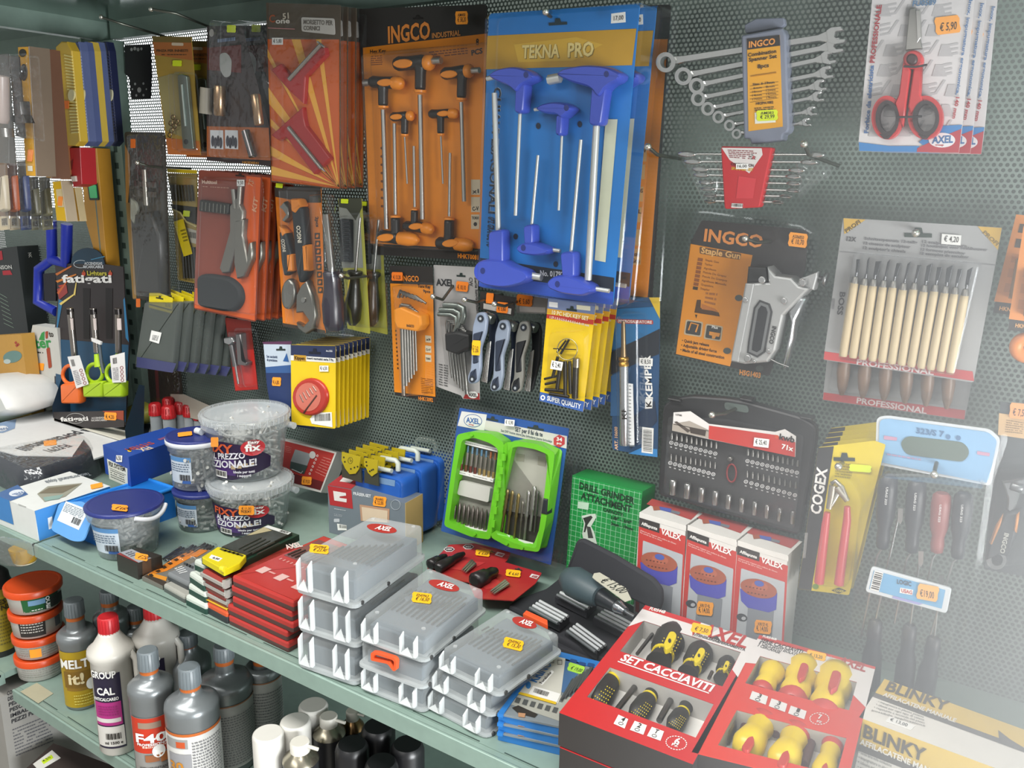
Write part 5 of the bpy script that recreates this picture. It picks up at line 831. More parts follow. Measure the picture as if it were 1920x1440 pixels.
# ---- tubs of wall plugs with blue lids ----
def plug_tub(lab, cr, base, z0, rb, rim, lid, handle=None, stk=None, lab_a=(-1.25, -.25), grp='clear tubs with blue lids', ring=None):
    t = T('wall_plug_tub', lab, 'tub', grp); R = Rd(cr, base, z0); (x1, y1, r1), (x2, y2, r2) = rim, lid; pr = R.prof([(base[0], base[1], rb), (x1, y1, r1 * .93), (x1, y1 - 1, r1), (x2, y2, r2)])
    b = t.part('tub'); R.turn(b, [(R.c[2], pr[0][1] * .9), (R.c[2] + .003, pr[0][1])] + pr[1:], CLEAR2())
    zb, zr, zt = R.c[2], pr[1][0], pr[3][0]
    f = t.part('wall_plug', label='loose grey wall plugs'); fill(f, R.c, pr[0][1] * .9, zb + .004, zr + .004, 120, [mat('#a3a49f', .5), mat('#b5b5b0', .5), mat('#8f908c', .5), mat('#b9bab6', .4)])
    l = t.part('lid', label='dark blue lid'); R.turn(l, [(zt - .004, pr[3][1] * 1.01), (zt, pr[3][1] * 1.02), (zt + .002, pr[3][1] * .98), (zt + .001, pr[3][1] * .9)], mat('#26306f', .35), 40)
    if ring: q = t.part('rim', label='white rim'); R.turn(q, [(zt - .011, pr[3][1] * 1.0), (zt - .010, pr[3][1] * 1.03), (zt - .003, pr[3][1] * 1.03), (zt - .002, pr[3][1])], mat('#c9cdd2', .4), 40)
    lb = t.part('label', label='white and blue printed label'); Rr = lambda z: (pr[0][1] + (pr[1][1] - pr[0][1]) * (z - zb) / max(zr - zb, 1e-4)) + .0006
    h = zr - zb; za, zc = zb + h * .22, zb + h * .92; R.patch(lb, *lab_a, za, zc, Rr(za), mat('#b9c3cd', .5), 12, Rr(zc)); d = lab_a[1] - lab_a[0]
    R.patch(lb, lab_a[0], lab_a[1], zc - h * .12, zc, Rr(zc - h * .12) + .0003, mat('#4f7fae'), 10, Rr(zc) + .0003); R.rows(lb, lab_a[0] + .08, lab_a[1] - .08, zb + h * .52, zb + h * .76, 4, Rr(zc) + .0004, mat('#4a5b6d'))
    for i in range(12): R.patch(lb, lab_a[0] + d * (.5 + i * .036), lab_a[0] + d * (.515 + i * .036 + .008 * (i % 3)), zb + h * .3, zb + h * .46, Rr(zb + h * .46) + .0005, mat(INK), 1, Rr(zb + h * .46) + .0005)
    R.patch(lb, lab_a[0] + d * .6, lab_a[1] - d * .05, za, za + h * .08, Rr(za) + .0005, mat('#3b5fa0'), 6, Rr(za + h * .08) + .0005)
    if handle:
        g = t.part('handle', label='white plastic handle'); rr_ = pr[3][1] * 1.06; g.tube([R.pt(a, zt - .006 - .009 * math.sin((a - handle[0]) / (handle[1] - handle[0]) * math.pi), rr_) for a in [handle[0] + (handle[1] - handle[0]) * i / 16 for i in range(17)]], .0035, mat('#d3d6da', .4), 8)
    if stk: sticker(t, flat(zt + .0025, cr), *stk, z=.0006)
    t.done(R.c); return R, zt
def CLEAR2(): return mat('#cfd8dc', .15, 0, 'shell')
R, zt = plug_tub('clear tub of grey wall plugs with blue lid, standing alone nearest the shelf edge', D1, (870, 1118), SHZ, 186, (866, 870, 236), (866, 796, 246), (.2, 1.3), (808, 834, 110, 40, .1, OR_, '€ 4,60'))
R.cx = 0
R2_, z2 = plug_tub('clear tub of grey wall plugs under the other blue lidded tub', D1, (1378, 945), SHZ, 160, (1340, 745, 180), (1335, 700, 186))
plug_tub('clear tub of wall plugs with white rimmed blue lid, upper of the pair', D1, (1345, 668), z2 + .003, 168, (1312, 425, 184), (1302, 345, 192), None, (1248, 336, 100, 26, -.12, OR_), ring=1)
# ---- big tubs of plugs and screws ----
def screw_tub(lab, base, z0, rb, rim, lid, stk):
    t = T('screw_tub', lab, 'tub', 'large clear tubs of plugs and screws'); R = Rd((0, 0, 1), base, z0); (x1, y1, r1), (x2, y2, r2) = rim, lid; pr = R.prof([(base[0], base[1], rb), (x1, y1, r1 * .94), (x1, y1, r1), (x2, y2, r2)])
    zb, zr, zt = R.c[2], pr[1][0], pr[3][0]; b = t.part('tub'); R.turn(b, [(zb, pr[0][1] * .92), (zb + .004, pr[0][1])] + pr[1:3] + [(zr + .003, pr[2][1]), (zt - .004, pr[3][1] * .98)], CLEAR2(), 40)
    l = t.part('lid', label='clear ribbed lid'); R.turn(l, [(zt - .014, pr[3][1] * 1.01), (zt - .002, pr[3][1] * 1.03), (zt, pr[3][1] * 1.01), (zt - .001, pr[3][1] * .93), (zt - .006, pr[3][1] * .9), (zt - .006, 0)], mat('#c6cccd', .25, 0, 'frost'), 40)
    for i in range(40): a = i * 2 * math.pi / 40; l.tube([R.pt(a, zt - .013, pr[3][1] * 1.02), R.pt(a, zt - .003, pr[3][1] * 1.035)], .0006, mat('#c3c9cc', .3), 4)
    f = t.part('wall_plug', label='loose pale plugs and steel screws'); fill(f, R.c, pr[0][1] * .92, zb + .006, zr + .012, 210, [mat('#c9cac5', .5), mat('#b5b6b1', .5), mat('#d0d2d0', .3, .3), mat('#d3d4cf', .5)], .0028, .03)
    h = zr - zb; Rr = lambda z: pr[0][1] + (pr[1][1] - pr[0][1]) * (z - zb) / h + .0007; lb = t.part('label', label='purple printed label'); za, zc = zb + h * .06, zb + h * .86
    n = 18; vs = []; A0, A1 = -1.35, .62
    for i in range(n + 1):
        u = i / n; a = A0 + (A1 - A0) * u; bot = za + h * (.22 * max(0, u - .45) / .55); top = zc - h * (.36 * (max(0, u - .35) / .65) ** 2); vs += [R.pt(a, bot, Rr(bot)), R.pt(a, top, Rr(top))]
    lb.add(vs, [(2 * i, 2 * i + 2, 2 * i + 3, 2 * i + 1) for i in range(n)], mat('#2e2140', .35), True); e = .0005
    R.patch(lb, -1.3, -.35, zb + h * .16, zb + h * .5, Rr(zb + h * .16) + .0003, mat('#4b2f6f', .4), 12, Rr(zb + h * .5) + .0003)
    R.text(lb, 'FIXY', -1.12, -.34, zb + h * .64, h * .17, Rr(zb + h * .8) + e, mat('#c4552f'))
    m = mat('#dcdce2'); R.text(lb, 'AL PREZZO', -1.1, -.06, zb + h * .47, h * .12, Rr(zb + h * .6) + e, m, True, h * .07); R.text(lb, 'EZIONALE!', -1.1, .22, zb + h * .3, h * .14, Rr(zb + h * .46) + e, m, True, h * .07)
    R.text(lb, 'Ideale per tutti', -.4, .16, zb + h * .22, h * .05, Rr(zb + h * .3) + e, m); R.text(lb, 'i supporti', -.3, .06, zb + h * .14, h * .05, Rr(zb + h * .2) + e, m)
    for i in range(4): R.patch(lb, -.45 + i * .16, -.33 + i * .16, zb + h * (.3 + i * .02), zb + h * (.38 + i * .02), Rr(zb + h * .4) + e, mat('#b59f7c'), 3)
    R.patch(lb, -1.02, -.6, zb + h * .1, zb + h * .24, Rr(zb + h * .24) + e, mat(WH), 4)
    for i in range(11): R.patch(lb, -.98 + i * .034, -.965 + i * .034 + .006 * (i % 3), zb + h * .13, zb + h * .23, Rr(zb + h * .24) + e * 1.8, mat(INK), 1)
    q = [R.pt(.14 + .3 * math.cos(a), zb + h * .74 + h * .16 * math.sin(a), Rr(zb + h * .8) + e) for a in [i * math.pi / 10 for i in range(20)]]; lb.add(q, [tuple(range(20))], mat('#b32c33', .4)); R.text(lb, 'fix', -.06, .32, zb + h * .68, h * .14, Rr(zb + h * .84) + e * 2, mat(WH)); R.text(lb, 'Easy', .02, .3, zb + h * .83, h * .05, Rr(zb + h * .84) + e * 2, mat(WH))
    for sg in (-1, 1): k = t.part('lug', label='clear handle lug'); p = R.pt(1.5 * sg, zr - .006, pr[2][1] * 1.03); k.lathe(p - V((.007, 0, 0)), p + V((.007, 0, 0)), [(0, .006), (1, .006)], mat('#c3c9cc', .25), 12)
    P = Pl(R.pt(stk[0], 0, Rr(zr) + .002), (-math.sin(R.f + stk[0]), math.cos(R.f + stk[0]), 0), Z3)
    s = t.part('price_sticker'); tag(s, P, *stk[1:], z=.001); t.done(R.c); return zt
zt = screw_tub('large clear tub of plugs and screws, lower of the stacked pair', (474, 984), SHZ, 62, (470, 917, 76), (470, 895, 77), (-.3, 462, 957, 30, 17, .0, OR_, 'FKB04Y', '€ 11,50'))
screw_tub('large clear tub of plugs and screws, on top of its twin', (466, 884), zt - .004, 62, (460, 795, 80), (460, 769, 80), (-1.2, 402, 829, 14, 18, 0, OR_))
# ---- blue open bin with a clear flap, and the blue box on it ----
zb = ztop((1195, 893), SHZ, (1188, 700), D1); P = flat(zb, D1)
t = T('parts_bin', 'bright blue plastic bin with a clear label flap under the dark blue box', 'bin'); b = t.part('bin')
q = [P.c(*D1).at(440, 870), P.at(640, 905), P.at(1185, 692), P.at(985, 640)]; B0 = [flat(SHZ, D1).at(*p) for p in ((470, 1010), (650, 1092), (1190, 895), (1010, 830))]
tq = [V((p[0], p[1], zb)) for p in B0]; b.add(B0 + tq, [(3, 2, 1, 0), (4, 5, 6, 7), (0, 1, 5, 4), (1, 2, 6, 5), (2, 3, 7, 6), (3, 0, 4, 7)], mat('#1f6fc0', .35))
for i in range(4): a, c = tq[i], tq[(i + 1) % 4]; b.tube([a, c], .0035, mat('#2a7fd0', .35), 8)
f = t.part('label_flap', label='pale blue flap with a white printed label'); u = (tq[1] - tq[0]).normalized(); o = tq[0] - u * .012 + V((0, -.004, .004)); vv = V((u.y, -u.x, 0)); Fp = Pl(o, u, (-vv * .55 + Z3 * .84), D1)
fq = [(400, 800), (560, 790), (640, 870), (560, 1062), (490, 1062), (342, 985)]; f.prism(Fp, rr(fq, 30), -.001, .0015, mat('#5c95cf', .25)); lq = [(445, 790), (600, 850), (530, 985), (385, 920)]; f.prism(Fp, lq, .0016, .002, mat('#cfd6da')); f.lines(Fp, [quad(*lq, .05, .08), quad(*lq, .9, .08), quad(*lq, .9, .5), quad(*lq, .05, .5)], 6, .0024, mat('#5a6670'), .4); f.bars(Fp, [quad(*lq, .55, .5), quad(*lq, .95, .5), quad(*lq, .95, .92), quad(*lq, .55, .92)], 18, .0024, mat(INK)); t.done()
zf = ztop((882, 692), zb + .001, (868, 492), D1) ; P = flat(zf, D1); t = T('fixings_box', 'dark blue cardboard box with a white label lying on the bright blue bin', 'box')
tp = [(693, 410), (868, 492), (1330, 330), (1140, 290)]; H = zf - zb - .0005; b = t.part('carton'); b.prism(P, tp, -H, 0, mat('#1e4596', .45)); S1 = side(P, tp[0], tp[1]); S2 = side(P, tp[1], tp[2])
b.text(P, 'FIX', (990, 420), (915, 442), 22, .0004, mat('#c9b8a0')); b.text(P, 'SYSTEM', (1010, 390), (840, 440), 18, .0004, mat('#a8473a')); b.flat(P, ell(874, 450, 14, 8), .0004, mat('#d9b23a')); b.flat(P, [(1060, 372), (1190, 330), (1210, 338), (1080, 380)], .0004, mat('#7a4a6f'))
l = t.part('label', label='white printed label'); lq = [(722, 506), (858, 572), (862, 692), (738, 640)]; l.prism(S1, lq, .0001, .0006, mat('#cfd3c9')); l.text(S1, 'FIX SYSTEM', (736, 552), (846, 592), 20, .001, mat(INK)); l.lines(S1, [quad(*lq, .1, .45), quad(*lq, .85, .42), quad(*lq, .85, .9), quad(*lq, .1, .9)], 4, .001, mat('#3a3d40'), .3); l.flat(S1, [quad(*lq, .08, .4), quad(*lq, .92, .38), quad(*lq, .92, .4), quad(*lq, .08, .42)], .001, mat(INK))
plain(t, S1, 783, 482, 824, 526, '6,50', .001, .05); t.done()
# ---- flat white and blue tool pouch box ----
zw = ztop((268, 1060), SHZ, (235, 858), D1); P = flat(zw, D1); t = T('pouch_box', 'flat white and blue box with a tool pouch picture near the blue bin', 'box'); tp = [(-40, 745), (235, 858), (745, 690), (470, 590)]
b = t.part('carton'); b.prism(P, tp, -(zw - SHZ), 0, mat('#cfd2cf', .5)); S1 = side(P, tp[0], tp[1]); S2 = side(P, tp[1], tp[2])
b.prism(S2, [(236, 858), (742, 692), (752, 880), (268, 1058)], -.0004, .0008, mat('#3b7fbf', .45)); b.flat(S1, [(-40, 745), (62, 787), (92, 950), (-20, 905)], .0006, mat('#3b79b5')); b.flat(P, [(-38, 746), (70, 790), (190, 745), (120, 680)], .0004, mat('#3d5f8f')); b.flat(P, ell(112, 735, 52, 22, -.15), .0008, mat('#c9d0d8')); b.text(P, 'AXEL', (146, 724), (80, 745), 18, .001, mat('#3d5f8f'))
b.flat(P, [(250, 742), (322, 690), (555, 668), (440, 760), (300, 795)], .0006, mat('#8f8f80')); b.flat(P, [(262, 738), (330, 700), (540, 676), (420, 735)], .0009, mat('#6d6654')); b.flat(P, [(290, 765), (430, 745), (400, 775), (305, 790)], .0009, mat('#7f9c94')); b.text(P, 'Tasca portautensili doppia', (600, 598), (300, 655), 20, .0006, mat('#6a7278')); b.text(P, '80 1/4', (410, 815), (285, 852), 18, .0012, mat('#c9d4dc')) if 0 else None
b.flat(S2, [(322, 905), (352, 893), (360, 970), (330, 982)], .001, mat('#d3d8da')); b.flat(P, [(120, 812), (172, 832), (176, 828), (124, 808)], .0006, mat('#9a9c98')); sticker(t, P, 652, 686, 84, 30, -.2, OR_, z=.0012); t.done()
# ---- tool belt in film ----
zg = SHZ + .054; P = flat(zg, D1); t = T('tool_belt_pack', 'navy tool belt in shrink film with a white card, behind the pouch box', 'tool belt pack')
b = t.part('pouch', label='navy fabric pouch'); B_ = rr([(-120, 480), (60, 520), (300, 500), (480, 490), (570, 372), (625, 400), (640, 500), (560, 560), (300, 640), (130, 640), (-60, 560)], 40); Q = flat(SHZ + .002, D1)
b.puff(Q, rr([(-160, 520), (200, 470), (560, 400), (640, 430), (690, 520), (590, 570), (300, 662), (130, 675), (-60, 580)], 40), 0, .05, mat('#20252f', .65), .018); 
c = t.part('backing_card', label='white printed card'); cq = [(-120, 330), (0, 262), (370, 168), (890, 262), (905, 340), (735, 470), (632, 505), (612, 430), (566, 374), (488, 486), (120, 480), (-80, 430)]; c.prism(P, cq, -.003, 0, mat('#d3d4d3', .4)); c.flat(P, [(-120, 330), (0, 262), (110, 236), (100, 300), (20, 330)], .0004, mat('#7d93b0')); c.flat(P, ell(12, 300, 42, 18, -.1), .0007, mat('#d8dadc')); c.text(P, 'AXEL', (44, 292), (-20, 304), 14, .001, mat('#4a6a94'))
c.text(P, 'busta portautensili', (700, 268), (100, 434), 30, .0006, mat('#3b3d42')); c.text(P, 'FU2791', (430, 405), (288, 446), 26, .0006, mat('#4a4d52')); sticker(t, P, 338, 396, 90, 34, -.1, OR_, z=.001)
k = t.part('rivet_plate', label='crumpled clear film over a steel plate'); S1 = side(flat(SHZ + .05, D1), (130, 545), (300, 535)); k.prism(S1, rr([(140, 545), (282, 540), (290, 655), (150, 668)], 16), -.002, .003, STEEL('#8d8884', .3), .001)
f = t.part('shrink_film'); f.puff(flat(SHZ + .003, D1), rr([(-170, 530), (200, 480), (565, 392), (650, 430), (700, 525), (595, 580), (300, 672), (125, 685), (-65, 590)], 40), 0, .0535, FILM(), .018); t.done()
# ---- lighter display ----
zd = SHZ + .056; P = panel(.14, C5); Q = P.c(*D1); W0 = P.c(); N5 = (0, 380, 4.5); PB = panel(.10, N5, .06, 0, zd); t = T('lighter_display_box', 'open black display box of lighters with an arched printed back', 'display box')
b = t.part('back_board'); arch = [(462, 520), (600, 515)] + [(740 + 140 * math.cos(a), 500 - 120 * math.sin(a)) for a in [math.pi - i * math.pi / 10 for i in range(1, 10)]] + [(885, 520), (1040, 540), (1052, 800), (1090, 1180), (1060, 1880), (470, 1880), (452, 1180), (488, 800)]
b.prism(PB, arch, -.002, 0, mat('#2a2324', .35)); b.flat(PB, [(470, 1150), (1085, 1200), (1060, 1850), (470, 1850)], .0004, mat('#1d4562')); b.flat(PB, [(495, 810), (530, 830), (470, 1150)], .0006, mat('#2b6b94')); b.flat(PB, [(1040, 820), (1052, 800), (1088, 1180), (1060, 1140)], .0006, mat('#2b6b94')); b.flat(PB, [(600, 515)] + [(740 + 138 * math.cos(a), 500 - 118 * math.sin(a)) for a in [math.pi - i * math.pi / 10 for i in range(1, 10)]] + [(882, 520)], .0004, mat('#1e3a4d'))
for i, (a, e, c) in enumerate((((466, 600), (600, 530), '#b3622a'), ((470, 660), (640, 600), '#c4742c'), ((480, 760), (560, 660), '#b85a2e'), ((500, 850), (620, 770), '#d9c06a'), ((620, 770), (640, 670), '#d9c06a'), ((490, 700), (530, 690), '#a83a30'))): b.flat(PB, [a, (a[0] + 14, a[1] + 16), (e[0] + 6, e[1] + 10), e], .0008, mat(c))
b.flat(PB, [(480, 730), (560, 690), (570, 760), (500, 820)], .0007, mat('#8f3a36')); b.text(PB, 'fatigati', (524, 672), (944, 674), 62, .001, mat('#e3e1de')); b.text(PB, 'Lighters', (736, 612), (902, 614), 36, .001, mat('#b9b03a')); b.text(PB, 'ACCENDIGAS', (712, 524), (864, 524), 22, .001, mat('#c9ccd0')); b.text(PB, 'RICARICABILE', (704, 552), (874, 552), 22, .001, mat('#c9ccd0')); b.tube([PB.at(682 + 60 * math.cos(a), 518 + 32 * math.sin(a), .001) for a in [i * math.pi / 9 + .4 for i in range(15)]], .0006, mat('#c9d2d8'), 5)
for x in (706, 930): b.flat(PB, ell(x, 600, 16, 20), .0009, mat('#b5432a')); b.flat(PB, [(x - 8, 585), (x, 568), (x + 8, 588)], .0009, mat('#c4742c'))
for x in (700, 890): b.flat(PB, [(x, 720), (x + 60, 724), (x + 56, 1150), (x + 4, 1150)], .0006, mat('#191516'))
b.line(PB, [(770, 480), (880, 455)], .001, 3, mat('#4a8fb5'), 5)
tr = t.part('tray'); zl = Q.at(370, 195)[2]; fl = Pl((0, 0, zd), (1, 0, 0), (0, 1, 0)); xa, xb = Q.at(362, 250)[0], Q.at(838, 250)[0]; boxw(tr, xa, -.14, zd, xb, -.104, zd + .004, mat('#c9c6b8', .5)); fr = [(358, 190), (836, 180), (838, 290), (374, 306)]; tr.prism(Q, fr, -.0015, 0, mat('#2a2423', .4)); tr.flat(Q, [(690, 182), (834, 180), (834, 246), (760, 228)], .0005, mat('#8f3b22')); tr.text(Q, 'fatigati', (410, 252), (598, 246), 26, .0008, mat('#dcdad6')); tr.text(Q, 'ACCENDIGAS', (618, 236), (716, 232), 11, .0008, mat('#c3c0bc')); tr.text(Q, 'RICARICABILE', (618, 252), (722, 248), 11, .0008, mat('#c3c0bc')); tr.tube([Q.at(510 + 62 * math.cos(a), 232 + 34 * math.sin(a), .0008) for a in [i * math.pi / 10 for i in range(21)]], .0005, mat('#b9b9b5'), 5)
for xx in (xa, xb): tr.add([V((xx, -.14, zd)), V((xx, -.10, zd)), V((xx, -.088, zd + .11)), V((xx, -.1, zd + .115)), V((xx, -.14, zd + .03))], [(0, 1, 2, 3, 4)], mat('#1d2f40', .4))
sticker(t, Q, 744, 218, 84, 52, .05, OR_, '€ 4,20', z=.001); t.done(V(((xa + xb) / 2, -.12, zd)))
for i, (nm, c, base, ring, neck, tip, tagq) in enumerate((('orange gas lighter with a white swing tag, in the display box', '#d9641e', (495, 1355), (470, 1160), (505, 1040), (472, 712), [(455, 1040), (535, 1030), (598, 1225), (515, 1255)]), ('lime gas lighter in the middle of the display box', '#9dbd1c', (645, 1312), (632, 1150), (655, 1010), (628, 712), None), ('lime gas lighter with a white swing tag beside its twin', '#9dbd1c', (782, 1312), (765, 1150), (800, 1010), (796, 712), [(742, 1035), (840, 1010), (850, 1212), (758, 1215)]))):
    PL = panel(.123, C5); t = T('gas_lighter', nm, 'lighter', 'gas lighters in the display box'); b = t.part('handle'); m = mat(c, .35); x, y = base; w = 66
    b.barrel(PL, rr([(x - w, ring[1] + 60), (x + w, ring[1] + 50), (x + w, y), (x - w + 6, y)], 14), -.009, .009, m, .004); b.tube([PL.at(ring[0] + 8 + 54 * math.cos(a), ring[1] + 62 * math.sin(a), 0) for a in [k * math.pi / 10 for k in range(21)]], .0042, m, 8); b.line(PL, [(ring[0] + 40, ring[1] - 45), (neck[0], neck[1] + 10)], 0, [24, 14], m, 8)
    k = t.part('barrel'); k.line(PL, [neck, tip], 0, 15, STEEL('#9b938c', .22), 12); k.line(PL, [(tip[0] - 1, tip[1] + 5), (tip[0] + 2, tip[1] + 40)], 0, 17, STEEL('#3d3a3a', .3), 12); k.prism(PL, [(tip[0] - 10, tip[1] + 70), (tip[0] + 16, tip[1] + 70), (tip[0] + 20, tip[1] + 148), (tip[0] - 4, tip[1] + 148)], .003, .0048, mat('#c9bcb8'))
    if tagq: g = t.part('swing_tag', label='white swing tag'); g.prism(PL, tagq, .011, .0115, mat('#d8d6d4')); g.lines(PL, [quad(*tagq, .1, .45), quad(*tagq, .5, .45), quad(*tagq, .5, .92), quad(*tagq, .1, .92)], 9, .012, mat('#7d7a80')); g.bars(PL, [quad(*tagq, .15, .08), quad(*tagq, .45, .08), quad(*tagq, .45, .38), quad(*tagq, .15, .38)], 14, .012, mat(INK)); [g.frame(PL, ell(*quad(*tagq, .74, .5 + j * .14), 11, 12, 0, 12), ell(*quad(*tagq, .74, .5 + j * .14), 8, 9, 0, 12), .0117, .0121, mat('#8f4a4a')) for j in range(4)]
    else: g = t.part('clip', label='white plastic clip'); g.prism(PL, [(615, 912), (680, 940), (676, 960), (618, 936)], .004, .008, mat('#d8d6d4')); g.line(PL, [(670, 950), (685, 1080), (700, 1150)], .004, 8, mat('#4d565c'), 6)
    t.done()
# ---- red capped tubes ----
for i, (x, y, r, zz) in enumerate(((1062, 128, 42, 300), (1150, 148, 46, 320), (1152, 92, 40, 250), (1232, 118, 42, 260), (1286, 138, 40, 290), (1352, 160, 40, 310))):
    t = T('sealant_tube', f'clear tube with a red screw cap, {("beside the dark box", "front one of its bunch", "at the back of its bunch", "second from the back of its bunch", "next to the tall clear tubs", "half hidden by the tall clear tub")[i]}', 'tube', 'red capped tubes'); R = Rd(D1, (x + 14, 500 + (zz - 280) * .4), SHZ); zc = R.z(x, y - 2); k = R.k
    b = t.part('tube_body'); R.turn(b, [(SHZ, r * .9 * k), (zc - .026, r * .9 * k), (zc - .024, r * .8 * k)], mat('#a5a9ab', .25, 0, 'tint'), 16); l = t.part('label'); R.patch(l, -.9, .9, SHZ + .012, zc - .03, r * .92 * k, mat('#8d9296'), 8)
    c = t.part('cap', label='red cap'); R.turn(c, [(zc - .026, r * k), (zc - .016, r * k), (zc - .015, r * .92 * k), (zc - .002, r * .88 * k), (zc, r * .7 * k)], mat('#ad2227', .3), 16)
    for j in range(14): a = j * math.pi / 7; c.tube([R.pt(a, zc - .025, r * k), R.pt(a, zc - .004, r * .92 * k)], .0007, mat('#ad2227', .3), 4)
    t.done(R.c)
t = T('backing_sheet', 'pale cream card sheet standing behind the red capped tubes', 'card'); b = t.part('sheet'); b.prism(panel(.03, D1), [(1150, 68), (1240, 70), (1420, 150), (1420, 260), (1150, 200)], -.001, 0, mat('#a89f92')); t.done()
t = T('tray_box', 'small navy and white tray box behind the dark blue fixings box', 'box'); P = flat(SHZ + .05, D1); b = t.part('carton'); b.prism(P, [(885, 275), (1030, 262), (1120, 320), (930, 360)], -.05, 0, mat('#c5c9c9')); b.prism(P, [(885, 275), (1022, 268), (1000, 330), (905, 345)], .0002, .001, mat('#1f2733')); t.done()
t = T('paper_bag', 'crumpled olive yellow bag between the lighter display and the red capped tubes', 'bag'); b = t.part('bag'); b.puff(panel(.06, D1), [(865, 145), (930, 130), (1010, 170), (1022, 240), (940, 280), (860, 290)], -.02, .015, mat('#8d8a35', .5), .012); t.done()
L1 = (520, 940, 4.8)
def deep(P, a, c, L):
    """level rectangle from its near edge a-c (photo points), L deep"""
    A, B = P.l(P.at(*a)), P.l(P.at(*c)); d = math.dist(A, B); n = (-(B[1] - A[1]) / d * L, (B[0] - A[0]) / d * L); return [A, B, (B[0] + n[0], B[1] + n[1]), (A[0] + n[0], A[1] + n[1])]
# ---- red caliper box leaning on the panel ----
P = panel(.085, R6, .35, 0, SHZ); t = T('caliper_box', 'red and white box with a grey caliper picture leaning behind the tall tubs', 'box'); q = [(40, 245), (668, 408), (490, 862), (20, 745)]; b = t.part('carton'); b.prism(P, q, -.03, 0, mat('#c4c3bd', .5)); f = [quad(*q, x, y) for x, y in ((.0, .05), (.97, .04), (.965, .95), (.0, .93))]; b.flat(P, f, .0004, mat('#9a2b25')); b.flat(P, [quad(*q, 0, .72), quad(*q, .965, .74), quad(*q, .965, .95), quad(*q, 0, .93)], .0007, mat('#5c1c1c'))
b.flat(P, [(200, 375), (385, 430), (335, 560), (150, 510)], .001, mat('#7f8586')); b.flat(P, [(150, 510), (340, 560), (300, 655), (140, 590)], .0013, mat('#33423d')); b.flat(P, ell(395, 438, 36, 42), .0014, mat('#b5b5b0')); b.line(P, [(165, 600), (270, 645), (285, 620)], .0015, 5, mat('#aeb0ae'), 6)
for i in range(6): b.flat(P, ell(450 - i * 17, 448 + i * 40, 12, 14, 0, 10), .001, mat('#cfc6c0')); b.flat(P, ell(450 - i * 17, 448 + i * 40, 6, 8, 0, 8), .0013, mat('#9a2b25'))
b.lines(P, [(520, 450), (620, 480), (540, 700), (420, 640)], 7, .001, mat('#c47a70'), .25); b.lines(P, [(95, 330), (160, 350), (150, 420), (90, 410)], 4, .001, mat('#c47a70'), .3); sticker(t, P, 328, 728, 112, 92, .08, OR_, '€ 19,50', z=.002); t.done()
# ---- yellow notched spatulas ----
for k, (fq, lab) in enumerate((([(725, 405), (938, 462), (915, 600), (880, 648), (812, 655), (762, 590), (722, 500)], 'yellow notched spatula standing at the front of its row'), ([(978, 470), (1130, 500), (1120, 640), (1062, 680), (1020, 640), (1000, 590), (975, 560)], 'yellow notched spatula by the blue cases, front of its row'))):
    P = panel(.11, R6); t = T('notched_spatula', lab, 'spatula', 'yellow notched spatulas'); b = t.part('blade'); b.prism(P, fq, -.001, .001, mat('#a8961a', .45))
    for x, y in ((0, 60), (12, 110), (80, 190), (120, 175), (155, 165)): x, y = fq[0][0] + 22 + x * (1, .5)[k], fq[0][1] + y * (1, .8)[k]; b.flat(P, ell(x, y, 9, 10, 0, 10), .0014, mat('#2a2818'))
    if not k: b.frame(P, ell(820, 500, 28, 38, .1, 16), ell(820, 500, 24, 34, .1, 16), .001, .0014, mat('#5c5320')); b.line(P, [(818, 475), (822, 510), (836, 500)], .0012, 3, mat('#5c5320'), 4)
    h_ = t.part('holder', label='dark plastic foot'); h_.prism(P, [(fq[0][0], fq[0][1] + 140), (fq[1][0], fq[1][1] + 130), (fq[1][0] + 10, fq[1][1] + 290), (fq[0][0], fq[0][1] + 280)], -.004, -.0012, mat('#3a3a2e', .5)); h_.prism(P, [(fq[0][0] - 5, fq[0][1] - 16), (fq[0][0] + 35, fq[0][1] - 8), (fq[0][0] + 35, fq[0][1] + 20), (fq[0][0] - 5, fq[0][1] + 10)], -.003, -.001, mat('#3a3a2e', .5)); t.done()
    for i, s in enumerate(('second', 'third', 'fourth', 'rearmost')): t.copy((.0, .017 * (i + 1), .0), f'yellow notched spatula, {s} in the row {("by the caliper box", "by the blue cases")[k]}')
# ---- blue carrying cases ----
P = panel(.055, R6); t = T('tool_case', 'blue plastic carrying case with pale grey handle, front one of three', 'tool case', 'blue carrying cases'); zb_ = SHZ - P.at(1075, 510)[2]
c0 = P.at(1640, 1372); xl = P.at(1070, 700)[0]; xr = P.at(1612, 700)[0]; zt_ = P.at(1340, 565)[2]; b = t.part('case_shell'); lq = [(xl, SHZ - 0), (xr, SHZ), (xr, zt_), (xl, zt_)]; X0 = Pl((0, -.055, 0), X3, Z3, R6); b.barrel(X0, rr([(xl, SHZ + .0005), (xr, SHZ + .0005), (xr, zt_), (xl, zt_)], .012), -.042, 0, mat('#2357a8', .4), .003, local=True); b.prism(X0, rr([(xl + .006, SHZ + .006), (xr - .006, SHZ + .006), (xr - .006, zt_ - .006), (xl + .006, zt_ - .006)], .01), 0, .0012, mat('#2459ab', .4), .0008, local=True)
b.flat(P, ell(1137, 597, 36, 42), .0016, mat('#4a74b5')); b.flat(P, [(1258, 590), (1525, 640), (1520, 708), (1255, 655)], .0016, mat('#6d8cb0'))
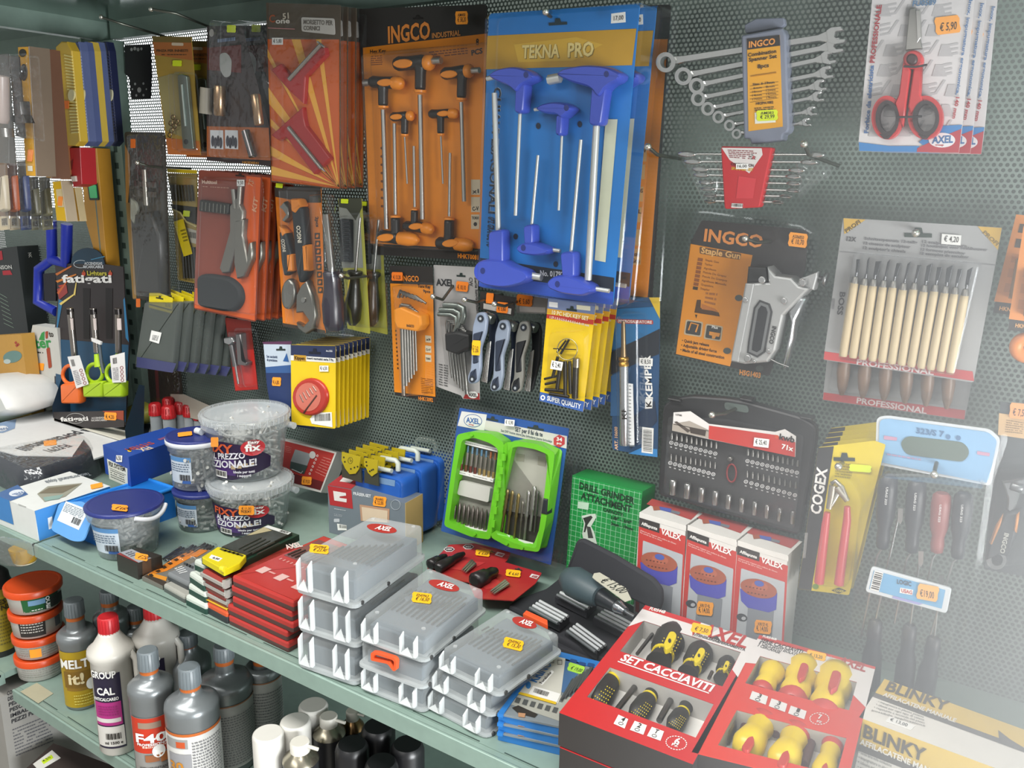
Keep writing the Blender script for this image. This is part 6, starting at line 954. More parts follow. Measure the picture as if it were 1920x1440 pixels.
h_ = t.part('handle', label='pale grey handle'); a = P.at(1260, 530); e = P.at(1470, 570); u = e - a; zz = V((0, .02, 0)); h_.tube([a + zz, a + zz + Z3 * .013, a + u * .12 + zz + Z3 * .017, a + u * .88 + zz + Z3 * .017, e + zz + Z3 * .013, e + zz], .0045, mat('#b5bcb2', .4), 8); h_.tube([a + zz * .2 + Z3 * .004, e + zz * .2 + Z3 * .004], .004, mat('#b5bcb2', .4), 8); t.done()
t.copy((.004, .046, .006), 'blue plastic carrying case in the middle of the three'); t.copy((.008, .09, .012), 'blue plastic carrying case nearest the panel')
for o in bpy.data.objects:
    if o.name.startswith('tool_case') and o.parent is None: o.location.y -= .045
# ---- router bit box ----
P = panel(.145, R6, 0, .12); P = Pl(flat(SHZ, R6).at(606, 1318), (math.cos(.1), math.sin(.1), 0), Z3, R6); t = T('router_bit_box', 'grey and red box with a wooden case picture in front of the blue cases', 'box'); fq = [(565, 780), (1437, 940), (1470, 1500), (608, 1320)]; a = P.l(P.at(565, 780)); e = P.l(P.at(1437, 940)); H = a[1]; b = t.part('carton'); b.prism(P, [(a[0], .0003), (e[0], .0003), (e[0], H), (a[0], H)], -.05, 0, mat('#6b747c', .4), local=True)
Tp = Pl(P.w(a[0], H), P.u, P.n * -1, R6); b.flat(P, [(566, 782), (832, 830), (850, 1045), (592, 1000)], .0004, mat('#a62a2e')); b.flat(P, [(628, 842), (770, 866), (774, 895), (700, 905), (700, 920), (780, 932), (778, 972), (640, 950)], .0008, mat('#d8d3d0')); b.text(P, 'FRÄSER-SET', (856, 886), (1054, 918), 30, .0006, mat('#d3d6d9')); b.flat(P, [(925, 995), (1262, 1045), (1258, 1200), (940, 1180)], .0006, mat('#b08a70')); b.flat(P, [(948, 1022), (1240, 1066), (1236, 1200), (960, 1180)], .0009, mat('#cdb9a0')); b.frame(P, ell(1330, 1000, 56, 58), ell(1330, 1000, 50, 52), .0003, .0007, mat('#9aa2a8')); b.lines(P, [(640, 1030), (785, 1055), (785, 1080), (640, 1055)], 1, .0006, mat('#b9bdc2'), .3); b.lines(P, [(640, 1095), (730, 1110), (730, 1140), (640, 1125)], 2, .0006, mat('#b9bdc2'), .3); b.flat(P, rr(rect(636, 1155, 700, 1195), 10), .0006, mat('#b9bdc2')); b.flat(P, [(672, 1210), (780, 1230), (780, 1285), (680, 1285)], .0006, mat(WH)); b.bars(P, [(690, 1215), (780, 1232), (780, 1275), (692, 1270)], 10, .0009, mat(INK))
b.flat(Tp, [(566, 776), (830, 822), (975, 690), (735, 652)], .0004, mat('#a23035')); b.flat(Tp, [(740, 690), (875, 705), (820, 752), (700, 735)], .0007, mat('#d8d3d0')); b.flat(Tp, [(1020, 775), (1085, 718), (1420, 780), (1405, 862)], .0006, mat('#c4a184')); b.flat(Tp, [(1060, 772), (1370, 830), (1380, 858), (1075, 815)], .0009, mat('#d6c4ae')); [b.flat(Tp, [(1085 + i * 40, 785 + i * 8), (1110 + i * 40, 790 + i * 8), (1105 + i * 40, 815 + i * 8), (1092 + i * 40, 810 + i * 8)], .0012, mat('#3a322c')) for i in range(8)]
S2 = Pl(P.w(e[0], 0), P.n * -1, Z3, R6); b.prism(S2, [(.0, .0004), (.05, .0004), (.05, H), (0, H)], .0001, .0008, mat('#bfa268', .5), local=True); sticker(t, P, 1150, 962, 148, 110, .12, OR_, '€ 22,00', 'FRA4002', .001); t.done()
# ---- small dark box, clear sleeves, orange pack ----
zs_ = ztop((1550, 885), SHZ, (1540, 692), R1); P = flat(zs_, R1); t = T('drill_box', 'small black box with a silver label and orange sticker beside the lone tub', 'box'); tq = [(1310, 590), (1540, 692), (1820, 605), (1560, 520)]; b = t.part('carton'); b.prism(P, tq, -(zs_ - SHZ), 0, mat('#2c2824', .3), .001); S1 = side(P, tq[0], tq[1]); b.flat(P, [(1350, 575), (1480, 535), (1705, 640), (1560, 690)], .0004, mat('#8f9399')); b.flat(P, [(1318, 590), (1350, 578), (1560, 690), (1540, 688)], .0006, mat('#7d2f2a')); b.lines(P, [(1400, 580), (1470, 558), (1560, 600), (1480, 625)], 3, .0008, mat('#4a4d55'), .4); sticker(t, P, 1592, 622, 150, 72, .2, OR_, '€ 7,50', z=.001); S2 = side(P, tq[1], tq[2]); b.prism(S2, [(1600, 672), (1700, 640), (1705, 800), (1605, 840)], 0, .0006, mat('#4a3526', .35)); t.done()
for i in range(3):
    P = flat(SHZ + .004, G1); t = T('drill_sleeve', ('clear plastic sleeve of dark drills nearest the small black box', 'clear plastic sleeve of dark drills, middle of three', 'clear plastic sleeve of dark drills by the orange pack')[i], 'drill pack', 'clear drill sleeves'); x = 330 + i * 120; y = 480 - i * 18; f = t.part('sleeve'); q = [(x - 20, y), (x + 100, y + 40), (x + 330, y - 110), (x + 210, y - 150)]; f.puff(P, q, -.003, .006, FILM(), .003)
    for j in range(4): d = t.part('drill'); d.line(P, [quad(q[3], q[2], q[1], q[0], .15 + j * .23, .12), quad(q[3], q[2], q[1], q[0], .15 + j * .23, .9)], .001, [9, 7], STEEL('#4a4846', .35), 6)
    t.done()
P = flat(SHZ + .0065, G1); t = T('drill_card', 'flat orange and black pack lying under the grey cassettes', 'drill pack'); q = [(140, 648), (348, 742), (840, 385), (700, 348)]; b = t.part('card'); b.prism(P, q, -.006, 0, mat('#6d6a62', .4)); b.flat(P, [(170, 640), (385, 590), (690, 420), (640, 380), (500, 440)], .0004, mat('#c9761f')); b.flat(P, [(610, 440), (720, 370), (800, 385), (690, 450)], .0006, mat('#c9761f')); b.flat(P, [(160, 640), (200, 625), (385, 700), (352, 738)], .0006, mat('#3a322a')); b.flat(P, [(195, 628), (250, 612), (390, 650), (380, 690)], .0008, mat('#c9862c')); b.flat(P, [(205, 622), (240, 616), (258, 640), (225, 648)], .001, mat('#2b251e')); [b.flat(P, [(270 + i * 60, 590 - i * 38), (310 + i * 60, 575 - i * 38), (330 + i * 60, 590 - i * 38), (300 + i * 60, 605 - i * 38)], .001, mat('#3b2a18')) for i in range(6)]; t.done()
# ---- drill cassettes seen end on ----
def cassette(lab, a, c, z0, H, L, top, base, grp, endm=None, clip=None):
    P = flat(z0 + H, G1); t = T('drill_cassette', lab, 'drill cassette', grp); q = deep(P, a, c, L); b = t.part('tray'); b.prism(P, rr(q, .004), -H, -H * .5, mat(base, .4), .001, local=True); l = t.part('cover'); l.prism(P, rr(inset(q, .0004), .004), -H * .5, 0, mat(top, .35), H * .28, local=True)
    if clip: k = t.part('clip', label='pale grey clip'); q2 = deep(P, a, c, .012); k.prism(P, inset(q2, -.0012), -H * .62, -H * .3, mat('#9c9993', .4), .0006, local=True); k.prism(P, [q2[1], (q2[1][0] + .005, q2[1][1] + .001), (q2[2][0] + .004, q2[2][1]), q2[2]], -H * .8, -H * .05, mat('#9c9993', .4), local=True)
    return t, P, b, l
zg0 = ztop((560, 900), SHZ, (570, 822), G1) - SHZ; gg = 'drill cassettes by the shelf edge'
t, P, b, l = cassette('grey rounded drill cassette flat on the shelf under its twin', (345, 715), (565, 840), SHZ, zg0, .12, '#9a9a92', '#4f5350', gg); t.done()
t, P, b, l = cassette('grey rounded drill cassette with white print, on top of its twin', (382, 600), (602, 712), SHZ + zg0, zg0, .12, '#74787a', '#3f4345', gg); l.lines(P, [(460, 560), (540, 530), (600, 600), (520, 620)], 4, .0005, mat('#cfd2d2')); [l.flat(P, [(560 + i * 30, 500 + i * 14), (600 + i * 30, 515 + i * 14), (590 + i * 30, 540 + i * 14), (552 + i * 30, 522 + i * 14)], .0005, mat('#3a3d3f')) for i in range(3)]; t.done()
zc0 = (ztop((775, 1000), SHZ, (745, 640), G1) - SHZ) / 3.4
for i, (a, c, s) in enumerate((((565, 822), (775, 925), 'lowest of its stack'), ((592, 708), (768, 805), 'second from the bottom of its stack'), ((602, 590), (752, 690), 'third from the bottom of its stack'), ((650, 470), (760, 520), 'topmost under the yellow cassette'))):
    t, P, b, l = cassette('white and dark green drill cassette, ' + s, a, c, SHZ + zc0 * i, zc0, .13, '#bfc6bd', '#1f3f35', 'white and green drill cassettes'); t.done()
zk = (ztop((780, 1030), SHZ, (735, 520), G1) - SHZ) / 5
for i, (a, c, tp, bs, s) in enumerate((((778, 880), (985, 990), '#c4512a', '#2d2f33', 'orange and yellow drill cassette at the foot of the clip stack'), ((780, 770), (980, 865), '#a5352d', '#6d3a34', 'red drill cassette with grey clip, lowest of three'), ((762, 668), (960, 775), '#a5352d', '#6d3a34', 'red drill cassette with grey clip, middle of three'), ((730, 570), (940, 680), '#8f342d', '#5c322d', 'red drill cassette with grey clip, under the yellow cassette'))):
    t, P, b, l = cassette(s, a, c, SHZ + zk * (i + (.3 if i == 0 else .3)) - (zk * .3 if i == 0 else 0), zk * (1.3 if i == 0 else 1), .13, tp, bs, 'clip topped drill cassettes', None, i > 0)
    if i == 0: l.flat(P, [(780, 850), (1005, 955), (990, 985), (778, 878)], .0006, mat('#c9a82c'))
    t.done()
zy = SHZ + zk * 5.2; P = flat(zy, G1); t = T('drill_cassette', 'long black and green drill cassette with a yellow end cap, topping its stack', 'drill cassette'); q = [(735, 455), (960, 585), (1712, 225), (1400, 118)]; b = t.part('tray'); b.prism(P, q, -zk * .9, -.004, mat('#1f3a2c', .4), .001); l = t.part('cover', label='smoky clear cover'); l.prism(P, [quad(*q, .03, .3), quad(*q, .97, .3), quad(*q, .97, .97), quad(*q, .03, .97)] if 0 else [(935, 345), (1180, 430), (1640, 205), (1385, 135)], -.004, .001, mat('#2f322c', .12), .0008); l.flat(P, [(1360, 150), (1400, 132), (1632, 205), (1600, 226)], .0014, mat('#c9ccc8')); l.text(P, 'BOSCH', (1512, 192), (1585, 214), 16, .0018, mat('#3a3d3a')); l.flat(P, [(1190, 232), (1360, 150), (1440, 185), (1230, 230)], .0013, mat('#a39a78')); [l.line(P, [(1110 + i * 45, 370 + i * 14), (1330 + i * 45, 260 + i * 14)], .0012, 5, mat('#4d5049', .3, .6), 5) for i in range(5)]
c = t.part('end_cap', label='yellow end cap'); c.prism(P, rr([(735, 450), (900, 345), (1185, 430), (1120, 510), (960, 580)], 12), -.006, .003, mat('#c9bb16', .35), .001); [c.flat(P, [(912 + i * 42, 372 + i * 12), (932 + i * 42, 360 + i * 12), (990 + i * 42, 385 + i * 12), (972 + i * 42, 398 + i * 12)], .0034, mat('#4a4618')) for i in range(5)]; c.prism(P, [(835, 425), (945, 462), (905, 492), (810, 455)], .003, .0036, mat(WH)); c.text(P, '9,50', (835, 460), (900, 478), 14, .004, mat(INK)); S1 = side(P, (735, 455), (960, 585)); c.turn(S1, (975, 575), (985, 572), .0, [(0, 30), (1, 30)], mat('#c9bb16', .35)) if 0 else c.prism(side(P, (940, 590), (1185, 455)), ell(978, 578, 34, 36), -.002, .004, mat('#d6c62a', .35), .001); t.done()
# ---- red drill cases ----
z5 = (ztop((615, 560), SHZ, (690, -22), R2) - SHZ) / 5; P = flat(SHZ + z5 * 5, R2); t = T('drill_case', 'red drill case with a smoky cover on top of its stack', 'drill case', 'red drill cases'); q = deep(P, (690, -10), (1378, 285), .165); H = z5 * .96
b = t.part('tray'); b.prism(P, rr(q, .003), -H, -H * .6, mat('#4d3532', .3), .0008, local=True); l = t.part('cover'); l.prism(P, rr(q, .003), -H * .6, 0, mat('#a83430', .22), H * .22, local=True); n = lambda x, y: (q[0][0] + (q[1][0] - q[0][0]) * x + (q[3][0] - q[0][0]) * y, q[0][1] + (q[1][1] - q[0][1]) * x + (q[3][1] - q[0][1]) * y)
w = t.part('window', label='smoky clear window over grey drills'); w.prism(P, [n(.06, .5), n(.94, .5), n(.94, .9), n(.06, .9)], 0, .0004, mat('#6b4a48', .15), local=True)
for i in range(13): d = t.part('drill'); k = .1 + i * .062; d.tube([P.w(*n(k, .52), .001), P.w(*n(k + .005, .66 + i * .012), .001)], .0016, STEEL('#7d6c69', .3), 6); b2 = l; l.flat(P, [n(k, .42), n(k + .02, .42), n(k + .02, .45), n(k, .45)], .0005, mat('#c9938d'), True)
for x, y in ((.12, .16), (.42, .16), (.74, .14)): l.flat(P, [n(x, y), n(x + .12, y), n(x + .12, y + .1), n(x, y + .1)], .0005, mat('#c9a7a2'), True); l.flat(P, [n(x + .14, y + .05), n(x + .24, y + .05), n(x + .24, y + .07), n(x + .14, y + .07)], .0005, mat('#c9938d'), True)
l.text(P, 'AXEL', (1308, -300), (1489, -336), 52, .0012, mat('#d6c0ba')); t.done()
for i, s in enumerate(('second from the top', 'middle one', 'second from the bottom', 'lowest, flat on the shelf')): t.copy((-.004 * (i + 1) + (.006 if i % 2 else 0), -.001 * i, -z5 * (i + 1)), f'red drill case with a smoky cover, {s} of its stack')
# ---- clear cases of drills ----
INS = mat('#5d676f', .4)
def clear_case(lab, P, q, H, oval=None, stk=None, handle=None, ribs=True, drills=None):
    t = T('drill_set_case', lab, 'storage case', 'clear drill set cases'); Q = [P.l(P.at(*p)) for p in q]; fr = mat('#c6cccd', .22, 0, 'frost'); n = lambda x, y: tuple((Q[0][i] * (1 - x) + Q[1][i] * x) * (1 - y) + (Q[3][i] * (1 - x) + Q[2][i] * x) * y for i in (0, 1))
    Q = Q if area2(Q) > 0 else Q[::-1]; b = t.part('case_body'); r = .006; b.rings(P, [(rr(Q, r), -H * .86), (rr(Q, r), -.004), (inset(rr(Q, r), .0012), -.001), (inset(rr(Q, r), .0035), 0)], fr, cap0=False); f = t.part('base_rim'); f.rings(P, [(inset(rr(Q, r), -.001), -H * .99), (inset(rr(Q, r), -.004), -H * .97), (inset(rr(Q, r), -.004), -H * .87), (inset(rr(Q, r), 0), -H * .86)], mat('#b9bfc0', .25, 0, 'tint'))
    k = t.part('insert', label='grey moulded insert'); k.prism(P, inset(Q, .006), -H * .9, -H * .35, INS, .002, local=True)
    for i in range(10): d = t.part('drill'); y0 = .3; x = .12 + i * .085; d.tube([P.w(*n(x, y0), -H * .3), P.w(*n(x, .5 + .03 * i), -H * .3)], [.0011, .0014], STEEL('#6d6f70', .3), 6)
    if drills:
        for i in range(12): d = t.part('drill'); x = .1 + i * .07; d.tube([P.w(*n(x, .52), -H * .12), P.w(*n(x + .01, .62 + .016 * i), -H * .12)], [.0011, .0014], STEEL('#6b675f', .3), 6)
    W_ = V(P.w(*n(0, 0))); U = (V(P.w(*n(1, 0))) - W_); wd = U.length; U.normalize(); F = P.n.cross(U) * -1
    if ribs:
        for x in (.03, .24, .66, .88):
            g = t.part('rib'); o = W_ + U * wd * x; e = .0075; pr = [o + F * e - Z3 * .007, o + F * e - Z3 * H * .82, o - Z3 * H * .95, o - Z3 * .002]
            g.add(pr + [p + U * .0016 for p in pr], [(0, 1, 2, 3), (7, 6, 5, 4), (0, 4, 5, 1), (1, 5, 6, 2), (2, 6, 7, 3), (3, 7, 4, 0)], mat('#d8dcdc', .25, 0, 'tint'))
        for x in (.03, .66): g = t.part('rib'); o = W_ + U * wd * x; g.add([o - Z3 * H * .84 + F * .0075, o - Z3 * H * .84, o + U * wd * .21 - Z3 * H * .84, o + U * wd * .21 - Z3 * H * .84 + F * .0075, o + U * wd * .105 - Z3 * H * .55 + F * .004], [(0, 1, 2, 3), (0, 3, 4)], mat('#d8dcdc', .25, 0, 'tint'))
    for x, y in ((.12, .1), (.88, .1), (.12, .93), (.9, .93)): f.prism(P, [(n(x, y)[0] + .0025 * math.cos(a), n(x, y)[1] + .0025 * math.sin(a)) for a in [j * math.pi / 5 for j in range(10)]], 0, .0012, mat('#d8dcdc', .25, 0, 'frost'), local=True)
    for y in (.06, .42): o = W_ + U * (wd + .0042) + (V(P.w(*n(1, y))) - V(P.w(*n(1, 0)))) - Z3 * H * .9; f.lathe(o - U * .001, o + U * .0006, [(0, .0028), (1, .0028)], mat('#3a3b3b', .5), 10)
    if oval: cx, cy, rx, ry, ro = oval; l = t.part('emblem', label='red oval emblem'); l.flat(P, ell(cx, cy, rx, ry, ro, 32), .0006, mat('#a8322f', .35)); c, s = math.cos(ro), math.sin(ro); l.text(P, 'AXEL', (cx - rx * .5 * c - ry * .35 * -s, cy - rx * .5 * s + ry * .35 * c), (cx + rx * .5 * c + ry * .35 * s, cy + rx * .5 * s + ry * .35 * c), ry * .9, .001, mat(WH))
    if handle:
        SP = Pl(W_ + F * .004, U, Z3, P.cr); g = t.part('handle', label='orange carrying handle'); g.frame(SP, rr(handle, 20), rr(inset(handle if area2(handle) > 0 else handle[::-1], 24) if area2(handle) > 0 else inset(handle[::-1], 24)[::-1], 14), -.003, .003, mat('#d9552c', .4))
    if stk: sticker(t, P, *stk, z=.0012)
    return t
h1 = (ztop((666, 1281), SHZ, (664, 1070)) - SHZ) / 3; P = flat(SHZ + 3 * h1, L1)
t = clear_case('clear drill set case with yellow price tag, top of the stack by the red cases', P, [(185, 487), (692, 628), (1312, 215), (850, 130)], h1 * .985, (940, 244, 136, 38, .16), (376, 426, 176, 76, .1, YE, '€ 23,90', 'EN0968')); t.done()
t.copy((.003, -.002, -h1), 'clear drill set case in the middle of the stack by the red cases', rz=.0); t.copy((.002, -.004, -2 * h1), 'clear drill set case lowest in the stack by the red cases')
h2 = (ztop((803, 1334), SHZ, (800, 1192)) - SHZ) / 3; P = flat(SHZ + 3 * h2, L1)
t = clear_case('clear drill set case with a yellow price tag, topping the middle stack', P, [(770, 1030), (1325, 1220), (1862, 790), (1360, 590)], h2 * .985, (1500, 757, 142, 42, .25), (1300, 866, 180, 88, .12, YE, '€ 16,50', 'EN0963'), drills=1); t.done(); t.copy((-.002, .0, -2 * h2), 'clear drill set case lowest in the middle stack')
P = flat(SHZ + 2 * h2, R3); t = clear_case('clear drill set case with an orange handle turned outwards', P, [(215, 20), (920, 270), (1560, -260), (900, -500)], h2 * .985, handle=[(330, 140), (400, 145), (590, 205), (618, 240), (610, 350), (580, 350), (520, 270), (330, 230)], ribs=False); t.done()
h3 = (ztop((920, 1385), SHZ, (938, 1268)) - SHZ) / 3; P = flat(SHZ + 3 * h3, D7)
t = clear_case('clear drill set case with a yellow price tag, topping the stack by the blue cassettes', P, [(-170, 705), (185, 872), (556, 618), (225, 452)], h3 * .985, (338, 548, 78, 30, .3), (270, 678, 124, 62, .25, YE, '€ 15,30', 'EN0962'), drills=1); g = t.part('handle', label='orange carrying handle'); g.prism(P.up(-.006), [(330, 490), (350, 470), (480, 530), (482, 562)], -.004, .002, mat('#d9552c', .4), .001); t.done(); t.copy((-.007, -.004, -h3), 'clear drill set case in the middle of the stack by the blue cassettes'); t.copy((-.011, -.007, -2 * h3), 'clear drill set case lowest in the stack by the blue cassettes')
# ---- red countersink cards ----
for i, (q, lab, st, cy) in enumerate((([(0, 1240), (150, 1085), (320, 1075), (568, 1135), (545, 1190), (330, 1345), (190, 1320)], 'red card of black handled bits lying nearer the tall clear case', (378, 1140, 98, 38), [((20, 1222), (130, 1160), 24), ((70, 1245), (250, 1145), 24)]), ([(285, 1345), (520, 1200), (778, 1275), (735, 1345), (590, 1460), (330, 1445)], 'red card of black handled bits lying by the black tool roll', (584, 1276, 102, 44), [((320, 1335), (470, 1260), 38)]))):
    P = flat(SHZ + .018 + .006 * i, D3); t = T('countersink_card', lab, 'drill pack', 'red countersink cards'); b = t.part('card'); b.prism(P, rr(q, 10), -.0015, 0, mat('#a32b2c', .3)); ox, oy = (490, 1150) if i == 0 else (722, 1298); b.flat(P, [(ox - 12, oy - 18), (ox + 40, oy - 4), (ox + 20, oy + 18), (ox - 30, oy + 4)], .0005, mat('#d8d2cf')); b.text(P, 'AXEL', (ox - 18, oy + 2), (ox + 20, oy + 12), 14, .001, mat('#9a2b2c')); eurohole(b, P, 440 if i == 0 else 620, 1130 if i == 0 else 1248, 50, 14, .2)
    b.flat(P, [quad(*[q[k] for k in (1, 3, 5, 0)], .2, .5), quad(*[q[k] for k in (1, 3, 5, 0)], .8, .4), quad(*[q[k] for k in (1, 3, 5, 0)], .7, .75), quad(*[q[k] for k in (1, 3, 5, 0)], .2, .85)], .0005, mat('#b93a3a', .3))
    if i == 0:
        for x, y in ((152, 1115), (282, 1098)): b.prism(P, ell(x, y, 38, 18, 0, 6), .0004, .001, mat('#d8d2cf')); b.flat(P, ell(x, y, 32, 14, 0, 6), .0013, mat('#3b2a2a')); b.text(P, 'HSS', (x - 18, y + 5), (x + 18, y + 5), 10, .0016, mat(WH))
    for a, e, r in cy: k = t.part('bit'); k.turn(P, a, e, .008, [(0, r * .6), (.05, r), (.5, r * .9), (.55, r * .7), (.8, r * .7), (1, r * .4)], mat('#2a2728', .3, .3), 12)
    ds = [(240, 1255), (305, 1195)] if i == 0 else [(430, 1400), (530, 1330)]
    for j in range(3): k = t.part('bit'); k.line(P, [(ds[0][0] + j * 12, ds[0][1] + j * 8), (ds[1][0] + j * 10, ds[1][1] + j * 10)], .004, [4, 9], STEEL('#b5a9a6', .3), 6)
    sticker(t, P, *st, .12, YE, '€ 6,60', z=.002); t.done()
# ---- black tool roll ----
P = flat(SHZ + .03, D7); F5 = mat('#24252a', .85); t = T('tool_roll', 'open black fabric roll of chrome bits with a grey screwdriver handle and handwritten tag', 'tool roll'); b = t.part('base_cloth'); b.prism(flat(SHZ + .012, D7), rr([(235, 440), (300, 395), (470, 335), (590, 240), (760, 300), (1060, 470), (1190, 440), (1080, 560), (930, 700), (850, 800), (700, 760), (540, 700), (480, 560)], 20), -.011, 0, F5, .004); b.puff(flat(SHZ + .012, D7), rr([(520, 640), (600, 590), (930, 700), (830, 790)], 20), 0, .008, F5, .004)
FP = panel(.135, D7, .12, 0, SHZ); f = t.part('flap'); f.barrel(FP, rr([(585, 260), (620, 170), (665, 40), (700, 28), (900, 130), (1140, 275), (1190, 340), (1192, 430), (1165, 480), (1040, 420), (850, 330), (700, 260)], 26), -.004, .006, F5, .004)
for i, (a, e) in enumerate((((540, 378), (712, 472)), ((372, 458), (545, 552)), ((772, 512), (960, 610)), ((600, 600), (775, 728)))):
    s = t.part('pocket'); s.prism(P, [(a[0] - 14, a[1] + 4), (a[0] + 60, a[1] - 46), (e[0] + 70, e[1] - 46), (e[0] + 8, e[1] + 8)], -.014, -.004, F5, .002)
    for j in range(4): k = t.part('bit'); o = (j * 20, -j * 14); k.line(P, [(a[0] + o[0], a[1] + o[1]), (e[0] + o[0], e[1] + o[1])], .0015, 7, mat('#cdd0d2', .25, .35) if j else mat('#7b7f82', .3, .5), 8)
P = P.up(.03); k = t.part('screwdriver', label='grey screwdriver handle with chrome collar'); k.turn(P, (582, 262), (800, 385), .02, [(0, 20), (.08, 44), (.3, 62), (.6, 60), (.9, 50), (1, 40)], mat('#3c4b50', .5), 20); k.turn(P, (798, 382), (905, 448), .018, [(0, 40), (.4, 36), (1, 28)], mat('#22262a', .3), 16); k.turn(P, (900, 444), (960, 482), .018, [(0, 26), (.3, 30), (.6, 22), (1, 18)], STEEL('#b5b9bd', .15), 16); k.line(P, [(955, 478), (1015, 512)], .018, 9, STEEL('#a9adb0', .2)); P = P.up(-.03)
g = t.part('paper_tag', label='torn paper tag with a handwritten price'); g.prism(P.up(.075), [(765, 245), (800, 240), (960, 335), (995, 405), (955, 418), (770, 282), (755, 268)], -.0004, .0004, mat('#b5b3a3', .8)); g.text(P.up(.075), '€ 15,00', (795, 292), (930, 370), 38, .0008, mat('#2e2d2c'), False); t.done()
# ---- blue drill boxes ----
h4 = (ztop((927, 1394), SHZ, (933, 1342)) - SHZ) / 3 * 1.02; zk3 = SHZ + 3 * h4; P = flat(zk3, D7); KB_ = mat('#2a6fb3', .35); t = T('drill_box_set', 'blue framed clear box of masonry drills with a green price tag, top of its stack', 'drill box', 'blue drill boxes'); q = [(172, 1105), (600, 1205), (815, 790), (470, 705)]
b = t.part('frame_tray'); b.prism(P, rr(q, 14), -h4 * .98, -.002, KB_, .0012); b.prism(P, [(172, 1105), (205, 1112), (500, 712), (470, 705)], -.002, .002, KB_); b.prism(P, [(440, 745), (470, 705), (815, 790), (800, 830)], -.002, .001, KB_); [b.flat(P, rr([(x, y), (x + 42, y + 10), (x + 34, y + 30), (x - 8, y + 20)], 8), .0014, mat('#1a3f74')) for x, y in ((622, 768), (676, 786), (730, 792))]
w = t.part('window', label='clear window'); w.prism(P, [(205, 1110), (585, 1190), (790, 832), (440, 748)], -.002, .0005, mat('#747c80', .15), .0004); w.flat(P, [(255, 1050), (330, 950), (640, 1010), (575, 1160)], .0008, mat('#9a9b92', .3)); [w.flat(P, [(290 + i * 46, 1005 + i * 12), (318 + i * 46, 1012 + i * 12), (305 + i * 46, 1045 + i * 12), (276 + i * 46, 1036 + i * 12)], .0011, mat('#4a4d4c')) for i in range(6)]; w.flat(P, [(262, 1070), (300, 1055), (420, 1110), (400, 1130), (300, 1105)], .0012, mat('#2d2a26')); w.flat(P, [(300, 1100), (345, 1105), (340, 1130), (300, 1125)], .0013, mat('#a37c5c'))
l = t.part('label', label='printed label sheet'); l.prism(P, [(305, 975), (495, 745), (590, 768), (560, 1005), (545, 1045)], .0006, .0012, mat('#b9b8ae', .4)); l.flat(P, [(590, 770), (700, 800), (600, 985), (470, 940)], .001, mat('#3d5f86')); l.text(P, 'KRINO', (410, 915), (510, 800), 46, .0016, mat('#1f5f9a')); l.prism(P, [(432, 918), (505, 838), (520, 850), (448, 930)], .0012, .0016, mat(WH)); l.text(P, 'Forabohr', (444, 922), (508, 852), 14, .002, mat(INK)); l.prism(P, [(392, 935), (560, 985), (535, 1040), (362, 985)], .0012, .0016, mat('#d8d8d4')); l.bars(P, [(400, 945), (500, 975), (480, 1010), (385, 980)], 24, .002, mat(INK)); l.flat(P, [(304, 972), (360, 985), (535, 1035), (530, 1050), (300, 985)], .0018, mat('#c9a926')); l.prism(P, ell(362, 930, 16, 22), .0012, .0016, mat('#2f6fa8')); [l.frame(P, rect(490 + i * 50, 765 + i * 10, 520 + i * 50, 795 + i * 10), rect(494 + i * 50, 769 + i * 10, 516 + i * 50, 791 + i * 10), .0012, .0016, mat('#6d6d66')) for i in range(2)]
for i in range(6): d = t.part('drill'); d.line(P, [(560 + i * 26, 1030 - i * 18), (640 + i * 22, 900 - i * 14)], .002, [7, 10], STEEL('#8b8f91', .3), 6)
sticker(t, P, 655, 828, 104, 50, .3, '#9fd043', '€ 19,00', z=.0014); t.done(); t.copy((0, 0, -h4), 'blue framed clear box of masonry drills, middle of its stack'); t.copy((0, 0, -2 * h4), 'blue framed clear box of masonry drills, lowest of its stack')
# ---- red screwdriver set boxes ----
def tray_box(lab, P, q, H, wins, red, name='screwdriver_set_box', grp='boxed screwdriver sets'):
    t = T(name, lab, 'screwdriver set', grp); n = lambda x, y: quad(*q, x, y); b = t.part('carton'); m = mat(red, .35); dk = mat('#33302f', .4)
    b.prism(P, q, -H, -H + .002, dk); W8 = .004
    A = [P.l(P.at(*p)) for p in q]; A = A if area2(A) > 0 else A[::-1]; I = inset(A, .0012)
    for i in range(4): j = (i + 1) % 4; b.prism(P, [A[i], A[j], I[j], I[i]], -H + .001, -.0006, dk, local=True)
    ys = [0] + [v for w in wins for v in (w[1], w[3])] + [1]
    for i in range(0, len(ys), 2): b.prism(P, [n(0, ys[i]), n(1, ys[i]), n(1, ys[i + 1]), n(0, ys[i + 1])], -.0006, 0, m)
    for w in wins: b.prism(P, [n(0, w[1]), n(w[0], w[1]), n(w[0], w[3]), n(0, w[3])], -.0006, 0, m); b.prism(P, [n(w[2], w[1]), n(1, w[1]), n(1, w[3]), n(w[2], w[3])], -.0006, 0, m)
    k = t.part('inner_tray', label='white inner tray')
    for w in wins:
        f = [n(w[0], w[1]), n(w[2], w[1]), n(w[2], w[3]), n(w[0], w[3])]; Lc = [P.l(P.at(*p, 0)) for p in f]
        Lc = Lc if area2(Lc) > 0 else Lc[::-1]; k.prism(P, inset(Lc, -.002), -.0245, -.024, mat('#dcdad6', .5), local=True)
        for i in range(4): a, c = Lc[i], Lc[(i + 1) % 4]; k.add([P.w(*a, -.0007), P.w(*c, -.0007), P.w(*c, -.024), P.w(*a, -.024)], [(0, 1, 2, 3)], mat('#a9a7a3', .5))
    return t, b
ZS = SHZ + .08; P = flat(ZS, D7); Q1 = [(1080, 440), (1766, 655), (1372, 1415), (552, 1098)]
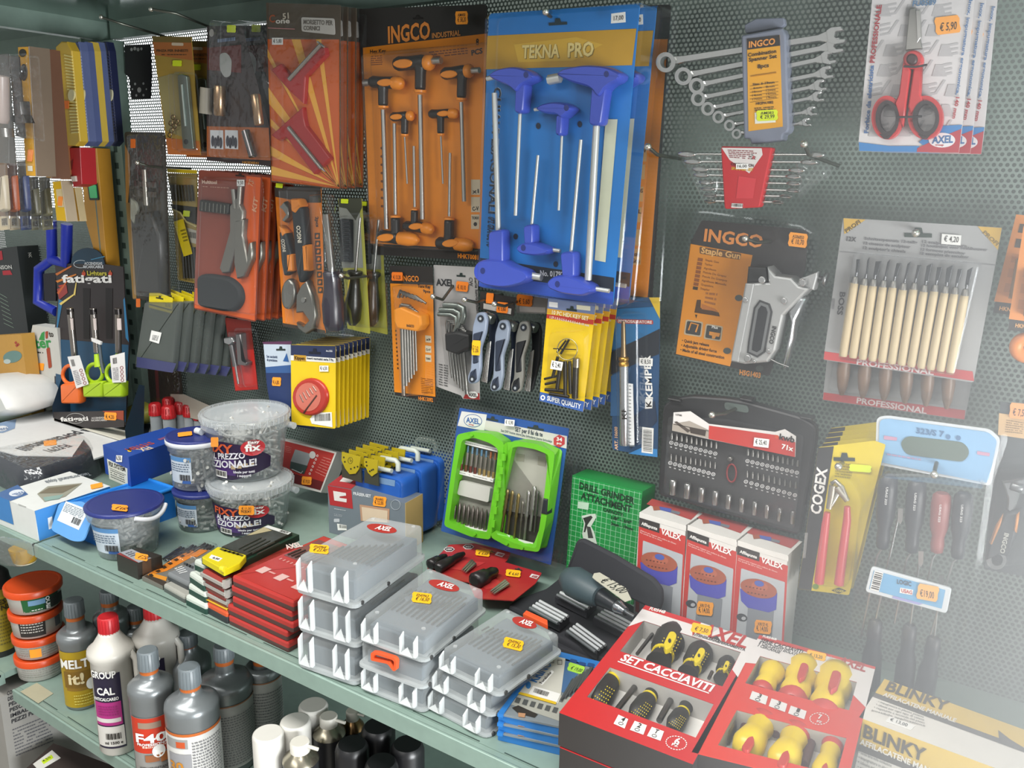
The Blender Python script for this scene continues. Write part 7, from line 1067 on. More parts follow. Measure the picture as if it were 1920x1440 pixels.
t, b = tray_box('red windowed box of black and yellow screwdrivers, upper of two', P, Q1, .039, [(.075, .12, .925, .4), (.09, .54, .93, .815)], '#bb2a2c'); n = lambda x, y: quad(*Q1, x, y)
b.flat(P, [n(0, .035), n(.45, .035), n(.5, .12), n(.08, .12), n(.0, .2)], .0003, mat('#d3d0ce')); b.flat(P, [n(.5, .0), n(1, .0), n(1, .3), n(.93, .26), n(.925, .12), n(.5, .12)], .0004, mat('#d3d0ce')); b.flat(P, [n(.52, .06), n(.6, .0), n(.66, .0), n(.58, .12), n(.5, .12)], .0006, mat('#b9b6b4')); b.text(P, 'FU0544B', (1102, 468), (1198, 492), 18, .0006, mat(WH))
b.text(P, 'AXEL', (1395, 610), (1692, 706), 72, .0009, mat('#a8322f')); b.flat(P, [(1485, 640), (1520, 628), (1545, 662)], .0011, mat('#3b3a3a')); b.text(P, 'UTENSILERIA&FERRAMENTA', (1372, 622), (1690, 722), 14, .0009, mat('#4a4a4a')); b.text(P, 'SET CACCIAVITI', (922, 776), (1480, 972), 44, .0006, mat(WH)); b.flat(P, [(912, 782), (1472, 978), (1470, 984), (910, 788)], .0006, mat(WH))
for (x, y, w), s in (((885, 1140, 90), '4'), ((985, 1178, 105), '2'), ((1090, 1215, 105), 'T')): b.flat(P, [(x + 30, y - 28), (x + w, y), (x + w - 22, y + 58), (x, y + 28)], .0006, mat('#dedbd8')); b.text(P, s, (x + 42, y + 8), (x + 62, y + 15), 26, .0009, mat(INK)); b.frame(P, ell(x + 45, y + 26, 16, 9, .2, 14), ell(x + 45, y + 26, 13, 6.5, .2, 14), .0006, .0009, mat(INK))
for i in range(22): a = i * 2 * math.pi / 22; b.flat(P, [(1270 + 66 * math.cos(a), 1286 + 44 * math.sin(a) + 6 * math.cos(a)), (1270 + 66 * math.cos(a + .18), 1286 + 44 * math.sin(a + .18) + 6 * math.cos(a + .18)), (1270 + 60 * math.cos(a + .18), 1286 + 39 * math.sin(a + .18) + 6 * math.cos(a + .18)), (1270 + 60 * math.cos(a), 1286 + 39 * math.sin(a) + 6 * math.cos(a))], .0006, mat(WH))
b.text(P, '6', (1252, 1288), (1284, 1298), 40, .0006, mat(WH)); b.text(P, 'PZ', (1240, 1300), (1280, 1312), 16, .0006, mat(WH))
YB = mat('#d3bd1f', .35); BB = mat('#2b2a28', .5); SHF = STEEL('#6f6e6c', .3)
def driver(P, a, e, r, h, dots=True, inlay=True, rev=False):
    k = t.part('screwdriver'); k.turn(P, a, e, h, [(0, r * .3), (.06, r * .75), (.25, r), (.6, r * .92), (.74, r * .68), (.8, r * .62), (1, r * .78)], BB, 20); d = (e[0] - a[0], e[1] - a[1]); k.turn(P, (a[0] + d[0] * .72, a[1] + d[1] * .72), (a[0] + d[0] * .78, a[1] + d[1] * .78), h, [(0, r * .74), (1, r * .72)], YB, 20)
    kk = P.sc(*a, h); nn = (-d[1] / math.hypot(*d), d[0] / math.hypot(*d)); 
    if dots:
        for i in range(6):
            for j in range(-3, 4):
                tt = .14 + i * .09; x = j / 3.6; c = (a[0] + d[0] * tt + nn[0] * r * x, a[1] + d[1] * tt + nn[1] * r * x)
                if inlay and abs(j) < 2: continue
                hh = h + r * kk * .97 * math.sqrt(max(.02, 1 - x * x)); k.flat(P, ell(c[0], c[1], r * .06, r * .075, 0, 6), hh, YB)
    if inlay: c = t.part('grip_inlay', id(k), 'yellow grip inlay'); o = [(a[0] + d[0] * s + nn[0] * r * w, a[1] + d[1] * s + nn[1] * r * w) for s, w in ((.04, 0), (.1, .38), (.46, .38), (.58, 0), (.46, -.38), (.1, -.38))]; c.prism(P, rr(o, 14), h + r * kk * .7, h + r * kk * 1.02, YB, .0006); c.flat(P, ell(a[0] + d[0] * .32, a[1] + d[1] * .32, r * .14, r * .2), h + r * kk * 1.02 + .0003, BB)
driver(P, (1262, 592), (1160, 800), 68, -.014); driver(P, (1442, 694), (1340, 866), 56, -.014); driver(P, (1592, 775), (1540, 895), 38, -.015); driver(P, (770, 1065), (900, 852), 58, -.015, True, False); driver(P, (1015, 1140), (1130, 968), 50, -.015, True, False); driver(P, (1245, 1200), (1332, 1064), 44, -.015, True, False)
for a, e, r in (((1172, 556), (1030, 740), 8), ((1030, 925), (905, 1085), 14), ((1238, 1020), (1165, 1150), 15), ((1490, 850), (1470, 890), 8)): k = t.part('shaft', label='dark steel shaft'); k.line(P, [a, e], -.014, r, SHF, 10)
sticker(t, P, 1424, 586, 126, 56, .22, YE, '€ 7,50', z=.001); t.done(); t.copy((.002, .0, -.0395), 'red windowed screwdriver box lying under its twin')
P = flat(ZS, D8); Q2 = [(385, 590), (1058, 775), (885, 1490), (-10, 1270)]; t, b = tray_box('red windowed box of yellow and red insulated screwdrivers', P, Q2, .039, [(.09, .155, .885, .385), (.13, .6, .92, .9)], '#c9382c'); n = lambda x, y: quad(*Q2, x, y); wm = mat('#d3d0ce')
for w in ([(0, .02), (1, .02), (1, .155), (0, .155)], [(0, .155), (.09, .155), (.09, .22), (0, .235)], [(.885, .155), (1, .155), (1, .33), (.885, .26)]): b.flat(P, [n(*p) for p in w], .0003, wm)
b.flat(P, [n(0, 0), n(.6, 0), n(.55, .03), n(0, .03)], .0006, mat('#b5302a')); b.text(P, 'FU0546B', (402, 602), (482, 622), 12, .0009, mat(WH)); b.text(P, 'SERIE CACCIAVITI', (386, 628), (630, 700), 22, .0006, mat('#3a3a3a')); b.text(P, '6 CACCIAVITI ISOLATI', (378, 640), (596, 710), 15, .0006, mat('#4a4a4a')); b.text(P, '1 CERCAFASE', (372, 655), (500, 698), 15, .0006, mat('#4a4a4a')); b.text(P, 'AXEL', (836, 752), (996, 804), 44, .0008, mat('#a8322f')); b.flat(P, [(770, 740), (800, 715), (830, 745)], .0006, mat('#b5b2b0'))
for (x, y), s in (((328, 915), '3'), ((440, 958), '3'), ((552, 1000), '1')): b.flat(P, [(x + 14, y), (x + 106, y + 32), (x + 92, y + 80), (x - 2, y + 45)], .0006, wm); b.text(P, s, (x + 44, y + 34), (x + 62, y + 40), 22, .0009, mat(INK)); b.frame(P, ell(x + 46, y + 50, 15, 9, .2, 12), ell(x + 46, y + 50, 12, 6.5, .2, 12), .0006, .0009, mat(INK))
for i in range(20): a = i * 2 * math.pi / 20; b.flat(P, [(732 + r * math.cos(v), 1076 + r * .62 * math.sin(v)) for r, v in ((58, a), (58, a + .2), (52, a + .2), (52, a))], .0006, wm)
b.text(P, '7', (722, 1074), (744, 1080), 26, .0006, wm); b.text(P, 'PZ', (716, 1096), (746, 1104), 12, .0006, wm)
YR = mat('#d9bd22', .3); RR_ = mat('#b53a33', .35)
def ins(a, e, r, patch=True, tipd=None):
    k = t.part('screwdriver'); d = (e[0] - a[0], e[1] - a[1]); r *= .84; k.turn(P, a, e, -.012, [(0, r * .3), (.06, r * .8), (.22, r), (.48, r * .85), (.55, r * .72), (.75, r * .85), (.85, r * .7)], YR, 20); k.turn(P, (a[0] + d[0] * .82, a[1] + d[1] * .82), e, -.012, [(0, r * .72), (.5, r * .9), (1, r * .55)], RR_, 18)
    if patch: c = t.part('grip_patch', id(k), 'red grip patch'); nn = (-d[1] / math.hypot(*d), d[0] / math.hypot(*d)); kk = P.sc(*a, 0); o = [(a[0] + d[0] * s + nn[0] * r * w, a[1] + d[1] * s + nn[1] * r * w) for s, w in ((.04, 0), (.08, .38), (.35, .36), (.46, 0), (.35, -.36), (.08, -.38))]; c.puff(P, rr(o, 12), -.012 + r * kk * .8, -.012 + r * kk * 1.05, RR_, .0008, 2)
    if tipd: s = t.part('shaft', id(k), 'red sleeved shaft'); s.line(P, [e, tipd], -.014, [r * .4, r * .3], RR_, 10)
ins((478, 775), (395, 925), 62, False); ins((655, 752), (570, 985), 84); ins((840, 795), (750, 1080), 96); ins((290, 1275), (420, 1075), 84, True, (335, 1020)); ins((500, 1370), (610, 1140), 86, True, (590, 1090)); ins((740, 1430), (815, 1215), 62, True)
for a, e, r in (((340, 1010), (280, 1160), 16), ((400, 1040), (385, 1090), 20), ((495, 1075), (478, 1170), 18), ((700, 1150), (640, 1345), 24), ((510, 880), (500, 930), 12)): k = t.part('shaft', label='dark shaft'); k.line(P, [a, e], -.016, r, mat('#4a2c2c', .4), 10)
k = t.part('tester_clip', label='crumpled silver tester clip'); k.puff(P, [(215, 1050), (250, 1040), (255, 1120), (215, 1190), (180, 1190)], -.02, -.008, STEEL('#8d8886', .3), .004); sticker(t, P, 714, 708, 116, 44, .22, YE, '€ 13,20', z=.001); t.done()
t.copy((-.002, .002, -.0395), 'red windowed box under the insulated screwdriver box')
# ---- chain sharpener box ----
P = flat(ZS, D8); Q3 = [(1110, 845), (2050, 1187), (1990, 1450), (962, 1068)]; t = T('sharpener_box', 'long white and yellow box with black lettering at the shelf corner', 'box'); b = t.part('carton'); b.prism(P, Q3, -.08, 0, mat('#d9d6cf', .45)); n = lambda x, y: quad(*Q3, x, y); S1 = side(P, Q3[3], Q3[2])
for PP, f in ((P, n), (S1, None)):
    if f is None:
        A = S1.l(S1.at(*Q3[3])); Bx = S1.l(S1.at(*Q3[2])); f2 = lambda x, y: (A[0] + (Bx[0] - A[0]) * x, A[1] - .08 * y); lc = True
    else: f2 = f; lc = False
    yl, bk = mat('#d0b04a', .45), mat('#5a5754', .5); e = .0004
    b.flat(PP, [f2(0, 0), f2(1, 0), f2(1, .36), f2(0, .36)], e, yl, lc); b.flat(PP, [f2(0, .36), f2(.75, .36), f2(.75, .46), f2(0, .46)], e * 1.5, bk, lc); b.flat(PP, [f2(.72, .2), f2(.8, .3), f2(1, .46), f2(.75, .46)], e * 1.5, bk, lc)
b.text(P, 'BLINKY', (1112, 908), (1472, 1032), 56, .0012, mat('#4a4235')); b.text(P, 'AFFILACATENE MANUALE', (1098, 942), (1520, 1098), 22, .0012, mat('#dcd9d2'))
for i, w in enumerate(('• senza lama nella confezione', '• impugnatura in plastica pesante', '• ideale per ogni tipo di catena', '• regolabile a seconda del passo', 'possibile applicazione')): b.text(P, w, (1084 - i * 12, 962 + i * 17), (1084 - i * 12 + 250 + i * 15, 962 + i * 17 + 92), 11, .0008, mat('#6b6a66'), False)
l = t.part('price_sticker', label='white price sticker'); l.prism(P, [(1140, 1062), (1290, 1115), (1262, 1140), (1115, 1090)], .0005, .001, mat(WH)); l.text(P, '€ 13,00', (1140, 1086), (1240, 1122), 18, .0014, mat(INK), False)
b.text(S1, 'BLINKY', (985, 1182), (1342, 1328), 70, .0012, mat('#4a4235')); b.text(S1, 'AFFILACATENE MANUALE', (965, 1222), (1480, 1440), 30, .0012, mat('#dcd9d2'))
for i, w in enumerate(('• senza lama nella confezione', '• impugnatura in plastica', '• ideale per ogni tipo', '• regolabile a seconda')): b.text(S1, w, (962 - i * 3, 1278 + i * 28), (1150 + i * 2, 1358 + i * 28), 16, .0008, mat('#6b6a66'), False)
t.done()
# ---- drill sharpener boxes ----
P = panel(.125, K1, 0, -.06); KR = mat('#b53a34', .35)
for i, (tl, tr, bl, br, fl) in enumerate((((187, 288), (608, 412), (150, 1180), (560, 1400), (300, 168)), ((622, 402), (1066, 558), (568, 1300), (1010, 1480), (745, 288)), ((1072, 542), (1528, 690), (1015, 1420), (1480, 1560), (1200, 425)))):
    t = T('drill_sharpener_box', ('red and white drill sharpener box next to the green box', 'red and white drill sharpener box, middle of three', 'red and white drill sharpener box by the yellow cards')[i], 'box', 'drill sharpener boxes'); b = t.part('carton'); A = P.l(P.at(*tl)); Bx = P.l(P.at(*tr)); zt2 = (A[1] + Bx[1]) / 2; bz = SHZ + .0004; q = [(A[0], bz), (Bx[0] - .0008, bz), (Bx[0] - .0008, zt2), (A[0], zt2)]; b.prism(P, q, -.052, 0, mat('#cfcdc8', .45), local=True); F_ = [tl, tr, br, bl]; n = lambda x, y: quad(*F_, x, y)
    b.flat(P, [n(0, .095), n(1, .095), n(1, 1), n(0, 1)], .0003, KR); b.flat(P, [n(.0, .055), n(.44, .055), n(.44, .145), n(0, .145)], .0005, mat('#34302e')); b.text(P, 'Affilapunte', n(.05, .12), n(.39, .125), 26, .0008, mat('#dcdad6')); b.text(P, 'VALEX', n(.47, .145), n(.9, .15), 48, .0008, mat('#e3e0dc')); b.flat(P, [n(0, 0), n(1, 0), n(1, .05), n(.0, .055)], .0004, mat('#cfcdc8', .45)); b.text(P, 'Attacco per trapani con collare da 43mm', n(.03, .185), n(.8, .2), 11, .0006, mat('#dba9a2')); b.text(P, 'Per punte da 3,5 a 10mm', n(.03, .205), n(.5, .215), 11, .0006, mat('#dba9a2')); gq = [n(.1, .27), n(.96, .27), n(.96, 1), n(.08, 1)]; b.flat(P, rr(gq, 10), .0005, mat('#a8acb0'))
    c = n(.46, .42); rx, ry = 168, 82; ro = .24; b.flat(P, [n(.28, .6), n(.78, .6), n(.76, 1), n(.26, 1)], .0007, mat('#7c8086')); b.flat(P, [(c[0] - rx, c[1]), (c[0] + rx, c[1] + 40), (c[0] + rx - 10, c[1] + 190), (c[0] + 90, c[1] + 215), (c[0] - 100, c[1] + 170), (c[0] - rx + 10, c[1] + 110)], .0009, mat('#4a4aa3')); b.flat(P, ell(c[0], c[1], rx, ry, ro), .0012, mat('#9a5540')); b.flat(P, ell(c[0] + 10, c[1] - 20, rx * .45, ry * .5, ro), .0014, mat('#a9604a')); b.flat(P, ell(c[0] + 5, c[1] - 45, 44, 26, ro), .0016, mat('#4a5aa3')); b.flat(P, ell(c[0] - 150, c[1] + 260, 50, 34, .3), .0009, mat('#3b3d42')); b.flat(P, ell(c[0] - 135, c[1] + 268, 20, 16), .0011, mat('#a9abae'))
    [b.flat(P, ell(c[0] - 110 + 16 * j, c[1] - 20 + 3 * j + (j % 2) * 50, 8, 6), .0015, mat('#5c352c')) for j in range(12)]
    TP_ = Pl(P.w(A[0], zt2), P.u, P.n * -1, K1); rd = [(fl[0], fl[1]), (fl[0] + 430, fl[1] + 115), (fl[0] + 350, fl[1] + 190), (fl[0] - 50, fl[1] + 48)]; b.flat(TP_, rd, .0004, mat('#a2403c')); x, y = fl[0] + 5, fl[1] + 70; b.flat(TP_, [(x, y), (x + 60, y - 5), (x + 70, y + 30), (x + 10, y + 35)], .0006, mat('#9a5540')); b.flat(TP_, [(x + 60, y), (x + 170, y + 20), (x + 165, y + 55), (x + 70, y + 30)], .0006, mat('#4a5aa3')); b.flat(TP_, [(x + 165, y + 30), (x + 250, y + 50), (x + 240, y + 75), (x + 165, y + 55)], .0006, mat('#6b7078'))
    if i: sticker(t, P, *((776, 1158, 150, 120) if i == 1 else (1298, 1325, 156, 116)), .12, '#eb9a2f', '€ 14,00', 'A90 57 42', .002)
    t.done()
# ---- green grinder attachment box ----
P = panel(.056, D3, .06, -.0, SHZ); t = T('drill_grinder_box', 'green gridded drill grinder box standing behind the black tool roll', 'box'); b = t.part('carton'); tl, tr = (985, 600), (1455, 742); A, Bx = P.l(P.at(*tl)), P.l(P.at(*tr)); zt2 = (A[1] + Bx[1]) / 2; b.prism(P, [(A[0], .0005), (Bx[0], .0005), (Bx[0], zt2), (A[0], zt2)], -.045, 0, mat('#15843c', .45), local=True); lm = mat('#8fc79f', .5); wd = Bx[0] - A[0]
for i in range(14): x = A[0] + wd * (i + .5) / 14; b.flat(P, [(x, .001), (x + .0006, .001), (x + .0006, zt2 - .002), (x, zt2 - .002)], .0003, lm, True)
for i in range(int(zt2 / (wd / 14))): y = zt2 - .004 - wd / 14 * i; b.flat(P, [(A[0] + .001, y), (Bx[0] - .001, y), (Bx[0] - .001, y + .0006), (A[0] + .001, y + .0006)], .00035, lm, True)
gi = mat('#12301c', .5); b.text(P, 'DRILL GRINDER', (1028, 704), (1400, 812), 42, .0008, gi); b.text(P, 'ATTACHMENT', (1040, 772), (1378, 868), 42, .0008, gi); b.text(P, 'CAPACITY:', (1190, 856), (1326, 896), 22, .0008, gi); b.text(P, '1/8" - 3/4"', (1245, 912), (1382, 948), 22, .0008, gi); b.text(P, '3mm - 19mm', (1242, 950), (1392, 990), 20, .0008, gi); b.flat(P, [(1045, 890), (1090, 880), (1140, 875), (1145, 900), (1110, 960), (1130, 1000), (1150, 1080), (1060, 1060), (1050, 1010), (1062, 940)], .0008, mat('#b9c4b8')); b.flat(P, [(1055, 905), (1110, 888), (1120, 900), (1085, 950), (1070, 1000), (1060, 1000), (1070, 940)], .0011, mat('#2a2d2a')); b.flat(P, [(1080, 960), (1105, 965), (1125, 1040), (1090, 1040)], .0011, mat('#3a3d3a')); plain(t, P, 1020, 795, 1094, 845, '', .0012, .1) if 0 else b.flat(P, [(1022, 792), (1096, 805), (1090, 850), (1018, 838)], .0009, mat('#a9c4ae'))
k = t.part('hang_tab', label='clear plastic hang tab'); k.prism(P, [(1235, 570), (1345, 595), (1355, 622), (1225, 592)], -.046, -.044, CLEAR()); t.done()
U1, U2, U3 = (230, 20, 3.6), (0, 80, 4), (0, 380, 4.5)
# ---- upper corner by the post ----
P = panel(.012, U1); t = T('hang_card', 'small black card flat against the bright perforated panel by the post', 'card'); b = card(t, P, [(12, 232), (186, 226), (196, 420), (188, 596), (58, 596), (44, 450), (18, 430)], 0, '#1d1a1f', r=4)
for x, y, r in ((60, 262, 9), (82, 256, 10), (104, 262, 10), (126, 258, 8), (112, 535, 14), (84, 495, 7), (140, 492, 7), (92, 572, 7), (140, 570, 7), (66, 530, 5), (160, 530, 5)): b.flat(P, ell(x, y, r, r * 1.3, 0, 10), .0004, mat('#d5d8d8'))
t.done()
P = panel(.1, U1); t = T('tool_card', 'tan and orange card with a long flat steel tool, front one of two', 'tool pack', 'tan tool cards'); q = [(198, 172), (462, 176), (526, 976), (306, 970)]; n = lambda x, y: quad(*q, x, y); b = card(t, P, q, 0, '#a08436'); b.flat(P, [n(0, 0), n(1, 0), n(1, .05), n(0, .05)], .0003, mat('#6d5b26')); b.flat(P, [n(0, .05), n(1, .05), n(1, .2), n(0, .16)], .0004, mat('#a5622c')); b.flat(P, [n(0, .86), n(1, .88), n(1, 1), n(0, 1)], .0004, mat('#b0642a')); b.flat(P, [n(0, .35), n(.6, .3), n(.5, .85), n(.05, .8)], .0004, mat('#8f865a')); b.text(P, 'PINZA PER INNESTI', (228, 278), (440, 278), 16, .0008, mat('#4a3418')); b.lines(P, [(262, 290), (430, 290), (430, 304), (262, 304)], 1, .0008, mat('#4a3418')); b.flat(P, rr([(330, 215), (410, 218), (410, 238), (330, 235)], 8), .0007, mat('#c9b9a0'))
k = t.part('flat_tool', label='flat steel tool'); k.prism(P, rr([(368, 440), (395, 425), (430, 440), (476, 935), (405, 930)], 10), .002, .008, STEEL('#87958f', .3), .001); k.prism(P, ell(427, 885, 15, 18), .008, .0083, mat('#22282a')); k.line(P, [(400, 500), (425, 780)], .0085, 8, STEEL('#a5b0aa')); c = t.part('chain', label='loose steel chain'); [c.tube([P.at(x + 14 * math.cos(a), y + 16 * math.sin(a), .006) for a in [i * math.pi / 4 for i in range(9)]], .001, STEEL('#7d6a50'), 5) for x, y in ((340, 720), (325, 760), (350, 780), (330, 810), (318, 840), (365, 750))]
blister(t, P, rr([(300, 420), (450, 430), (500, 950), (330, 940)], 20), .014, r=.003); sticker(t, P, 366, 355, 62, 40, .02, YG, z=.002); t.done(); t.copy((.012, .03, -.004), 'tan and orange card behind the front flat steel tool')
P = panel(.1, U1); t = T('socket_pack', 'dark blister pack of copper toned sockets with a lime sticker, front one of two', 'tool pack', 'dark socket packs'); b = card(t, P, [(570, 104), (802, 100), (985, 780), (1000, 1050), (566, 1012)], 0, '#2f2526'); b.flat(P, [(572, 250), (800, 230), (800, 420), (574, 400)], .0004, mat('#5c2220')); b.flat(P, [(568, 780), (985, 790), (998, 1012), (568, 985)], .0005, mat('#9c5424')); b.flat(P, rr([(655, 290), (700, 280), (738, 330), (730, 440), (690, 455), (655, 400)], 30), .0008, mat('#a9aba8')); b.flat(P, ell(600, 150, 16, 26), .0008, mat('#a9a5a0')); b.lines(P, [(640, 190), (760, 175), (760, 205), (640, 218)], 1, .0008, mat('#6d7d9a'), .8); b.text(P, 'HKSD0541', (808, 1030), (918, 1036), 14, .0008, mat('#b9823a'))
for x in (590, 690): b.flat(P, [(x, 806), (x + 88, 808), (x + 90, 936), (x + 2, 930)], .0008, mat('#c9ccd0')); [b.flat(P, ell(x + 18 + i * 18, 880 + (i % 2) * 12, 11, 38), .0011, mat('#2b2c3a')) for i in range(4)]
for (a, e, r) in (((655, 505), (655, 710), 32), ((898, 565), (922, 772), 28)): k = t.part('socket'); k.turn(P, a, e, .012, [(0, r * .9), (.04, r), (.96, r), (1, r * .85)], STEEL('#a08468', .25), 16)
k = t.part('ratchet_rod'); k.line(P, [(830, 812), (880, 985)], .012, 24, STEEL('#6d6a6a', .2), 12); k = t.part('socket'); k.turn(P, (565, 520), (560, 695), .01, [(0, 32), (1, 34)], mat('#8f8a7d', .5), 12)
blister(t, P, rr([(578, 60), (815, 90), (985, 480), (990, 990), (572, 985)], 30), .028, m=FILM()); sticker(t, P, 732, 122, 60, 50, .03, YG, z=.002); t.done(); t.copy((.02, .035, .004), 'dark blister pack of copper toned sockets behind the stickered one')
P = panel(.09); t = T('saw_blade_pack', 'long dark blister pack with an orange dot sticker hanging beside the post', 'tool pack'); b = card(t, P, [(233, 247), (309, 248), (320, 565), (248, 562)], 0, '#38352e'); b.flat(P, [(234, 270), (243, 290), (244, 330), (240, 380), (236, 380)], .0005, mat('#a8742a')); b.flat(P, [(236, 380), (244, 380), (256, 560), (249, 560)], .0005, mat('#8a6a35')); k = t.part('steel_rod'); k.line(P, [(271, 318), (275, 385)], .01, 4, STEEL('#99948a')); k.prism(P, [(258, 340), (286, 342), (286, 352), (258, 350)], .004, .012, mat('#4a4640', .4)); k.prism(P, [(258, 358), (286, 360), (286, 370), (258, 368)], .004, .012, mat('#4a4640', .4)); k = t.part('blade_cover', label='pale oval blade'); k.puff(P, [(246, 370), (256, 380), (260, 395), (252, 420), (246, 410)], .001, .006, mat('#a9ab9c', .4), .002); k = t.part('handle', label='black handle'); k.puff(P, [(258, 400), (290, 395), (306, 440), (308, 550), (262, 550)], .001, .02, mat('#23221f', .4), .006); blister(t, P, rr([(236, 252), (305, 252), (315, 555), (250, 555)], 6), .024, m=FILM()); sticker(t, P, 249, 269, 9, 17, 0, '#e0701f', z=.0245); sticker(t, P, 259, 568, 8, 16, 0, '#d0661f', z=.002); t.done()
P = panel(.012); t = T('dark_tool_pack', 'dark brown pack hanging low behind the grey plastic bags', 'tool pack'); b = card(t, P, [(246, 575), (330, 580), (345, 772), (262, 768)], 0, '#33271f'); b.flat(P, [(290, 690), (296, 690), (300, 760), (294, 760)], .0005, mat('#7a2f2f')); blister(t, P, [(250, 580), (326, 584), (338, 765), (266, 762)], .02, m=FILM()); t.done()
P = panel(.06, C5); t = T('bit_card', 'yellow and black card of slim bits with a tilted yellow label beside the multitool cards', 'tool pack'); b = card(t, P, [(1130, -200), (1330, -190), (1335, 548), (1200, 522), (1165, 20)], 0, '#a18c4c'); b.flat(P, [(1150, 10), (1330, 30), (1330, 150), (1255, 120), (1215, 60), (1165, 40)], .0005, mat('#2b2a22')); b.line(P, [(1165, 45), (1220, 70), (1260, 130), (1330, 165)], .0007, 6, mat('#c9bc7a'), 5); b.flat(P, [(1250, 165), (1330, 190), (1330, 280), (1255, 262)], .0007, mat('#b9b6a8')); b.bars(P, [(1270, 190), (1325, 200), (1325, 255), (1275, 245)], 10, .001, mat(INK)); b.flat(P, [(1130, -230), (1330, -220), (1330, -195), (1130, -205)], .0006, mat('#d9bd1c'))
for i in range(7): k = t.part('bit'); x = 1160 + i * 22; k.line(P, [(x, -120), (x + 12, -10)], .004, 6, mat('#3d3b33', .35, .5), 6)
for i in range(5): k = t.part('bit'); x = 1240 + i * 20; k.line(P, [(x - 10, 300), (x + 6, 510)], .004, 7, mat('#4a4a48', .35, .5), 6)
sticker(t, P, 1258, 74, 46, 40, .1, YG, z=.004); l = t.part('label', label='tilted yellow label'); l.prism(P, [(1172, 128), (1236, 108), (1298, 345), (1240, 364)], .006, .0065, mat('#d8c01a')); l.lines(P, [(1215, 180), (1250, 170), (1270, 260), (1240, 270)], 4, .007, mat('#8a7a10')); blister(t, P, rr([(1140, -180), (1325, -170), (1325, 535), (1205, 510)], 12), .012, r=.003); t.done()
# ---- neighbouring bay ----
def bar(name, lab, cat, grp, h, q, depth, col, cr=U2, extra=None, sd=None):
    P = panel(h, cr); t = T(name, lab, cat, grp); b = t.part('body'); b.prism(P, q, -depth, 0, mat(sd or col, .4), .001, mtop=mat(col, .4)); extra and extra(t, b, P, q); return t.done()
def lv(t, b, P, q):
    n = lambda x, y: quad(*q, x, y); [b.flat(P, ell(*n(.42, y), 28, h_), .0005, mat('#26251d')) for y, h_ in ((.05, 30), (.2, 64))]; sticker(t, P, *n(.5, .84), 40, 90, .1, '#e58a4a', z=.001); b.flat(P, [n(.2, .92), n(.7, .92), n(.7, .96), n(.2, .96)], .0006, mat('#d3cfc0'))
bar('spirit_level', 'yellow spirit level with two dark round openings, front one of its hook', 'spirit level', 'yellow spirit levels', .3, [(132, 30), (214, 26), (270, 1004), (196, 1000)], .035, '#c9951d', extra=lv, sd='#6f6152')
bar('spirit_level', 'yellow spirit level just behind the one with round openings', 'spirit level', 'yellow spirit levels', .255, [(286, 40), (300, 42), (386, 1020), (345, 1014)], .035, '#b98a25', sd='#6b4a38'); bar('spirit_level', 'third yellow spirit level of its hook, beside the ribbed yellow tool', 'spirit level', 'yellow spirit levels', .21, [(366, 50), (380, 50), (462, 1026), (455, 1026)], .04, '#b5782c', sd='#8a5a34')
def lv2(t, b, P, q): n = lambda x, y: quad(*q, x, y); b.flat(P, [n(.3, .2), n(.95, .2), n(.95, .65), n(.3, .65)], .0005, mat('#c9b98c')); sticker(t, P, *n(.6, .5), 34, 70, .1, '#e58a3a', z=.001)
bar('spirit_level', 'short yellow spirit level with an orange sticker, lower front one', 'spirit level', 'short yellow spirit levels', .2, [(393, 1042), (456, 1034), (500, 1342), (424, 1336)], .022, '#d0a81c', extra=lv2, sd='#b5a58c'); bar('spirit_level', 'short yellow spirit level with a pale side, behind the stickered one', 'spirit level', 'short yellow spirit levels', .16, [(540, 1085), (560, 1085), (600, 1340), (572, 1342)], .014, '#c9952c', sd='#c9b58a')
def red(t, b, P, q): k = t.part('trigger', label='pale trigger'); k.prism(P, [(530, 1005), (560, 1000), (566, 1040), (536, 1042)], 0, .004, mat('#c9c0b4')); b.flat(P, [(520, 900), (548, 870), (540, 950), (528, 960)], .0005, mat('#6d1c1c'))
bar('line_reel', 'red plastic tool hanging among the yellow levels', 'tool', None, .19, [(512, 790), (598, 786), (612, 1060), (548, 1082)], .03, '#a81f26', extra=red)
def big(t, b, P, q): v = t.part('vial', label='bright green level vial'); v.prism(P, rr([(652, 1050), (722, 1050), (738, 1180), (672, 1182)], 8), -.002, .003, mat('#23302a', .4)); v.prism(P, rr([(662, 1066), (714, 1066), (724, 1166), (676, 1166)], 8), .003, .005, mat('#4fc27a', .2))
bar('spirit_level', 'large amber spirit level with a bright green vial', 'spirit level', None, .07, [(600, 790), (722, 792), (812, 1800), (720, 1620), (640, 1330)], .03, '#c08a2c', extra=big); bar('spirit_level', 'bright yellow spirit level nearest the perforated panel, behind the amber one', 'spirit level', None, .036, [(696, 786), (760, 788), (790, 1080), (850, 1790), (740, 1780)], .03, '#d9b414')
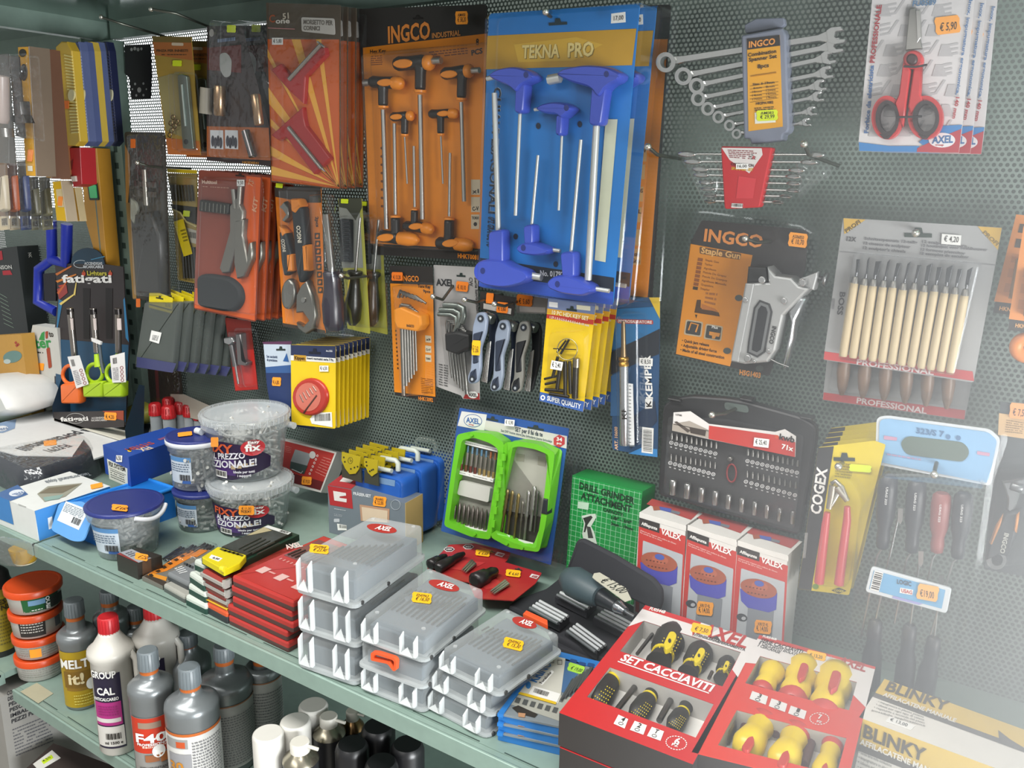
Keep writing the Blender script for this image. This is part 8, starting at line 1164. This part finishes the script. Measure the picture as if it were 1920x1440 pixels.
for i, (x, c, w, lab) in enumerate(((415, '#c9a83a', 120, 'yellow ribbed plastic tool at the front of its row'), (552, '#5a6690', 48, 'blue ribbed plastic tool just behind the front yellow one'), (598, '#525e8a', 48, 'blue ribbed plastic tool before the slim yellow one'), (634, '#cdb04a', 62, 'slim yellow ribbed plastic tool between the blue ones'), (688, '#5a6690', 50, 'blue ribbed plastic tool after the slim yellow one'), (752, '#20264a', 60, 'navy ribbed plastic tool at the back of its row, next to the post'))):
    P = panel(.2 - i * .026, U2); t = T('ribbed_tool', lab, 'tool', 'ribbed plastic tools'); b = t.part('body'); q = [(x, 30), (x + w * .35, -10), (x + w * .7, -8), (x + w, 60), (x + w + 62, 740), (x + w + 30, 776), (x + 70, 770)]; b.prism(P, q, -.016, 0, mat(c, .4), .002); n = lambda a, e: quad((x, 30), (x + w, 60), (x + w + 60, 745), (x + 72, 760), a, e)
    for j in range(26):
        if 11 < j < 15: continue
        y = .06 + j * .033; b.prism(P, [n(.5, y), n(.98, y), n(.98, y + .016), n(.5, y + .016)], 0, .0022, mat('#e0d07a' if c[1] == 'c' else '#9aa3c4' if i < 5 else '#39406a', .35))  # ribs paler than the body: their whitish highlights are put into the colour
    k = t.part('pivot', label='pale pivot window'); k.prism(P, ell(*n(.72, .49), w * .16 + 4, 44, .06), .001, .004, mat('#d9cf9a' if i != 5 else '#d9d5b5', .3)); t.done() if i else (sticker(t, P, 492, 465, 48, 60, .05, '#e8741f', z=.004), t.done())
SG = STEEL('#8d8a85', .25)
for i, (q, h, lab, c) in enumerate((([(-60, 90), (62, 82), (118, 905), (-60, 900)], .32, 'clear blister of a silver tool at the picture edge', '#47443f'), ([(66, 96), (150, 104), (196, 720), (120, 700)], .3, 'clear blister with a black clamp beside the spirit levels', '#4f4a44'))):
    P = panel(h, U2); t = T('tool_blister', lab, 'tool pack', 'clear blisters by the levels'); b = card(t, P, q, 0, c); k = t.part('tool'); (k.turn(P, (10, 250), (14, 600), .02, [(0, 36), (.9, 38), (1, 30)], mat('#a89a94', .3), 14), k.turn(P, (30, 640), (36, 705), .02, [(0, 42), (1, 42)], SG, 14)) if i == 0 else (k.prism(P, [(70, 545), (165, 540), (190, 600), (80, 598)], .004, .02, mat('#23221f', .35), .002), k.puff(P, rr([(160, 440), (185, 436), (196, 585), (172, 590)], 10), .004, .02, mat('#2a2824', .3), .003))
    blister(t, P, rr(q, 12), .03, m=FILM(), r=.003); t.done()
for i, (x, c1, c2, lab) in enumerate(((-30, '#6d5a4a', '#b5a890', 'brown and cream blister card by the picture edge'), (44, '#4a2f28', '#b5582c', 'dark brown blister card with an orange tool'), (128, '#54504a', '#3a4a7a', 'grey blister card with a blue foot'), (205, '#4a4840', '#6d6a52', 'slim dark blister card under the spirit levels'), (290, '#5a5648', '#8a8460', 'slim olive blister card under the spirit levels'))):
    P = panel(.26 - i * .025, U2); t = T('blister_card', lab, 'tool pack', 'small blister cards on the neighbouring bay'); q = [(x, 890 + (120 if i > 2 else 0)), (x + 76, 885 + (120 if i > 2 else 0)), (x + 108, 1400), (x + 30, 1408)]; n = lambda a, e: quad(*q, a, e); b = card(t, P, q, 0, c1); b.flat(P, [n(0, .8), n(1, .8), n(1, 1), n(0, 1)], .0004, mat('#a89c84' if i < 2 else c2)); b.bars(P, [n(.2, .82), n(.8, .82), n(.8, .96), n(.2, .96)], 10, .0007, mat(INK)); k = t.part('tool'); k.puff(P, rr([n(.2, .25), n(.8, .2), n(.85, .72), n(.25, .75)], 14), .001, .012, mat(c2, .35), .004); blister(t, P, [n(.06, .05), n(.94, .05), n(.94, .95), n(.06, .95)], .016, m=FILM(), r=.003); t.done()
P = panel(.075, U3); t = T('bar_clamp', 'cobalt blue plastic bar clamp hanging behind the lighter display', 'clamp'); b = t.part('frame'); m = mat('#1f2f9a', .4); b.tube([P.at(x, y, 0) for x, y in ((432, 150), (440, 480), (330, 560), (322, 840), (480, 920))], .0115, m, 8); b.tube([P.at(x, y, 0) for x, y in ((440, 480), (560, 520), (565, 180))], .012, m, 8); k = t.part('pad', label='dark clamp pad'); k.prism(P, [(365, 600), (470, 590), (470, 830), (375, 830)], -.012, .004, mat('#1b1a20', .6)); t.done()
P = panel(.055, U3); t = T('appliance_box', 'tall black carton with red marks and white letters behind the white eter box', 'box'); b = t.part('carton'); q = [P.l(P.at(*p)) for p in ((-260, 420), (142, 368))]; q2 = [q[0], q[1], (q[1][0] + .012, SHZ + .001), (q[0][0], SHZ + .001)]; b.prism(P, q2, -.05, 0, mat('#25292a', .4), local=True); b.text(P, 'JOHNSON', (-90, 565), (102, 558), 30, .0006, mat('#b9b9b5')); b.flat(P, [(20, 575), (85, 570), (105, 608), (25, 612)], .0005, mat('#a32530')); b.flat(P, [(-20, 410), (15, 405), (25, 480), (-20, 490)], .0005, mat('#a32530')); [b.flat(P, [(-10 + i * 6, 760 + i * 36), (60 + i * 8, 800 + i * 36), (60 + i * 8, 806 + i * 36), (-10 + i * 6, 766 + i * 36)], .0005, mat('#6d7d70')) for i in range(8)]; Sd = Pl(P.w(*q[1]), Y3, Z3, U3); b.flat(Sd, [(200, 490), (290, 480), (292, 540), (205, 560)], .0006, mat('#a32530')); b.text(Sd, 'JOHNSON', (292, 575), (262, 420), 26, .0008, mat('#b9b9b5')); t.done()
P = panel(.13, U3); t = T('picture_box', 'amber carton with a bluish picture at the picture edge', 'box'); b = t.part('carton'); q = [P.l(P.at(*p)) for p in ((-150, 1130), (178, 1110), (232, 1560), (-150, 1600))]; b.prism(P, [q[0], q[1], (q[1][0] + .004, SHZ + .001), (q[0][0], SHZ + .001)], -.03, 0, mat('#b0853c', .45), local=True); b.flat(P, ell(105, 1300, 80, 50, -.2), .0005, mat('#5f7d78')); b.flat(P, ell(60, 1340, 30, 20), .0007, mat('#a9b5b0')); [b.flat(P, [(x, y), (x + 14, y - 12), (x + 26, y + 4), (x + 10, y + 14)], .0005, mat('#9a3a2c')) for x, y in ((120, 1180), (140, 1195), (128, 1205))]; t.done()
P = panel(.095, C5); t = T('eter_box', 'white carton with green lettering and little red sausages beside the lighter display', 'box'); b = t.part('carton'); q = [P.l(P.at(*p)) for p in ((220, 826), (385, 848), (385, 1390), (150, 1180))]; b.prism(P, [q[0], q[1], (q[1][0] + .0, SHZ + .06), (q[2][0], SHZ + .001), (q[3][0] - .012, SHZ + .001), q[3]], -.03, 0, mat('#b9b9b4', .5), local=True); G_ = mat('#2c8a4a'); b.text(P, 'eter', (200, 985), (352, 975), 66, .0006, G_); b.text(P, 'to', (332, 905), (362, 905), 36, .0006, mat(INK)); b.flat(P, [(262, 925), (280, 880), (300, 868), (300, 930)], .0006, G_); [b.flat(P, rr(s, 8), .0008, mat('#94402f')) for s in ([(183, 1040), (212, 1032), (242, 1165), (215, 1175)], [(312, 985), (335, 975), (350, 1110), (328, 1120)], [(305, 870), (325, 866), (322, 915), (308, 920)])]; b.lines(P, [(192, 995), (290, 1005), (290, 1022), (192, 1012)], 1, .0006, mat(INK), .5); [b.flat(P, ell(260 + (i * 37) % 95, 1215 + (i * 53) % 120, 14, 10, i, 7), .0006, mat(('#3a3d3a', '#8a3a30')[i % 3 == 0])) for i in range(14)]; b.frame(P, ell(300, 1352, 24, 20), ell(300, 1352, 17, 14), .0005, .0009, mat('#55603a')); sticker(t, P, 275, 1108, 40, 48, .1, OR_, z=.001); t.done()
P = panel(.22, V1); t = T('white_bolster', 'white smooth rounded bundle at the picture edge above the tool belt pack', 'bundle'); b = t.part('body'); b.barrel(P, [(-220, 20), (60, 0), (190, 35), (290, 130), (345, 240), (372, 312), (180, 385), (0, 445), (-220, 480)], -.13, 0, mat('#c9c9c6', .45), .014); t.done()
# ---- lower shelf ----
def label_rows(R, b, a0, a1, y0, y1, n, r, m='#7d7f80'): R.rows(b, a0, a1, R.z(*y1), R.z(*y0), n, r, mat(m))
# orange lidded tubs
z = LOZ; OL = mat('#c9481c', .35)
for i, (cx, yb, yt, rb, rl, lab) in enumerate(((288, 782, 640, 142, 158, 'orange lidded white tub at the foot of its stack'), (274, 640, 500, 142, 160, 'orange lidded white tub with an orange price sticker'), (256, 500, 340, 146, 164, 'orange lidded white tub with a black printed label'), (240, 340, 178, 150, 176, 'orange lidded tub with a green label, top of the stack'))):
    t = T('paste_tub', lab, 'tub', 'orange lidded tubs'); R = Rd(D5, (cx, yb), z); zt = R.z(cx, yt); k = R.k; b = t.part('tub'); R.turn(b, [(z + .0005, rb * .92 * k), (z + .002, rb * k), (zt - .012, rl * .95 * k)], mat('#b9b7b0', .45)); l = t.part('lid', label='orange lid'); R.turn(l, [(zt - .013, rl * k), (zt - .002, rl * 1.01 * k), (zt, rl * .97 * k), (zt - .0015, rl * .88 * k)], OL, 36); w = t.part('label'); r = rl * .965 * k; h = zt - z
    if i == 3: R.patch(w, -.5, .95, z + h * .14, z + h * .72, rb * k * 1.015, mat('#1f5f34'), 12, r); R.patch(w, -.25, .35, z + h * .45, z + h * .66, r + .0003, mat('#6d94b5'), 6); R.patch(w, .3, .9, z + h * .18, z + h * .7, r + .0002, mat('#1d3a28'), 6); [R.text(w, c, .36, .52, z + h * (.2 + j * .17), h * .15, r + .0006, mat(WH)) for j, c in enumerate('ECO')]; R.rows(w, -.15, .22, z + h * .22, z + h * .3, 1, r + .0006, mat(WH)); R.patch(w, .55, 1.2, z + h * .2, z + h * .6, r + .0004, mat('#2a2b2a'), 6)
    elif i == 2: R.patch(w, -.75, .3, z + h * .12, z + h * .72, rb * k * 1.015, mat('#2e2b2a'), 12, r); label_rows(R, w, -.65, .2, (cx, yb - 40), (cx, yb - 110), 4, r + .0003, '#b9b5ae'); R.patch(w, .7, 1.0, z + h * .3, z + h * .7, r + .0004, mat('#55565a'), 4)
    else: label_rows(R, w, -.9, .9, (cx, yb - 20), (cx, yb - 100), 5, r + .0002, '#8f8d88')
    if i == 1: R.patch(w, -.42, .02, z + h * .2, z + h * .6, r + .0008, mat(OR_), 6)
    t.done(R.c); z = zt + .0006
# bottles
GB = mat('#83888a', .3, .5)
def bottle(name, lab, cr, base, cx2, body, labm, laby, cap, neck, sh, capm='#6a7276', grp='grey detergent bottles', bodym=None, collar='#b5602a', z0=LOZ, txt=None, low=1):
    t = T(name, lab, 'bottle', grp); R = Rd(cr, base, z0); bm = bodym or GB; ft = min(1, (SHZ - .028 - z0) / (R.z(cx2, cap[1]) - z0)) if z0 < .8 else 1; Y = lambda y, s=1: z0 + ft * (-z0 + R.z(base[0] + (cx2 - base[0]) * (base[1] - y) / max(base[1] - cap[1], 1), y)); k = R.k * .97; b = t.part('bottle_body'); b_, s_, n_ = body, sh, neck
    R.turn(b, [(z0 + .0004, b_ * .93 * k), (z0 + .004, b_ * k), (Y(s_[0] + 30), b_ * 1.02 * k), (Y(s_[0]), s_[1] * k), (Y(s_[0] - 35), s_[1] * .97 * k), (Y(s_[0] - 60), s_[1] * .75 * k), (Y(n_[0] + 25), n_[1] * 1.12 * k), (Y(n_[0]), n_[1] * k), (Y(cap[0]), n_[1] * .95 * k)], bm, 32)
    if collar: c = t.part('collar', label='orange collar'); R.turn(c, [(Y(cap[0] + 26), n_[1] * .99 * k), (Y(cap[0]), n_[1] * .99 * k)], mat(collar, .4), 24)
    c = t.part('cap'); R.turn(c, [(Y(cap[0]), cap[2] * k), (Y(cap[1] + 6), cap[2] * .98 * k), (Y(cap[1]), cap[2] * .88 * k)], mat(capm, .4), 20)
    for i in range(20): a = i * math.pi / 10; c.tube([R.pt(a, Y(cap[0]), cap[2] * k), R.pt(a, Y(cap[1] + 10), cap[2] * .97 * k)], .0006, mat(capm, .4), 4)
    l = t.part('label'); r = b_ * 1.02 * k + .0006
    for a0, a1, y0, y1, m in labm: R.patch(l, a0, a1, Y(y0), Y(y1), r + .0002 * labm.index((a0, a1, y0, y1, m)), mat(m, .4), 14)
    for st, a0, a1, y, hh, m in (txt or ()): R.text(l, st, a0, a1, Y(y), (Y(y - hh) - Y(y)), r + .0016, mat(m))
    for a0, a1, y0, y1, nn, m in (laby or ()): R.rows(l, a0, a1, Y(y0), Y(y1), nn, r + .0014, mat(m))
    return t, R, Y, k, r
t, R, Y, k, r = bottle('drain_cleaner_bottle', 'grey bottle with a yellow label beside the orange lidded tubs', D5, (572, 988), 555, 118, [(-1.3, 1.3, 962, 590, '#a88d1c'), (-.9, .45, 850, 640, '#8a6a24'), (-1.0, .5, 830, 720, '#7a5c20')], [(-.5, .5, 945, 870, 4, '#d0bf5a')], (392, 292, 62), (470, 58), (545, 130), txt=[('MELT', -1.1, .42, 695, 56, WH), ('it!', -.7, .1, 800, 70, '#d8c9a0')]); w = t.part('emblem', label='white round emblem'); q = [R.pt(.42 + .26 * math.cos(a), Y(815) + .011 * math.sin(a), r + .002) for a in [i * math.pi / 10 for i in range(20)]]; w.add(q, [tuple(range(20))], mat(WH)); t.done(R.c)
PW = mat('#c3c0b8', .35)
def white_bottle(lab, base, cx2, s=1, hide=False):
    t, R, Y, k, r = bottle('descaler_bottle', lab, D5, base, cx2, 132 * s, [(-1.15, .28, base[1] - 60, base[1] - 560, '#252036'), (-1.13, .2, base[1] - 215, base[1] - 370, '#a82f7a'), (-1.13, .14, base[1] - 235, base[1] - 262, '#cfcac6'), (-1.13, .24, base[1] - 75, base[1] - 208, '#cbc8c2')], [(-.9, .05, base[1] - 280, base[1] - 350, 4, '#8a2565')], (base[1] - 780, base[1] - 885, 64 * s), (base[1] - 790, 62 * s), (base[1] - 640, 152 * s), '#b01f26', 'white descaler bottles', PW, None, txt=[('GROUP', -1.15, .1, base[1] - 535, 44, WH), ('CAL', -.85, -.02, base[1] - 425, 46, WH), ('ANTICALCAREO', -1.1, .12, base[1] - 385, 20, WH), ('ml 1500 e', -.7, .12, base[1] - 92, 18, INK)])
    l = t.part('barcode'); [R.patch(l, -.62 + i * .05, -.6 + i * .05 + .014 * (i % 3), Y(base[1] - 125), Y(base[1] - 165), r + .0018, mat(INK), 1) for i in range(14)]
    h = t.part('handle'); P0 = [R.pt(a, Y(y), rr_ * k) for a, y, rr_ in ((1.0, base[1] - 650, 135), (1.05, base[1] - 600, 165), (1.05, base[1] - 450, 168), (1.0, base[1] - 350, 155), (1.0, base[1] - 320, 125))]; h.tube(P0, 22 * k, PW, 10); t.done(R.c)
white_bottle('white handled bottle with a purple and pink label and red cap', (815, 1282), 800)
white_bottle('white handled bottle half hidden behind the red capped one', (1110, 1190), 1085)
GL = '#9b9b98'
t, R, Y, k, r = bottle('detergent_bottle', 'grey bottle with an orange red label next to the white red capped bottle', D5, (1075, 1520), 1070, 138, [(-1.2, 1.2, 1480, 1010, '#8a8884'), (-1.2, .9, 1245, 1012, '#b8351f'), (-.75, .3, 1080, 1040, '#8f7a6a')], [(-.6, .6, 1215, 1188, 1, '#e0c0b0')], (748, 625, 66), (790, 60), (885, 148), txt=[('F40', -.9, .5, 1170, 56, WH), ('PROFESSIONAL', -.85, .6, 1192, 16, WH), ('DISINCROSTANTE', -.8, .6, 1352, 16, '#3a3a3a'), ('ACIDO', -.3, .3, 1374, 16, '#3a3a3a'), ('PER CEMENTO', -.7, .6, 1398, 16, '#3a3a3a')]); w = t.part('emblem', label='white tile emblem'); q = [R.pt(.1 + .28 * math.cos(a), Y(1232) + .011 * math.sin(a), r + .002) for a in [i * math.pi / 8 for i in range(16)]]; w.add(q, [tuple(range(16))], mat(WH)); R.patch(w, -.5, .1, Y(1300), Y(1255), r + .0018, mat('#8f5a3a'), 6); R.patch(w, .15, .75, Y(1310), Y(1250), r + .0016, mat('#a8683a'), 6); t.done(R.c)
t, R, Y, k, r = bottle('detergent_bottle', 'grey bottle with a white label and orange trim, nearest the shelf front', D5, (1345, 1640), 1305, 172, [(-1.4, 1.4, 1600, 1110, '#c9c8c4'), (-1.4, 1.4, 1118, 1100, '#b5602a'), (-1.2, -.25, 1195, 1135, '#8f8f8d'), (-.7, -.35, 1190, 1150, '#b8502a'), (-1.1, -.15, 1420, 1230, '#8d8d90')], [(-.1, 1.1, 1500, 1150, 18, '#77777a')], (870, 745, 70), (900, 68), (1010, 178), txt=[('30', -1.05, -.45, 1345, 62, '#b57a2a'), ('ISI', -1.0, -.3, 1410, 52, '#2f2f33')]); t.done(R.c)
for lab, base, cx, bd, cp, nk, sh, ly in (('grey bottle behind the orange red labelled one', (1310, 1150), 1285, 140, (600, 520, 66), (610, 62), (735, 145), None), ('grey bottle with a grey text label under the red drill cases', (1560, 1395), 1500, 170, (700, 610, 66), (770, 62), (870, 180), (930, 1340)), ('grey text labelled bottle next to the white spray caps', (1800, 1300), 1770, 122, (700, 620, 60), (745, 58), (790, 124), (800, 1250)), ('dim grey bottle at the back between the yellow and white bottles', (800, 900), 780, 110, (300, 230, 58), (340, 56), (430, 116), None), ('grey bottle leaning at the back near the white bottle', (960, 860), 950, 100, (420, 340, 56), (450, 54), (520, 108), None)):
    t, R, Y, k, r = bottle('detergent_bottle', lab, D5, base, cx, bd, [(-1.4, 1.4, ly[1], ly[0], '#a9a9a6'), (-1.4, 1.4, ly[0] + 8, ly[0], '#9a6a4a')] if ly else [(-1.2, 1.2, base[1] - 60, base[1] - 260, '#7d7c78')], [(-1.1, 1.2, ly[1] - 20, ly[0] + 60, 20, '#6a6a6c')] if ly else None, cp, nk, sh); t.done(R.c)
t, R, Y, k, r = bottle('chemical_bottle', 'black based bottle with an olive yellow label at the picture edge', D5, (10, 672), 0, 118, [(-1.3, 1.4, 600, 240, '#8f7f22'), (-1.3, 1.4, 240, 190, '#7a6d22')], [(-.6, 1.1, 560, 350, 9, '#5c521c')], (20, -60, 60), (60, 60), (150, 110), '#1d1d1d', None, mat('#201f1f', .4), None, txt=[('RESC', -.1, .85, 285, 32, '#2a281a'), ('ONS', -.1, .75, 325, 32, '#2a281a')]); t.done(R.c)
# spray cans
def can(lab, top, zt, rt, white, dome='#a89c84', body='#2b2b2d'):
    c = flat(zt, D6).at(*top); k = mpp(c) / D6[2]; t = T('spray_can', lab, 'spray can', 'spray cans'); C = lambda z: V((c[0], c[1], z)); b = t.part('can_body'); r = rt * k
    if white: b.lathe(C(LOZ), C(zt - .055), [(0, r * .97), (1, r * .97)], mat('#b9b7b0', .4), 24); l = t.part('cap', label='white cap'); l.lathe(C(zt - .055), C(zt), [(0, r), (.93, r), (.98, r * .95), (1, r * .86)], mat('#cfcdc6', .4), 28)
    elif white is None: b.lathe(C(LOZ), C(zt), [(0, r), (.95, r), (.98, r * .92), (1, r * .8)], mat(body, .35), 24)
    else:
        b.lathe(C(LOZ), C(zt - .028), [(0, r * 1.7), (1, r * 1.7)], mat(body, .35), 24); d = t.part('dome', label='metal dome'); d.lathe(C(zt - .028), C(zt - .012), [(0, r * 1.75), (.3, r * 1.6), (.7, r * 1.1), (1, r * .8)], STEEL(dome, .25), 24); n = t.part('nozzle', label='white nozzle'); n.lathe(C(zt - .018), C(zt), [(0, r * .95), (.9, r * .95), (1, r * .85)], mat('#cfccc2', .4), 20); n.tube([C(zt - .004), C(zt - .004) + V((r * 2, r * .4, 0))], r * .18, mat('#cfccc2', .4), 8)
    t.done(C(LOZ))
can('white capped spray can nearest the picture bottom', (205, 1222), .765, 96, True); can('white capped spray can behind the front nozzle can', (372, 1148), .765, 94, True); can('white capped spray can deepest on the shelf', (482, 1050), .765, 90, True); can('spray can with a white nozzle on a silver dome, front one', (400, 1275), .765, 64, False, '#9d9786'); can('spray can with a white nozzle behind the front nozzle can', (576, 1118), .765, 58, False, '#9d9786'); can('spray can with a bronze dome and no cap', (722, 1085), .75, 42, False, '#8a6d4a')
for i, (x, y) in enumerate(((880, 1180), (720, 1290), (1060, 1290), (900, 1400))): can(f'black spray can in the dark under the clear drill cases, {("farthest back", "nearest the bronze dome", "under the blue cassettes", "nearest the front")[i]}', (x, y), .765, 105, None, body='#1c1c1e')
t = T('shelf_note', 'faded cream paper note stuck on the lower shelf edge', 'note'); b = t.part('paper'); b.prism(flat(LOZ + .0012, R8), [(230, 580), (415, 480), (600, 600), (430, 712)], -.0006, 0, mat('#a39f86', .8)); t.done()
# hanging bag over the shelf edge
P = Pl((0, FY - .016, 0), X3, Z3, R1); t = T('hanging_bag', 'clear plastic bag with a yellow cup hanging under the shelf edge', 'bag'); b = t.part('cup', label='yellow cup'); c = P.at(140, 640); b.lathe(P.at(146, 720) - Y3 * -.02, P.at(120, 560) + Y3 * .02, [(0, .0165), (.06, .018), (1, .022)], mat('#a8842a', .4), 20); b.lathe(P.at(146, 722) + Y3 * .02, P.at(145, 712) + Y3 * .02, [(0, .017), (1, .0175)], mat('#c9c3a8', .4), 20); f = t.part('film'); f.puff(P, rr([(-40, 400), (200, 440), (415, 500), (380, 590), (250, 742), (60, 730), (-40, 640)], 30), -.002, .008, FILM(), .006); t.done()
# carton below
P = Pl((-1.56, 0, 0), Y3, Z3, R8); t = T('big_carton', 'large grey white carton with black block letters under the lower shelf', 'box'); q = [P.l(P.at(*p)) for p in ((-30, 480), (640, 620))]; y0, y1 = q[0][0], q[0][0] + .35; b = t.part('carton'); b.prism(P, [(y0, .182), (y1, .182), (y1, .54), (y0, .54)], -.25, 0, mat('#8f8d88', .6), local=True)
for i, (s, w) in enumerate((('CO', 60), ('DESCR', 120), ('PESO', 140), ('PESO', 150), ('IMBALL', 230), ('PEZZI PER', 300))): x, y = 80 + i * 10, 625 + i * 63; b.text(P, s, (x, y), (x + w, y - w * .42), 38, .0006, mat('#26262a'))
for i in range(9): b.lines(P, [(140 + i * 5, 1000 + i * 36), (560 + i * 5, 830 + i * 36), (560 + i * 5, 856 + i * 36), (140 + i * 5, 1026 + i * 36)], 1, .0006, mat('#55555a'), .45, 2)
t.done()
P = flat(.42, R8); t = T('price_card', 'white card with a lime price sticker lying under the lower shelf', 'card'); b = t.part('paper'); q = [(370, 1395), (585, 1238), (682, 1325), (440, 1470)]; b.prism(P, q, -.0006, 0, mat('#c9c7c0', .7)); s = t.part('price_sticker', label='lime price sticker'); s.prism(P, rr([(465, 1360), (580, 1290), (600, 1325), (490, 1395)], 8), .0002, .0006, mat('#b9d21f')); s.text(P, '4,50', (490, 1372), (575, 1322), 22, .001, mat(INK), False); t.done()
t = T('dark_carton', 'dark brown carton under the lower shelf carrying the white price card', 'box'); b = t.part('carton'); b.prism(flat(.419, R8), [(300, 1440), (600, 1160), (1500, 1500), (1100, 2000)], -.235, 0, mat('#2f2420', .7)); t.done()
